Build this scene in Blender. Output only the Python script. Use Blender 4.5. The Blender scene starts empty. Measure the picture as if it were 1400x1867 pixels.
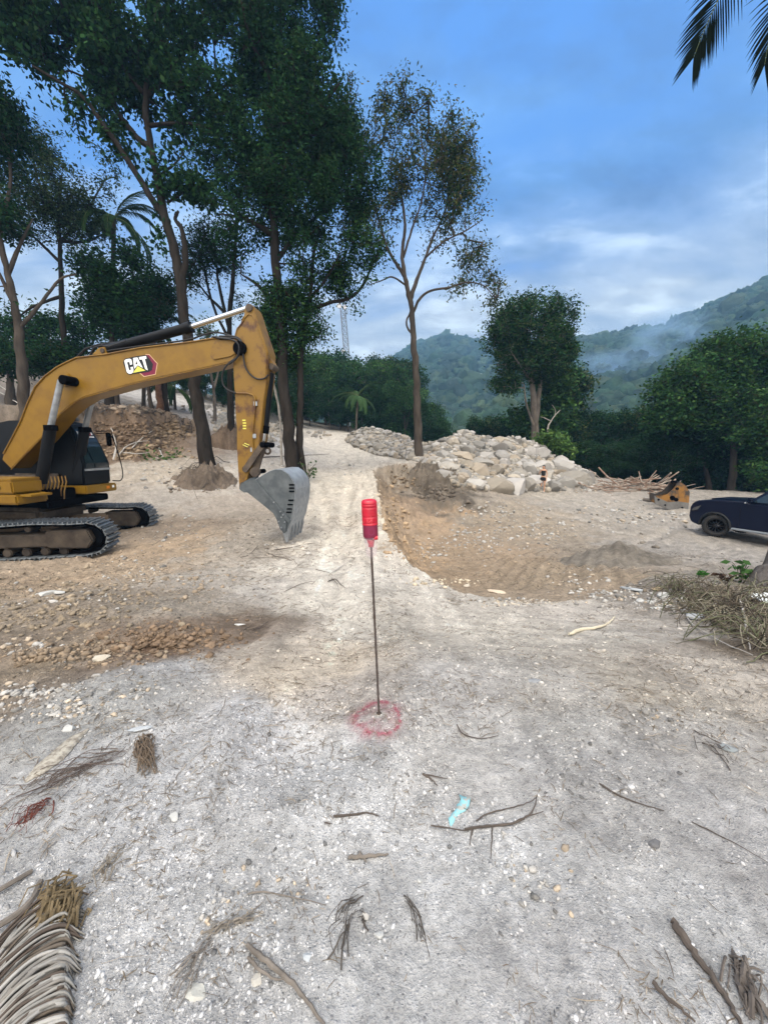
import bpy, math, random
import numpy as np
from mathutils import Vector, Matrix
random.seed(7); RNG = np.random.default_rng(11)
R = math.radians
scene = bpy.context.scene
COL = scene.collection

# ------------------------------------------------------------------ camera
PITCH = R(9.5); CH = 1.55; F = 690.0
cam = bpy.data.cameras.new('camera'); camo = bpy.data.objects.new('camera', cam); COL.objects.link(camo)
camo.location = (0, 0, CH); camo.rotation_euler = (R(90) - PITCH, 0, 0)
cam.sensor_fit = 'VERTICAL'; cam.sensor_height = 36.0; cam.sensor_width = 27.0
cam.lens = F / 1867.0 * 36.0; cam.clip_start = 0.05; cam.clip_end = 6000
scene.camera = camo
# ------------------------------------------------------------------ light, sky, exposure
SUN_EL, SUN_AZ = R(64), R(205)            # high soft light from behind the viewer
w = bpy.data.worlds.new('World'); scene.world = w; w.use_nodes = True
nt = w.node_tree; N = nt.nodes; L = nt.links; N.clear()
def nd(t, **k):
    n = N.new(t)
    for a, b in k.items(): setattr(n, a, b)
    return n
def mth(op, a, b=None, clamp=False):
    n = nd('ShaderNodeMath', operation=op); n.use_clamp = clamp
    for i, v in enumerate((a, b)):
        if v is None: continue
        if isinstance(v, (int, float)): n.inputs[i].default_value = v
        else: L.new(v, n.inputs[i])
    return n.outputs[0]
def ramp(fac, stops):
    n = nd('ShaderNodeValToRGB'); cr = n.color_ramp
    while len(cr.elements) < len(stops): cr.elements.new(0.5)
    for e, (p, c) in zip(cr.elements, stops):
        e.position = p; e.color = (c, c, c, 1) if isinstance(c, (int, float)) else (*c, 1)
    L.new(fac, n.inputs[0]); return n.outputs[0]
def mixc(fac, a, b):
    n = nd('ShaderNodeMix', data_type='RGBA')
    for i, v in ((0, fac), (6, a), (7, b)):
        if isinstance(v, (int, float)): n.inputs[i].default_value = v
        elif isinstance(v, tuple): n.inputs[i].default_value = (*v, 1)
        else: L.new(v, n.inputs[i])
    return n.outputs[2]
sky = nd('ShaderNodeTexSky', sky_type='NISHITA'); sky.sun_disc = False
sky.sun_elevation = SUN_EL; sky.sun_rotation = SUN_AZ; sky.air_density = 1.0; sky.dust_density = 0.6; sky.ozone_density = 2.5
tc = nd('ShaderNodeTexCoord'); sep = nd('ShaderNodeSeparateXYZ'); L.new(tc.outputs['Generated'], sep.inputs[0])
zc = mth('MAXIMUM', sep.outputs[2], 0.0)
den = mth('ADD', zc, 0.30)
cx = mth('DIVIDE', sep.outputs[0], den); cy = mth('DIVIDE', sep.outputs[1], den)
comb = nd('ShaderNodeCombineXYZ'); L.new(cx, comb.inputs[0]); L.new(cy, comb.inputs[1])
def cloudnoise(scale, sx, sy, rot, det, rough, loc=0, dist=0.0):
    m = nd('ShaderNodeMapping'); m.inputs['Scale'].default_value = (sx, sy, 1); m.inputs['Rotation'].default_value = (0, 0, rot)
    m.inputs['Location'].default_value = (loc, loc*1.7, 0); L.new(comb.outputs[0], m.inputs[0])
    n = nd('ShaderNodeTexNoise'); n.inputs['Scale'].default_value = scale; n.inputs['Detail'].default_value = det
    n.inputs['Roughness'].default_value = rough; n.inputs['Distortion'].default_value = dist; L.new(m.outputs[0], n.inputs['Vector']); return n.outputs[0]
n1 = cloudnoise(1.0, 1.0, 1.5, 0.3, 5, 0.5, 3.3, 0.3)
n2 = cloudnoise(2.1, 1.0, 1.9, 0.3, 6, 0.52, 9.1, 0.3)
n3 = cloudnoise(5.5, 1.0, 1.6, 0.3, 5, 0.5, 1.1, 0.2)
# blue of the gaps comes from the physical sky, slightly deepened; clouds are veils over it
skyc = mixc(0.88, sky.outputs[0], (1.15, 3.4, 8.9))
low = ramp(zc, [(0.0, 1.0), (0.25, 0.78), (0.40, 0.30), (0.58, 0.0)])
veil = ramp(mth('ADD', n1, mth('MULTIPLY', n2, 0.35)), [(0.60, 0.0), (0.72, 1.0)])
lowv = ramp(mth('ADD', mth('MULTIPLY', low, 0.75), mth('MULTIPLY', mth('ADD', n2, n1), 0.30)), [(0.42, 0.0), (0.78, 1.0)])
greyblue = mixc(ramp(n2, [(0.35, 0.0), (0.65, 1.0)]), (1.05, 2.4, 5.6), (1.9, 4.3, 8.8))
c = mixc(mth('MULTIPLY', veil, 0.9), skyc, greyblue)
c = mixc(lowv, c, mixc(ramp(n2, [(0.35, 0.0), (0.65, 1.0)]), (4.3, 5.2, 6.7), (7.4, 8.0, 8.5)))
hi = mth('MULTIPLY', ramp(mth('ADD', mth('MULTIPLY', n2, 0.65), mth('MULTIPLY', n3, 0.35)), [(0.52, 0.0), (0.66, 1.0)]), ramp(zc, [(0.0, 0.9), (0.3, 0.75), (0.42, 0.45), (0.55, 0.0)]))
c = mixc(mth('MULTIPLY', hi, 0.8), c, (10.5, 12.0, 13.0))
c = mixc(ramp(n3, [(0.36, 0.30), (0.54, 0.0)]), c, (1.0, 1.9, 3.8))
# unseen bright sky area added overhead and behind the viewer to light the ground
back = ramp(mth('ADD', mth('ADD', mth('MULTIPLY', sep.outputs[1], -0.27), mth('MULTIPLY', sep.outputs[2], 0.42)), 0.5), [(0.66, 0.0), (0.93, 1.0)])
c = mixc(back, c, (34.0, 31.5, 28.5))
bg = nd('ShaderNodeBackground'); L.new(c, bg.inputs[0]); bg.inputs[1].default_value = 0.10
out = nd('ShaderNodeOutputWorld'); L.new(bg.outputs[0], out.inputs[0])
sun = bpy.data.lights.new('sun', 'SUN'); sun.energy = 1.5; sun.angle = R(22); sun.color = (1.0, 0.95, 0.88)
suno = bpy.data.objects.new('sun', sun); COL.objects.link(suno)
sd = Vector((math.sin(SUN_AZ)*math.cos(SUN_EL), math.cos(SUN_AZ)*math.cos(SUN_EL), math.sin(SUN_EL)))
suno.rotation_euler = sd.to_track_quat('Z', 'Y').to_euler()
vs = scene.view_settings; vs.view_transform = 'Standard'; vs.look = 'None'; vs.gamma = 1; vs.exposure = 0.22; vs.use_curve_mapping = False
scene.cycles.max_bounces = 5; scene.cycles.diffuse_bounces = 3; scene.cycles.glossy_bounces = 2; scene.cycles.transmission_bounces = 3
scene.cycles.volume_bounces = 0; scene.cycles.transparent_max_bounces = 6; scene.cycles.caustics_reflective = False; scene.cycles.caustics_refractive = False
scene.cycles.use_denoising = True; scene.cycles.use_adaptive_sampling = True; scene.cycles.adaptive_threshold = 0.02

# ------------------------------------------------------------------ geometry of the view (used to take distances off the photo)
cp, sp = math.cos(PITCH), math.sin(PITCH)
def ray(px, py):
    u = (px - 700) / F; v = (933.5 - py) / F
    return np.array([u, cp + v*sp, -sp + v*cp])
def PD(px, py, D): return np.array([0, 0, CH]) + D*ray(px, py)         # at depth D
def PY(px, py, Y): d = ray(px, py); return np.array([0, 0, CH]) + (Y/d[1])*d   # at world y = Y

# ------------------------------------------------------------------ helpers
def tag(o, label=None, cat=None, group=None, kind=None):
    if label: o['label'] = label
    if cat: o['category'] = cat
    if group: o['group'] = group
    if kind: o['kind'] = kind
    return o
def mesh(name, V, Fc, mat, parent=None, smooth=False, color=None, fcolor=None):
    """V (n,3); Fc = (m,k) array or list of tuples; color per vertex; fcolor per face"""
    me = bpy.data.meshes.new(name); V = np.asarray(V, dtype=np.float32)
    if isinstance(Fc, np.ndarray):
        m, k = Fc.shape
        me.vertices.add(len(V)); me.vertices.foreach_set('co', V.ravel())
        me.loops.add(m*k); me.loops.foreach_set('vertex_index', Fc.astype(np.int32).ravel())
        me.polygons.add(m); me.polygons.foreach_set('loop_start', np.arange(0, m*k, k, dtype=np.int32))
        me.update(calc_edges=True)
    else:
        me.from_pydata(V.tolist(), [], Fc); me.update()
    if smooth: me.polygons.foreach_set('use_smooth', np.ones(len(me.polygons), dtype=bool))
    if color is not None:
        a = me.color_attributes.new('tint', 'FLOAT_COLOR', 'POINT')
        a.data.foreach_set('color', np.concatenate([np.asarray(color, dtype=np.float32), np.ones((len(V), 1), np.float32)], 1).ravel())
    if fcolor is not None:
        a = me.attributes.new('tint', 'FLOAT_COLOR', 'FACE')
        a.data.foreach_set('color', np.concatenate([np.asarray(fcolor, dtype=np.float32), np.ones((len(fcolor), 1), np.float32)], 1).ravel())
    if mat is not None: me.materials.append(mat)
    o = bpy.data.objects.new(name, me); COL.objects.link(o)
    if parent is not None: o.parent = parent; o.matrix_parent_inverse = parent.matrix_basis.inverted()
    return o
def empty(name, loc, label, cat, group=None):
    o = bpy.data.objects.new(name, None); o.location = loc; o.empty_display_size = 0.2; COL.objects.link(o)
    return tag(o, label, cat, group)
class MB:
    """collects shapes, then becomes one mesh"""
    def __init__(s): s.v = []; s.f = []; s.n = 0
    def add(s, V, Fc):
        s.v.extend([tuple(map(float, p)) for p in V]); s.f.extend([tuple(i + s.n for i in f) for f in Fc]); s.n += len(V); return s
    def box(s, c, d, M=None):
        c = np.array(c, float); d = np.array(d, float)/2
        V = [c + d*np.array(q) for q in ((-1,-1,-1),(1,-1,-1),(1,1,-1),(-1,1,-1),(-1,-1,1),(1,-1,1),(1,1,1),(-1,1,1))]
        if M is not None: V = [np.array(M @ Vector(p)) for p in V]
        return s.add(V, [(0,3,2,1),(4,5,6,7),(0,1,5,4),(1,2,6,5),(2,3,7,6),(3,0,4,7)])
    def tube(s, pts, r, n=8, cap=True, flat=1.0):
        pts = [np.array(p, float) for p in pts]; m = len(pts)
        rr = [r]*m if isinstance(r, (int, float)) else list(r)
        V = []; ref = None
        for i in range(m):
            t = pts[min(i+1, m-1)] - pts[max(i-1, 0)]; t = t/(np.linalg.norm(t) + 1e-9)
            if ref is None:
                ref = np.cross(t, (0, 0, 1.0)) if abs(t[2]) < 0.9 else np.cross(t, (1.0, 0, 0))
            a = ref - t*np.dot(ref, t); a /= np.linalg.norm(a) + 1e-9; b = np.cross(t, a); ref = a
            for j in range(n):
                q = 2*math.pi*j/n; V.append(pts[i] + rr[i]*(a*math.cos(q) + b*math.sin(q)*flat))
        Fc = [(i*n+j, i*n+(j+1) % n, (i+1)*n+(j+1) % n, (i+1)*n+j) for i in range(m-1) for j in range(n)]
        if cap: Fc += [tuple(range(n-1, -1, -1)), tuple((m-1)*n + j for j in range(n))]
        return s.add(V, Fc)
    def prism(s, A, B):
        """two matching outlines joined"""
        n = len(A); return s.add(list(A) + list(B), [tuple(range(n-1, -1, -1)), tuple(range(n, 2*n))] + [(i, (i+1) % n, n+(i+1) % n, n+i) for i in range(n)])
    def build(s, name, mat, parent=None, bevel=0, smooth=False, seg=2, xf=None):
        V = np.array(s.v)
        if xf is not None: V = V @ np.array(xf.to_3x3()).T + np.array(xf.translation)
        o = mesh(name, V, s.f, mat, parent, smooth)
        import bmesh
        bm = bmesh.new(); bm.from_mesh(o.data); bmesh.ops.recalc_face_normals(bm, faces=bm.faces)
        if bevel: bmesh.ops.bevel(bm, geom=[e for e in bm.edges if e.is_manifold and e.calc_face_angle(0) > 0.5], offset=bevel, segments=seg, affect='EDGES', clamp_overlap=True)
        bm.to_mesh(o.data); bm.free()
        if smooth or bevel:
            o.data.polygons.foreach_set('use_smooth', np.ones(len(o.data.polygons), dtype=bool))
            try: o.data.set_sharp_from_angle(angle=R(35))
            except Exception: pass
        return o
# numpy noise
_h = RNG.random((4, 4096)).astype(np.float64)
def vnoise(x, y, seed=0):
    xi = np.floor(x).astype(np.int64); yi = np.floor(y).astype(np.int64); fx = x - xi; fy = y - yi
    fx = fx*fx*(3-2*fx); fy = fy*fy*(3-2*fy)
    def h(a, b): return _h[seed % 4][((a*7919 + b*104729 + seed*1013) ^ (a*31 + (b << 5))) & 4095]
    return (h(xi, yi)*(1-fx) + h(xi+1, yi)*fx)*(1-fy) + (h(xi, yi+1)*(1-fx) + h(xi+1, yi+1)*fx)*fy - 0.5
def fbm(x, y, o=4, seed=0, g=0.5):
    s = 0; a = 1.0
    for k in range(o):
        s = s + a*vnoise(x*2**k + 17.3*k, y*2**k - 9.1*k, seed + k); a *= g
    return s
# ------------------------------------------------------------------ materials
def mat(name, color, rough=0.8, metal=0.0, nscale=None, namt=0.3, bump=0.0, bscale=None, color2=None, attr=False, transl=0.0, spec=0.3, stretch=None, thr=None, coat=0.0):
    m = bpy.data.materials.new(name); m.use_nodes = True; t = m.node_tree; n = t.nodes; l = t.links; b = n['Principled BSDF']
    b.inputs['Roughness'].default_value = rough; b.inputs['Metallic'].default_value = metal; b.inputs['Specular IOR Level'].default_value = spec
    b.inputs['Coat Weight'].default_value = coat
    if spec <= .1: b.inputs['IOR'].default_value = 1.08
    b.inputs['Base Color'].default_value = (*color, 1); src = None
    if attr:
        a = n.new('ShaderNodeAttribute'); a.attribute_name = 'tint'; src = a.outputs['Color']
    tcn = n.new('ShaderNodeTexCoord'); vec = tcn.outputs['Object']
    if stretch:
        mp = n.new('ShaderNodeMapping'); mp.inputs['Scale'].default_value = stretch; l.new(vec, mp.inputs[0]); vec = mp.outputs[0]
    if nscale:
        no = n.new('ShaderNodeTexNoise'); no.inputs['Scale'].default_value = nscale; no.inputs['Detail'].default_value = 6; no.inputs['Roughness'].default_value = 0.62; l.new(vec, no.inputs['Vector'])
        rp = n.new('ShaderNodeValToRGB'); lo, hi_ = thr or (0.35, 0.68); rp.color_ramp.elements[0].position = lo; rp.color_ramp.elements[1].position = hi_; l.new(no.outputs[0], rp.inputs[0])
        mx = n.new('ShaderNodeMix'); mx.data_type = 'RGBA'
        c2 = color2 or tuple(v*(1-namt) for v in color)
        if src is not None:
            mx.blend_type = 'MULTIPLY'; mx.inputs[0].default_value = 1; l.new(src, mx.inputs[6])
            r2 = n.new('ShaderNodeMapRange'); r2.inputs['To Min'].default_value = 1-namt; r2.inputs['To Max'].default_value = 1+namt; l.new(no.outputs[0], r2.inputs[0]); l.new(r2.outputs[0], mx.inputs[7])
        else:
            l.new(rp.outputs[0], mx.inputs[0]); mx.inputs[6].default_value = (*color, 1); mx.inputs[7].default_value = (*c2, 1)
        src = mx.outputs[2]
    if src is not None: l.new(src, b.inputs['Base Color'])
    if bump:
        nb = n.new('ShaderNodeTexNoise'); nb.inputs['Scale'].default_value = bscale or (nscale or 5)*3; nb.inputs['Detail'].default_value = 6; l.new(vec, nb.inputs['Vector'])
        bp = n.new('ShaderNodeBump'); bp.inputs['Strength'].default_value = 1.0; bp.inputs['Distance'].default_value = bump; l.new(nb.outputs[0], bp.inputs['Height']); l.new(bp.outputs[0], b.inputs['Normal'])
    if transl:
        tr = n.new('ShaderNodeBsdfTranslucent'); ms = n.new('ShaderNodeMixShader'); ms.inputs[0].default_value = transl
        if src is not None: l.new(src, tr.inputs[0])
        else: tr.inputs[0].default_value = (*color, 1)
        l.new(b.outputs[0], ms.inputs[1]); l.new(tr.outputs[0], ms.inputs[2]); l.new(ms.outputs[0], n['Material Output'].inputs[0])
    return m

# ------------------------------------------------------------------ terrain heights: control points are pixel, depth
CPX = [ # px, py, D : graded plateau, haul road, rubble terrace
 (200,1190,3.25),(300,1120,4.35),(0,1250,2.7),(0,1100,5.3),(0,1030,8.8),(150,1022,9.3),(200,1030,8.8),(100,1060,7.2),(400,1030,7.7),(240,963,12.4),(330,960,12.2),(100,975,12),
 (525,985,10.06),(600,1000,8.8),(600,950,12.4),(600,900,17.5),(600,850,25),(590,817,36),(600,786,50),(520,900,17),(450,950,11.9),(420,900,16),
 (300,900,15.5),(330,850,18.5),(250,832,21),(430,850,19),(450,790,28),(400,770,31),(500,800,29),(540,790,42),(0,805,19),(100,825,19.5),(0,900,15),(330,800,23.5),(360,770,27),(150,790,23),
 (672,862,21),(690,900,16.5),(695,930,13.2),(700,960,11),(720,990,9.3),(740,1020,8),(790,1055,6.6),(840,1078,5.9),(900,1092,5.6),(960,1098,5.5),(1060,1095,5.6),(1130,1072,6.1),
 (1200,1045,7.4),(900,893,21),(990,893,23.5),(850,893,20),(760,850,20.5),(800,866,20),(710,850,23),(740,842,23.5),
 (1400,1200,3.0),(1400,1100,4.85),(1200,1130,4.4),(1400,1050,7.0),(1000,1150,4.05),(800,1150,4.1),(700,1100,5.0),(600,1150,4.1),(500,1100,5.1),(600,1050,6.4),
 (1100,872,27),(1250,892,25),(1400,900,24),(700,833,28),(660,802,36),(640,790,44),(763,838,24),(900,850,26),(1000,860,26)]
CPB = [ # excavated floor and the lower yard
 (770,988,14.8),(735,965,15.8),(850,1000,12.8),(850,1050,9.1),(830,1066,8.0),(950,1060,7.6),(1000,1082,6.3),(1000,1000,12),(950,950,16.5),(860,950,17.2),(1100,1040,7.7),(1130,1030,8.6),
 (1200,1045,7.4),(1300,979,14.1),(1400,990,13.5),(1250,930,18.5),(1100,900,23),(990,897,23.5),(900,900,21),(850,905,19),(1200,985,13.2),(740,925,17.5),(850,920,18.3),(700,890,20.5),(790,935,18.3),(1100,872,27),(1250,892,25),(1400,900,24),
 (1060,1095,5.7),(1130,1072,6.2),(1400,1050,7.2),(900,1085,6.4)]
CPC = [(220,738,23.2),(150,735,23.2),(300,752,25),(100,700,31),(0,690,29),(350,722,40),(200,715,34),(0,742,22),(100,740,22.6),(420,745,40),(400,770,31),(370,775,27.5),(450,785,30),(500,790,34),(560,787,46),(480,760,44)]
CW = [(0,0,0),(0,1.2,0),(0,2.05,0),(-2,1,0.02),(2,1,0.02),(-1,-3,0.1),(3,-3,.1),(-1.6,2.5,-.03),(1.6,2.6,-.04),(0.5,3,-.1),(-30,20,1),(-30,-10,2),(0,-20,.5),(20,-10,0),(25,8,-1.6),(-14,11,-.9),(-18,8,-.8),
 (30,40,-6),(60,60,-14),(5,46,1),(12,48,-3),(16,40,-1.5),(30,30,-2.5),(0,62,4.6),(-10,60,5.5),(-30,60,10),(8,70,0),(45,20,-3),(-40,40,9),(-60,0,6),(60,0,-3),(0,-60,0)]
cc = 0.35
def _phi(d2): return np.sqrt(d2 + cc*cc)
class RBF:
    def __init__(s, P, lam):
        s.P = P; n = len(P); A = _phi(((P[:, None, :2] - P[None, :, :2])**2).sum(2)) - np.eye(n)*lam
        M = np.block([[A, np.ones((n, 1))], [np.ones((1, n)), np.zeros((1, 1))]]); s.W = np.linalg.solve(M, np.append(P[:, 2], 0))
    def __call__(s, x, y):
        z = np.full(np.shape(x), s.W[-1])
        for p, w_ in zip(s.P, s.W): z = z + w_*_phi((x-p[0])**2 + (y-p[1])**2)
        return z
RA = RBF(np.array([PD(*p) for p in CPX] + [np.array(p, float) for p in CW]), .03)
RB = RBF(np.array([PD(*p) for p in CPB] + [np.array(p, float) for p in ((25,8,-1.6),(30,30,-2.2),(40,15,-2.5),(18,12,-1.75),(10,5,-.7))]), .03)
RC = RBF(np.array([PD(*p) for p in CPC] + [np.array(p, float) for p in ((-30,20,5),(-30,60,10.5),(-40,40,10),(-60,0,8),(-10,60,6.5),(-45,20,7))]), .05)
def seg_d(x, y, pts):
    """distance to a polyline, the parameter along it, side"""
    best = np.full(np.shape(x), 1e9); par = np.zeros(np.shape(x)); sgn = np.zeros(np.shape(x)); acc = 0
    for (a, b) in zip(pts[:-1], pts[1:]):
        a = np.array(a[:2]); b = np.array(b[:2]); ab = b - a; l2 = ab@ab; ln = math.sqrt(l2)
        t = np.clip(((x-a[0])*ab[0] + (y-a[1])*ab[1])/l2, 0, 1); dx = x - a[0] - t*ab[0]; dy = y - a[1] - t*ab[1]; d = np.hypot(dx, dy)
        m = d < best; best = np.where(m, d, best); par = np.where(m, acc + t*ln, par); sgn = np.where(m, np.sign(ab[0]*dy - ab[1]*dx), sgn); acc += ln
    return best, par, sgn
def inside(x, y, poly):
    r = np.zeros(np.shape(x), bool); n = len(poly)
    for i in range(n):
        x1, y1 = poly[i][:2]; x2, y2 = poly[(i+1) % n][:2]
        if y1 == y2: continue
        c = ((y1 > y) != (y2 > y)) & (x < (x2-x1)*(y-y1)/(y2-y1) + x1); r ^= c
    return r
RIM = [PD(*p) for p in [(1250,890,25.5),(1100,874,27),(1060,886,25),(990,896,23.6),(900,897,21),(850,893,20),(800,862,20.6),(760,848,21),(710,848,23.5),(678,858,22),(686,880,18.7),(692,905,16),(700,960,11),(740,1020,8),(790,1055,6.6),(840,1078,5.9),(900,1092,5.6),(960,1098,5.5),(1060,1097,5.6),(1130,1074,6.1),(1200,1050,7.2),(1300,1040,8)]]
POLY = RIM + [np.array((12.0, 5.5, 0)), np.array((26.0, 4.0, 0)), np.array((40.0, 18.0, 0)), np.array((26, 26., 0))]
FOOT = [np.array((-45., 8, 0)), PD(0,812,18.5), PD(110,838,18.6), PD(215,842,19.5), PD(290,828,21), PD(335,803,23), PD(365,780,26.5), PD(400,772,30.5), PD(470,785,34), PD(560,790,48), np.array((-12., 62, 0))]
def sst(k): k = np.clip(k, 0, 1); return k*k*(3-2*k)
def base(x, y):
    x = np.asarray(x, float); y = np.asarray(y, float); r = np.hypot(x, y)
    za = RA(x, y); zb = RB(x, y)
    d, t, _ = seg_d(x, y, POLY + POLY[:1]); ins = inside(x, y, POLY); w_ = np.clip(0.34 + 0.075*r, .4, 1.5)
    wob = 0.35*w_*fbm(x*0.9, y*0.9, 3, 1)
    t_ = np.clip(np.where(ins, (d + wob*.6)/w_, 0), 0, 1); z = za + (zb-za)*t_*(2-t_)
    d, t, s = seg_d(x, y, FOOT); up = s > 0
    z = z + (RC(x, y)-z)*sst(np.where(up, (d - .2 + 2.6*fbm(x*.5, y*.5, 4, 2, .6))/2.2, 0))*(r < 75)
    k = sst((r - 62)/50)
    return z*(1-k) + (-22)*k
def hit0(px, py, fn=None):
    fn = fn or base; d = ray(px, py); t = np.geomspace(0.8, 90, 900)
    X = d[0]*t; Y = d[1]*t; Z = CH + d[2]*t; s = Z - fn(X, Y)
    i = np.argmax(s < 0)
    if s[i] >= 0: i = len(t) - 1
    a, b = t[max(i-1, 0)], t[i]
    k = s[max(i-1, 0)]/(s[max(i-1, 0)] - s[i] + 1e-9); q = a + (b-a)*min(max(k, 0), 1)
    return np.array([d[0]*q, d[1]*q, CH + d[2]*q])
RUTS = [[hit0(*p) for p in q] for q in (
  [(560,1350),(575,1200),(590,1080),(598,1000),(590,930),(575,880)], [(655,1250),(640,1100),(632,1000),(628,930),(632,880),(625,840)],
  [(1130,1000),(1230,960),(1330,960)], [(980,905),(1100,925),(1250,945),(1330,1010)], [(940,915),(1050,945),(1200,985),(1390,1025)])]
TREADS = [(hit0(1000,1075), hit0(1035,1010), 1.6), (hit0(905,1040), hit0(985,1000), 1.0)]
HOLE = hit0(285, 1168); HOLE2 = hit0(120, 1200)
def H(x, y):
    x = np.asarray(x, float); y = np.asarray(y, float); z = base(x, y); r = np.hypot(x, y)
    far = np.clip((r-3)/12, 0, 1)
    z = z + (0.02 + 0.05*far)*fbm(x*0.9, y*0.9, 3, 1)
    z = z + (0.014 + 0.06*far)*fbm(x*4.3, y*4.3, 4, 2, .55) + 0.006*fbm(x*19, y*19, 2, 3) + 0.003*fbm(x*60, y*60, 2, 5)
    left = np.clip((-x - 1.1)/1.0, 0, 1)*np.clip((y-1.9)/0.6, 0, 1)*np.clip((13-y)/4, 0, 1)
    z = z + left*(0.07*np.maximum(fbm(x*2.6, y*2.6, 4, 2), -0.2) + 0.035*fbm(x*8, y*8, 3, 1))
    for c, rr, dp in ((HOLE, (0.72, 0.24), 0.15), (HOLE2, (0.45, 0.13), 0.06)):
        u = (x-c[0])/rr[0]; v = (y-c[1] - 0.12*(x-c[0]))/rr[1]; g = np.exp(-(u*u+v*v)**1.5)
        z = z - dp*g*(1 + 0.8*fbm(x*9, y*9, 3, 1))
    for i, rt in enumerate(RUTS):
        d, t, s = seg_d(x, y, rt); wd = 0.22
        z = z - (0.045 if i < 2 else 0.06)*np.exp(-(d/wd)**2) + 0.03*np.exp(-((d-0.42)/0.14)**2)
    for a, b, wd in TREADS:
        ab = (b-a)[:2]; ln = np.linalg.norm(ab); e = ab/ln; pr = (x-a[0])*e[0] + (y-a[1])*e[1]; la = -(x-a[0])*e[1] + (y-a[1])*e[0]
        m = np.clip(pr/0.4+.5, 0, 1)*np.clip((ln-pr)/0.4+.5, 0, 1)*np.clip((wd-np.abs(la))/0.3, 0, 1)
        z = z + m*0.028*np.sin(la*2*math.pi/0.30 + 0.8*np.sin(pr*2)+fbm(x*3, y*3, 2, 1))
    st_ = fbm(x*7, y*.55, 3, 2)*np.clip((1.9-np.abs(x+.3))/.8, 0, 1)*np.clip((y-2.2)/1, 0, 1)*np.clip((24-y)/6, 0, 1)
    a_ = x*.30 + y*.954; s2_ = fbm(a_*8, (x*.954 - y*.30)*.6, 3, 1)*np.clip((x-.2)/.8, 0, 1)*np.clip((5.2-y)/1, 0, 1)*np.clip((y-1.6)/.8, 0, 1)
    z = z + .028*st_ + .022*s2_
    # crawler imprints on the haul road
    for (a, b) in ((hit0(560,943), hit0(640,938)), (hit0(700,1012) - np.array([1.6,0,0]), hit0(660,1000))):
        ab = (b-a)[:2]; ln = np.linalg.norm(ab); e = ab/ln; pr = (x-a[0])*e[0] + (y-a[1])*e[1]; la = -(x-a[0])*e[1] + (y-a[1])*e[0]
        m = np.clip(pr/0.3, 0, 1)*np.clip((ln-pr)/0.3, 0, 1)*np.clip((0.35-np.abs(la))/0.08, 0, 1)
        z = z + m*0.022*np.sin(pr*2*math.pi/0.19)
    # eroded faces: cut bank left and the pit wall are rough
    gx = base(x+0.3, y) - base(x-0.3, y); gy = base(x, y+0.3) - base(x, y-0.3); sl = np.clip((np.hypot(gx, gy)/0.6 - 0.25)*2.0, 0, 1)
    z = z + sl*(0.55*fbm(x*1.1, y*1.1, 4, 2, .6)*np.clip(r/18, 0.25, 1) + 0.26*fbm(x*3.4, y*3.4, 4, 3, .6)*np.clip(r/14, .3, 1))
    return z
def hit(px, py): return hit0(px, py, globals()['H'])
def gz(x, y): return float(H(np.array([x]), np.array([y]))[0])
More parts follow.
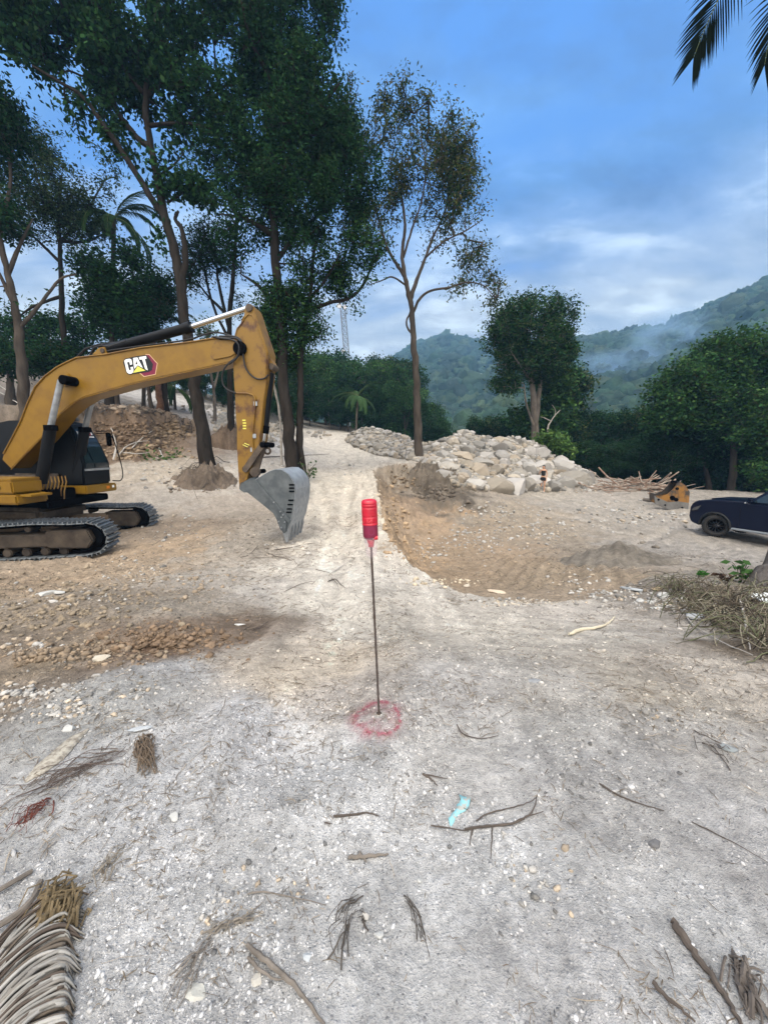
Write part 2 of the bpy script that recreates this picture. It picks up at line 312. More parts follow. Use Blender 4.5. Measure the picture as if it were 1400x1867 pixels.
# ------------------------------------------------------------------ ground sheet (polar grid: fine near the viewer, reaches the horizon)
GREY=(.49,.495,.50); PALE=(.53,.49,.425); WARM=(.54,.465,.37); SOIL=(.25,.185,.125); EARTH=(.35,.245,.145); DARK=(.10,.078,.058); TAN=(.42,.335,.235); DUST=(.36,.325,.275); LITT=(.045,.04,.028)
CC = [(850,1330,(.43,.42,.405)),(1050,1330,(.42,.41,.39)),(950,1400,(.42,.415,.41)),(100,1800,GREY),(400,1700,GREY),(700,1800,GREY),(1000,1750,(.46,.46,.465)),(1300,1800,GREY),(1350,1500,(.44,.435,.435)),(900,1550,GREY),(600,1500,(.48,.485,.49)),(300,1450,(.48,.485,.495)),(100,1400,GREY),(450,1330,(.49,.49,.50)),
 (600,1400,(.48,.485,.49)),(1100,1400,(.41,.405,.40)),(1250,1350,(.40,.385,.365)),(520,1230,WARM),(600,1200,WARM),(450,1210,(.47,.41,.34)),(640,1250,(.44,.40,.36)),(700,1150,PALE),(800,1250,(.42,.405,.39)),(900,1150,PALE),(1000,1250,(.42,.40,.37)),
 (1150,1250,(.42,.38,.32)),(1100,1150,(.44,.41,.36)),(1300,1230,(.40,.36,.31)),(1200,1150,(.38,.35,.31)),(300,1230,(.40,.40,.40)),(100,1300,(.36,.36,.35)),(200,1280,(.38,.38,.37)),(60,1260,(.27,.22,.17)),(0,1200,(.24,.19,.14)),(120,1195,(.30,.24,.17)),(230,1160,(.24,.18,.13)),(300,1170,(.15,.095,.06)),(380,1150,(.20,.15,.11)),
 (200,1100,(.24,.20,.155)),(350,1100,(.28,.245,.20)),(50,1130,(.27,.22,.165)),(100,1060,(.34,.255,.17)),(300,1000,(.36,.27,.18)),(200,1040,(.35,.27,.185)),(330,960,(.30,.235,.17)),(400,1060,(.33,.30,.26)),(430,1000,(.34,.30,.25)),(480,1080,(.42,.39,.35)),(520,1040,PALE),(600,1080,PALE),(620,980,(.54,.49,.41)),(600,930,(.53,.475,.39)),(650,900,(.52,.46,.37)),(660,960,(.54,.48,.40)),(670,1020,(.55,.50,.43)),(700,1060,(.54,.50,.44)),(800,1100,(.52,.48,.42)),(900,1115,(.50,.46,.40)),(1050,1115,(.47,.43,.38)),
 (480,930,(.33,.28,.22)),(400,920,(.34,.29,.235)),(620,870,(.50,.44,.35)),(600,820,(.50,.45,.37)),(600,790,(.44,.40,.34)),(560,880,(.44,.40,.33)),(330,900,(.38,.34,.29)),(300,850,(.42,.36,.28)),(250,850,(.42,.37,.30)),(450,860,(.42,.38,.33)),(480,800,(.46,.44,.41)),(540,790,(.46,.42,.36)),
 (230,800,(.19,.125,.078)),(230,770,(.16,.11,.07)),(260,820,(.22,.15,.10)),(300,790,(.24,.165,.105)),(330,770,(.27,.20,.14)),(250,740,(.34,.29,.24)),(200,730,(.30,.27,.23)),(350,740,(.42,.39,.36)),(320,730,(.42,.40,.37)),(50,720,(.24,.21,.19)),(10,700,(.24,.21,.18)),(150,720,(.22,.19,.16)),(200,760,(.15,.11,.078)),(180,800,(.17,.12,.08)),(100,800,(.2,.16,.12)),(400,780,(.45,.42,.38)),
 (685,950,(.52,.45,.36)),(720,980,EARTH),(740,1010,EARTH),(684,905,(.52,.45,.36)),(712,930,(.33,.24,.155)),(715,955,(.36,.26,.165)),(705,900,(.30,.22,.14)),(720,900,(.22,.165,.11)),(745,920,(.24,.17,.11)),(760,870,(.26,.22,.17)),(730,858,(.32,.26,.19)),(800,880,(.17,.145,.115)),(830,905,(.10,.083,.065)),(780,905,(.13,.105,.08)),(760,940,(.33,.235,.15)),(800,950,EARTH),
 (850,1000,(.37,.27,.17)),(900,1050,(.36,.275,.185)),(850,1050,(.34,.25,.16)),(1000,1050,(.36,.28,.19)),(1050,1080,(.33,.26,.185)),(900,960,(.34,.27,.19)),(950,930,(.34,.285,.215)),(870,930,(.27,.23,.18)),(1000,970,(.33,.275,.205)),(1050,1000,(.31,.26,.20)),(920,1000,(.40,.30,.20)),
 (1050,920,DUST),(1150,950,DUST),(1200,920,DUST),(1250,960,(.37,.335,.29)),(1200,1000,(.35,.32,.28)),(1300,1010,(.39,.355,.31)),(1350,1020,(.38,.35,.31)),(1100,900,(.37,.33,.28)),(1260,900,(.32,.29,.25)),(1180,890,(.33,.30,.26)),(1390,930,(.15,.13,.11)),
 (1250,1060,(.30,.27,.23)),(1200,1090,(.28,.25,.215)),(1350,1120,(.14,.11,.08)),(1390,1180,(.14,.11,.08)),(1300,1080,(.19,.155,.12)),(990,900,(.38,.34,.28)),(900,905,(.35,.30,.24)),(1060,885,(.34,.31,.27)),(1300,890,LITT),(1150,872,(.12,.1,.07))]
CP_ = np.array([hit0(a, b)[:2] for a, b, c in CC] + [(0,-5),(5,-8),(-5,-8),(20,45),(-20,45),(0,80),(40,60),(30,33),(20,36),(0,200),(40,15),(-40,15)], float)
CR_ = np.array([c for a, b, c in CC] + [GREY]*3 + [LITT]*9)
CR_ = CR_*np.array([(.85 if (a > 830 and b < 1080) else .90 if (a < 450 and b < 900) else 1.0) for a, b, c in CC] + [1.0]*12)[:, None]
CR_ = CR_*.84 + CR_.mean(1, keepdims=True)*.16
CIN = inside(CP_[:, 0], CP_[:, 1], POLY)
def tint(x, y):
    sh = x.shape; x = x.ravel(); y = y.ravel()
    wx = x + 0.28*np.clip(np.hypot(x, y)/3, .3, 6)*fbm(x*1.7, y*1.7, 5, 1, .6); wy = y + 0.30*np.clip(np.hypot(x, y)/3, .3, 6)*fbm(x*1.7+9, y*1.7, 5, 2, .6)
    num = np.zeros((len(x), 3)); den = np.zeros(len(x)); r = np.hypot(x, y)
    vin = inside(x + .10*fbm(x*3, y*3, 3, 1), y + .10*fbm(x*3, y*3, 3, 2), POLY)
    for p, c, ci in zip(CP_, CR_, CIN):
        sc_ = 1/(0.25 + 0.12*math.hypot(*p))**2
        k = 1/(((wx-p[0])**2 + (wy-p[1])**2)*sc_ + 0.05)**2.2*np.where(vin == ci, 1, .004)
        num += k[:, None]*c; den += k
    col = num/den[:, None]
    col *= (1 + 0.20*fbm(x*2.1, y*2.1, 5, 3, .65) + 0.28*fbm(x*11, y*11, 4, 1, .6))[:, None]
    st_ = fbm(x*7, y*.55, 3, 2)*np.clip((1.9-np.abs(x+.3))/.8, 0, 1)*np.clip((y-2.2)/1, 0, 1); a_ = x*.30 + y*.954; s2_ = fbm(a_*8, (x*.954 - y*.30)*.6, 3, 1)*np.clip((x-.2)/.8, 0, 1)*np.clip((5.2-y)/1, 0, 1)*np.clip((y-1.6)/.8, 0, 1)
    col *= (1 + .30*st_ + .30*s2_)[:, None]
    for i, rt in enumerate(RUTS):
        d, t, s_ = seg_d(x, y, rt); col *= (1 + .13*np.exp(-((d + .05*fbm(x*5, y*5, 3, 1))/.17)**2) - .08*np.exp(-((d-.36)/.1)**2))[:, None]
    return np.clip(col, 0.01, 0.62).reshape(sh + (3,))
azf = np.concatenate([np.linspace(-60, 60, 860), np.linspace(60, 300, 74)[1:-1]])*math.pi/180
rr_ = np.concatenate([np.geomspace(0.22, 75, 660), [80, 90, 105, 125, 150, 200, 300, 500, 900, 1600, 2600]])
AZE = np.append(azf, azf[0] + 2*math.pi)
def polar_fn(G):
    G = np.concatenate([G, G[:, :1]], 1)
    def fn(x, y):
        x = np.asarray(x, float); y = np.asarray(y, float); r = np.clip(np.hypot(x, y), rr_[0], rr_[-1]-1); a = np.arctan2(x, y); a = np.where(a < azf[0], a + 2*math.pi, a)
        i = np.clip(np.searchsorted(rr_, r) - 1, 0, len(rr_)-2); j = np.clip(np.searchsorted(AZE, a) - 1, 0, len(AZE)-2); fr = (r - rr_[i])/(rr_[i+1]-rr_[i]); fa = (a - AZE[j])/(AZE[j+1]-AZE[j])
        return (G[i, j]*(1-fa) + G[i, j+1]*fa)*(1-fr) + (G[i+1, j]*(1-fa) + G[i+1, j+1]*fa)*fr
    return fn
rr_ = np.array(rr_)
az, rad = np.meshgrid(azf, rr_); GX = rad*np.sin(az); GY = rad*np.cos(az); GZ = H(GX, GY)
GZ[rad > 130] = -22
GB = base(GX, GY); GB[rad > 130] = -22
H = polar_fn(GZ); base = polar_fn(GB)
na, nr = len(azf), len(rr_)
V = np.stack([GX, GY, GZ], -1).reshape(-1, 3)
i, j = np.meshgrid(np.arange(nr-1), np.arange(na), indexing='ij'); j2 = (j+1) % na
Q = np.stack([i*na+j, i*na+j2, (i+1)*na+j2, (i+1)*na+j], -1).reshape(-1, 4)[:, ::-1]
cz = gz(0, 0); V = np.vstack([V, [[0, 0, cz]]])
TC = tint(V[:, 0], V[:, 1])
gm = bpy.data.materials.new('ground'); gm.use_nodes = True; t_ = gm.node_tree; n = t_.nodes; l = t_.links; b = n['Principled BSDF']; b.inputs['Roughness'].default_value = 0.95; b.inputs['Specular IOR Level'].default_value = 0.15
at = n.new('ShaderNodeAttribute'); at.attribute_name = 'tint'; tcn = n.new('ShaderNodeTexCoord')
def NN(scale, det=6, rough=0.6, kind='ShaderNodeTexNoise'):
    q = n.new(kind); q.inputs['Scale'].default_value = scale
    if kind.endswith('Noise'): q.inputs['Detail'].default_value = det; q.inputs['Roughness'].default_value = rough
    l.new(tcn.outputs['Object'], q.inputs['Vector']); return q
def gm_math(op, a, b_=None):
    q = n.new('ShaderNodeMath'); q.operation = op
    for k, v in enumerate((a, b_)):
        if v is None: continue
        if isinstance(v, (int, float)): q.inputs[k].default_value = v
        else: l.new(v, q.inputs[k])
    return q.outputs[0]
def gm_map(v, a, b_, c, d):
    q = n.new('ShaderNodeMapRange')
    for k, z in zip(('From Min', 'From Max', 'To Min', 'To Max'), (a, b_, c, d)): q.inputs[k].default_value = z
    l.new(v, q.inputs[0]); return q.outputs[0]
f1 = NN(26, 8, 0.7); f2 = NN(150, 4, 0.6); f3 = NN(5, 6, 0.65); v1 = NN(70, kind='ShaderNodeTexVoronoi'); v2 = NN(22, kind='ShaderNodeTexVoronoi')
fac = gm_math('MULTIPLY', gm_map(f1.outputs[0], .3, .7, .70, 1.25), gm_map(f2.outputs[0], .3, .7, .84, 1.16))
fac = gm_math('MULTIPLY', fac, gm_map(f3.outputs[0], .3, .7, .86, 1.12))
def peb(v, thr, lo, hi_):
    s = n.new('ShaderNodeSeparateColor'); l.new(v.outputs['Color'], s.inputs[0])
    msk = gm_math('MULTIPLY', gm_math('LESS_THAN', v.outputs['Distance'], thr), gm_math('GREATER_THAN', s.outputs[0], 0.62))
    return gm_math('ADD', 1.0, gm_math('MULTIPLY', msk, gm_map(s.outputs[1], 0, 1, lo, hi_))), msk
p1_, m1 = peb(v1, 0.33, -0.32, 0.45); p2_, m2 = peb(v2, 0.24, -0.25, 0.40)
fac = gm_math('MULTIPLY', gm_math('MULTIPLY', fac, p1_), p2_)
mm = n.new('ShaderNodeMix'); mm.data_type = 'RGBA'; mm.blend_type = 'MULTIPLY'; mm.inputs[0].default_value = 1; l.new(at.outputs['Color'], mm.inputs[6]); l.new(fac, mm.inputs[7]); l.new(mm.outputs[2], b.inputs['Base Color'])
hb = gm_math('ADD', gm_math('MULTIPLY', f1.outputs[0], 1.0), gm_math('MULTIPLY', f2.outputs[0], 0.45))
hb = gm_math('ADD', hb, gm_math('MULTIPLY', gm_math('MULTIPLY', m1, gm_math('SUBTRACT', 0.4, v1.outputs['Distance'])), 0.9))
bp = n.new('ShaderNodeBump'); bp.inputs['Distance'].default_value = 0.04; bp.inputs['Strength'].default_value = 1; l.new(hb, bp.inputs['Height']); l.new(bp.outputs[0], b.inputs['Normal'])
me_F = np.vstack([Q, np.array([[0, 1, len(V)-1, len(V)-1]])[:0]])
g = mesh('ground', V, me_F, gm, smooth=True, color=TC); tag(g, 'bare pale graded dirt and gravel of the building site', 'ground', kind='structure')
cap = mesh('ground', V[np.r_[0:na, len(V)-1]], [(k, (k+1) % na, na) for k in range(na)], gm, color=TC[np.r_[0:na, len(V)-1]]); tag(cap, 'bare pale graded dirt and gravel of the building site', 'ground', kind='structure')
del az, rad, GX, GY, GZ, Q

# ------------------------------------------------------------------ stones
def ico(sub=1):
    t = (1+5**.5)/2; v = [(-1,t,0),(1,t,0),(-1,-t,0),(1,-t,0),(0,-1,t),(0,1,t),(0,-1,-t),(0,1,-t),(t,0,-1),(t,0,1),(-t,0,-1),(-t,0,1)]
    f = [(0,11,5),(0,5,1),(0,1,7),(0,7,10),(0,10,11),(1,5,9),(5,11,4),(11,10,2),(10,7,6),(7,1,8),(3,9,4),(3,4,2),(3,2,6),(3,6,8),(3,8,9),(4,9,5),(2,4,11),(6,2,10),(8,6,7),(9,8,1)]
    v = [np.array(p)/np.linalg.norm(p) for p in v]
    for _ in range(sub):
        c = {}; nf = []
        def m(a, b):
            k = (min(a, b), max(a, b))
            if k not in c: q = v[a]+v[b]; v.append(q/np.linalg.norm(q)); c[k] = len(v)-1
            return c[k]
        for a, b_, d in f:
            x, y, z = m(a, b_), m(b_, d), m(d, a); nf += [(a, x, z), (b_, y, x), (d, z, y), (x, y, z)]
        f = nf
    return np.array(v), np.array(f)
I0, I1, I2 = ico(0), ico(1), ico(2)
def rotm(n):
    q = RNG.normal(size=(n, 4)); q /= np.linalg.norm(q, axis=1)[:, None]; a, b, c, d = q.T
    return np.stack([1-2*(c*c+d*d), 2*(b*c-a*d), 2*(b*d+a*c), 2*(b*c+a*d), 1-2*(b*b+d*d), 2*(c*d-a*b), 2*(b*d-a*c), 2*(c*d+a*b), 1-2*(b*b+c*c)], 1).reshape(n, 3, 3)
def scatter(name, pos, size, base_, mt, cols, flat=0.7, jag=0.22, zfix=True):
    v, f = base_; n = len(pos); k = len(v)
    vv = v[None]*(1 + jag*RNG.normal(size=(n, k, 1)).clip(-1.6, 1.6)); sc_ = size[:, None]*np.stack([RNG.uniform(.8, 1.4, n), RNG.uniform(.6, 1.1, n), np.full(n, flat)*RNG.uniform(.7, 1.2, n)], 1)
    vv = vv*sc_[:, None]; ang = RNG.uniform(0, 6.28, n); c, s = np.cos(ang), np.sin(ang); tl = RNG.normal(size=n)*0.25
    x = vv[..., 0] + vv[..., 2]*tl[:, None]; z = vv[..., 2] - vv[..., 0]*tl[:, None]
    X = x*c[:, None] - vv[..., 1]*s[:, None]; Y = x*s[:, None] + vv[..., 1]*c[:, None]
    W_ = np.stack([X, Y, z], -1) + pos[:, None]
    return mesh(name, W_.reshape(-1, 3), (f[None] + (np.arange(n)*k)[:, None, None]).reshape(-1, 3), mt, color=np.repeat(cols, k, 0))
def polar_pts(n, r0, r1, a0=-52, a1=52, cl=0.55, seed=0):
    out = []
    while len(out) < n:
        m = n*3; r = np.exp(RNG.uniform(math.log(r0), math.log(r1), m)); a = np.radians(RNG.uniform(a0, a1, m)); x = r*np.sin(a); y = r*np.cos(a)
        d = fbm(x*1.9, y*1.9, 3, seed) + 0.5*fbm(x*7, y*7, 2, seed+1); k = RNG.random(m) < np.clip(0.5 + (d)*2.2*cl, 0.03, 1)
        out += list(zip(x[k], y[k]))
    return np.array(out[:n])
MG = mat('stone', (.4, .4, .4), 0.9, nscale=60, namt=0.35, bump=0.006, bscale=90, attr=True)
def stone_cols(n, dark=0.2, base_=(.40, .40, .40)):
    k = RNG.normal(1, .2, n).clip(.5, 1.5)[:, None]; c = np.array(base_)*k; wm = RNG.random(n) < .25; c[wm] *= (1.1, .95, .78); dk = RNG.random(n) < dark; c[dk] *= .5
    return np.clip(c, .03, .62)
p = polar_pts(52000, 0.85, 14, cl=0.9); r = np.hypot(p[:, 0], p[:, 1])
keep = RNG.random(len(p)) < np.where((np.abs(p[:, 0]) < 2.2) & (r > 3.5), .5, 1); p = p[keep]; r = r[keep]
sz = (0.0013 + 0.00085*r)*np.exp(RNG.normal(0, .6, len(p))).clip(.4, 4.5)
z = H(p[:, 0], p[:, 1]); bc = tint(p[:, 0], p[:, 1])*RNG.normal(.80, .2, (len(p), 1)).clip(.4, 1.3); bc[RNG.random(len(p)) < .2] *= .5
gs = scatter('gravel', np.column_stack([p, z - sz*0.1]), sz, I0, MG, np.clip(bc, .02, .68), jag=.3); tag(gs, 'loose gravel and pebbles scattered over the bare dirt', 'gravel', kind='stuff')
# clustered pale crushed stones in the left foreground and along the debris line on the right
pts = []
for (px, py, sx, sy, m) in [(110,1290,90,28,240),(60,1260,70,20,110),(240,1260,60,25,60),(130,1090,120,25,90),(60,1180,60,14,60),(250,1040,70,22,110),(330,970,60,25,110),(500,1000,60,20,40),(1200,1100,60,14,170),(1120,1085,60,12,130),(1260,1110,50,20,130),(920,1098,60,8,90),
        (860,985,70,30,240),(960,970,80,25,260),(780,1010,30,20,60),(1050,1060,50,20,60),(1150,940,110,25,260),(900,930,70,14,160),(1050,890,70,8,90),(1160,885,40,6,90),(450,1640,110,60,60),(1000,1600,110,60,60),(1210,1310,60,25,70),(380,880,60,15,90),(480,850,60,15,70),(300,870,60,20,70),(640,850,30,20,40)]:
    for _ in range(m):
        q = hit0(px + random.gauss(0, sx*.6), max(py + random.gauss(0, sy*.6), 845)); pts.append(q[:2])
p = np.array(pts); r = np.hypot(p[:, 0], p[:, 1]); sz = (0.0025 + 0.0016*r)*np.exp(RNG.normal(0, .55, len(p))).clip(.4, 3); z = H(p[:, 0], p[:, 1])
gs = scatter('rubble', np.column_stack([p, z + sz*.25]), sz, I1, MG, stone_cols(len(p), .15, (.35, .34, .32)), jag=.24); tag(gs, 'crushed pale rubble lying in drifts on the dirt', 'rubble', kind='stuff')

# ------------------------------------------------------------------ dry litter: straw, rootlets and twigs
def twig_mesh(P, Lg, Wd, cols, name, mt, curl=0.5, lift=0.01):
    n = len(P); a = RNG.uniform(0, 6.28, n); S = 5; V = np.zeros((n, S*3, 3)); cv = RNG.normal(0, curl, n); x = P[:, 0].copy(); y = P[:, 1].copy(); st = Lg/(S-1)
    w_ = np.array([.4, .9, 1, .8, .25])
    for k in range(S):
        nx, ny = -np.sin(a), np.cos(a); z = H(x, y) + lift*RNG.uniform(0, 1, n)*(1 if 0 < k < S-1 else .4) + Wd*.3
        for m, (o, h) in enumerate(((-1, 0), (0, 1), (1, 0))):
            V[:, k*3+m] = np.stack([x + nx*Wd*w_[k]*o, y + ny*Wd*w_[k]*o, z + h*Wd*w_[k]], 1)
        x = x + np.cos(a)*st; y = y + np.sin(a)*st; a = a + cv/S + RNG.normal(0, .12, n)
    f = []
    for k in range(S-1):
        for m in range(2): f.append((k*3+m, k*3+m+1, (k+1)*3+m+1, (k+1)*3+m))
    Fc = (np.array(f)[None] + (np.arange(n)*S*3)[:, None, None]).reshape(-1, 4)
    return mesh(name, V.reshape(-1, 3), Fc, mt, color=np.repeat(cols, S*3, 0))
MT = mat('dry_twig', (.2, .17, .13), 0.9, attr=True, nscale=40, namt=.3)
def tw_cols(n):
    c = np.array([(.16, .135, .105), (.10, .08, .062), (.26, .225, .18), (.13, .105, .075)])[RNG.integers(0, 4, n)]; return c*RNG.uniform(.7, 1.25, (n, 1))
p = polar_pts(7000, 0.85, 13, cl=1.0, seed=2); r = np.hypot(p[:, 0], p[:, 1]); nn = len(p)
lt = twig_mesh(p, (0.009 + .013*r)*np.exp(RNG.normal(0, .5, nn)), (0.0006 + .0005*r)*RNG.uniform(.6, 1.4, nn), tw_cols(nn), 'dry_litter', MT); tag(lt, 'fine dead straw, rootlets and twig bits littering the dirt', 'litter', kind='stuff')
# ------------------------------------------------------------------ far hills across the valley, with their forest
MH = mat('hill_soil', (.03, .05, .022), 0.95, nscale=.05, namt=.4, attr=True)
MF = mat('forest_leaf', (.03, .06, .025), 0.85, nscale=.55, namt=.75, bump=.5, bscale=1.6, attr=True)
def hill(prof, Dr, D0, z0, name, label, ncr, scar=None, cs=(3.2, 6.5), seed=0):
    px = np.linspace(prof[0][0], prof[-1][0], 220); py = np.interp(px, [a for a, b in prof], [b for a, b in prof]); D = np.interp(px, [a for a, b in Dr], [b for a, b in Dr])
    s = np.linspace(0, 1.35, 90); PX, S = np.meshgrid(px, s, indexing='ij'); PYY = np.repeat(py[:, None], 90, 1); DD = np.repeat(D[:, None], 90, 1)
    zr = CH + DD*((933.5-PYY)/F*cp - sp); yr = DD*(cp + (933.5-PYY)/F*sp); y = D0 + (yr - D0)*S; x = (PX-700)/F*DD*(y/yr)
    sl = np.where(S <= 1, S**0.95, 1-(S-1)*1.2); z = z0 + (zr - z0 - 4)*sl
    z = z + 16*fbm(x*.012+seed, y*.009, 4, seed)*np.clip(np.sin(np.clip(S, 0, 1)*math.pi), 0, 1) + 3*fbm(x*.03, y*.03, 3, seed)
    V = np.stack([x, y, z], -1); col = np.tile(np.array((.035, .055, .025)), (V.shape[0], V.shape[1], 1))
    P = V.reshape(-1, 3); zc_ = P[:, 1]*cp - (P[:, 2]-CH)*sp; u = 700 + F*P[:, 0]/zc_; v = 933.5 - F*(P[:, 1]*sp + (P[:, 2]-CH)*cp)/zc_
    sm = np.zeros(len(P))
    if scar:
        for (a, b, ra, rb) in scar: sm = np.maximum(sm, 1.25 - ((u-a)/ra)**2 - ((v-b)/rb)**2 + 1.3*fbm(u*.08, v*.11, 4, 3, .6))
    c = col.reshape(-1, 3); c[sm > .35] = (.42, .38, .35)
    i, j = np.meshgrid(np.arange(219), np.arange(89), indexing='ij'); Q = np.stack([i*90+j, (i+1)*90+j, (i+1)*90+j+1, i*90+j+1], -1).reshape(-1, 4)
    o = mesh(name, P, Q, MH, smooth=True, color=c); tag(o, label, 'hill', kind='structure')
    # crowns
    a = RNG.uniform(0, 218.9, ncr*3); bq = (RNG.uniform(0, 1, ncr*3)**.85)*70; ia = a.astype(int); ib = bq.astype(int); fa = (a-ia)[:, None]; fb = (bq-ib)[:, None]
    C = (V[ia, ib]*(1-fa) + V[ia+1, ib]*fa)*(1-fb) + V[ia, ib+1]*fb; smr = sm.reshape(220, 90)[ia, ib]; ok = smr < .3; C = C[ok][:ncr]; n_ = len(C)
    sz = RNG.uniform(*cs, n_)*(1 + .5*(RNG.random(n_) < .06)); C[:, 2] += sz*.45
    gcol = np.array([(.012, .033, .016), (.019, .042, .019), (.009, .025, .014), (.026, .044, .019), (.015, .036, .022)])[RNG.integers(0, 5, n_)]*RNG.uniform(.6, 1.5, (n_, 1))
    f = scatter('hill_forest', C, sz, I2, MF, gcol, flat=.9, jag=.20); tag(f, 'dense jungle canopy covering the ' + label.split(',')[0], 'forest', kind='stuff')
hill([(300,740),(560,700),(640,690),(700,668),(722,652),(760,631),(790,621),(820,616),(850,622),(880,624),(910,628),(960,640),(1040,655),(1120,680)], [(300,640),(700,640),(900,600),(1120,560)], 190, 2, 'hills', 'distant rounded hill with pale quarry scars', 6500,
     scar=[(882,688,34,20),(905,672,16,8),(838,697,16,5),(792,685,22,4),(820,690,8,4)], cs=(3.8, 7.5), seed=1)
hill([(760,720),(860,668),(930,634),(980,624),(1020,619),(1050,617),(1100,611),(1150,606),(1200,603),(1225,592),(1250,578),(1280,565),(1310,550),(1350,535),(1400,520),(1500,492),(1700,450),(2100,430)], [(760,520),(1050,470),(1200,400),(1400,340),(2100,300)], 95, -12, 'hills', 'steep forested hill rising to the right, with smoke on its flank', 7500, cs=(2.6, 5.8), seed=2)

# ------------------------------------------------------------------ trees
MB1 = mat('bark_brown', (.036, .031, .027), 0.95, nscale=5, namt=.5, bump=.03, bscale=9, color2=(.018, .015, .013), stretch=(1, 1, .22), spec=.04)
MB2 = mat('bark_grey', (.085, .071, .059), 0.95, nscale=4, namt=.5, bump=.03, bscale=8, color2=(.045, .038, .033), stretch=(1, 1, .25), spec=.04)
MB3 = mat('bark_pale', (.18, .155, .13), 0.9, nscale=3, namt=.5, bump=.02, bscale=9, color2=(.08, .068, .058), stretch=(1, 1, .4), spec=.04)
ML = mat('leaf', (.04, .08, .03), 0.55, attr=True, transl=.25, spec=.08)
def leafmesh(name, C, L, Wd, droop, cols, parent=None, mt=None, up=None):
    n = len(C); d = RNG.normal(size=(n, 3)); d[:, 2] = d[:, 2]*.6 - droop
    d /= np.linalg.norm(d, axis=1)[:, None]; s = np.cross(d, RNG.normal(size=(n, 3))); s /= np.linalg.norm(s, axis=1)[:, None] + 1e-9
    L = np.asarray(L)[:, None] if np.ndim(L) else L
    a = C; b = C + d*L*.45 + s*L*Wd; e = C + d*L; f = C + d*L*.45 - s*L*Wd
    V = np.stack([a, b, e, f], 1).reshape(-1, 3); Q = np.arange(4*n).reshape(n, 4)
    return mesh(name, V, Q, mt or ML, parent, fcolor=cols)
def segtubes(A, B, ra, rb, k=4):
    """many tapered segments at once"""
    n = len(A); t = B - A; t /= np.linalg.norm(t, axis=1)[:, None] + 1e-9; r = np.where(np.abs(t[:, 2:3]) < .9, [[0, 0, 1.]], [[1., 0, 0]]); a = np.cross(t, r); a /= np.linalg.norm(a, axis=1)[:, None]; b = np.cross(t, a)
    q = np.arange(k)*2*math.pi/k; ring = a[:, None]*np.cos(q)[None, :, None] + b[:, None]*np.sin(q)[None, :, None]
    V = np.concatenate([A[:, None] + ring*ra[:, None, None], B[:, None] + ring*rb[:, None, None]], 1).reshape(-1, 3)
    j = np.arange(k); f = np.stack([j, (j+1) % k, k + (j+1) % k, k + j], 1); return V, (f[None] + (np.arange(n)*2*k)[:, None, None]).reshape(-1, 4)
def smooth_line(pts, m=5):
    P = np.array(pts, float); out = []
    Pn = np.vstack([2*P[0]-P[1], P, 2*P[-1]-P[-2]])
    for i in range(1, len(Pn)-2):
        for t in np.linspace(0, 1, m, endpoint=False):
            a, b, c, d = Pn[i-1:i+3]; out.append(.5*((2*b) + (c-a)*t + (2*a-5*b+4*c-d)*t*t + (3*b-a-3*c+d)*t**3))
    out.append(P[-1]); return np.array(out)
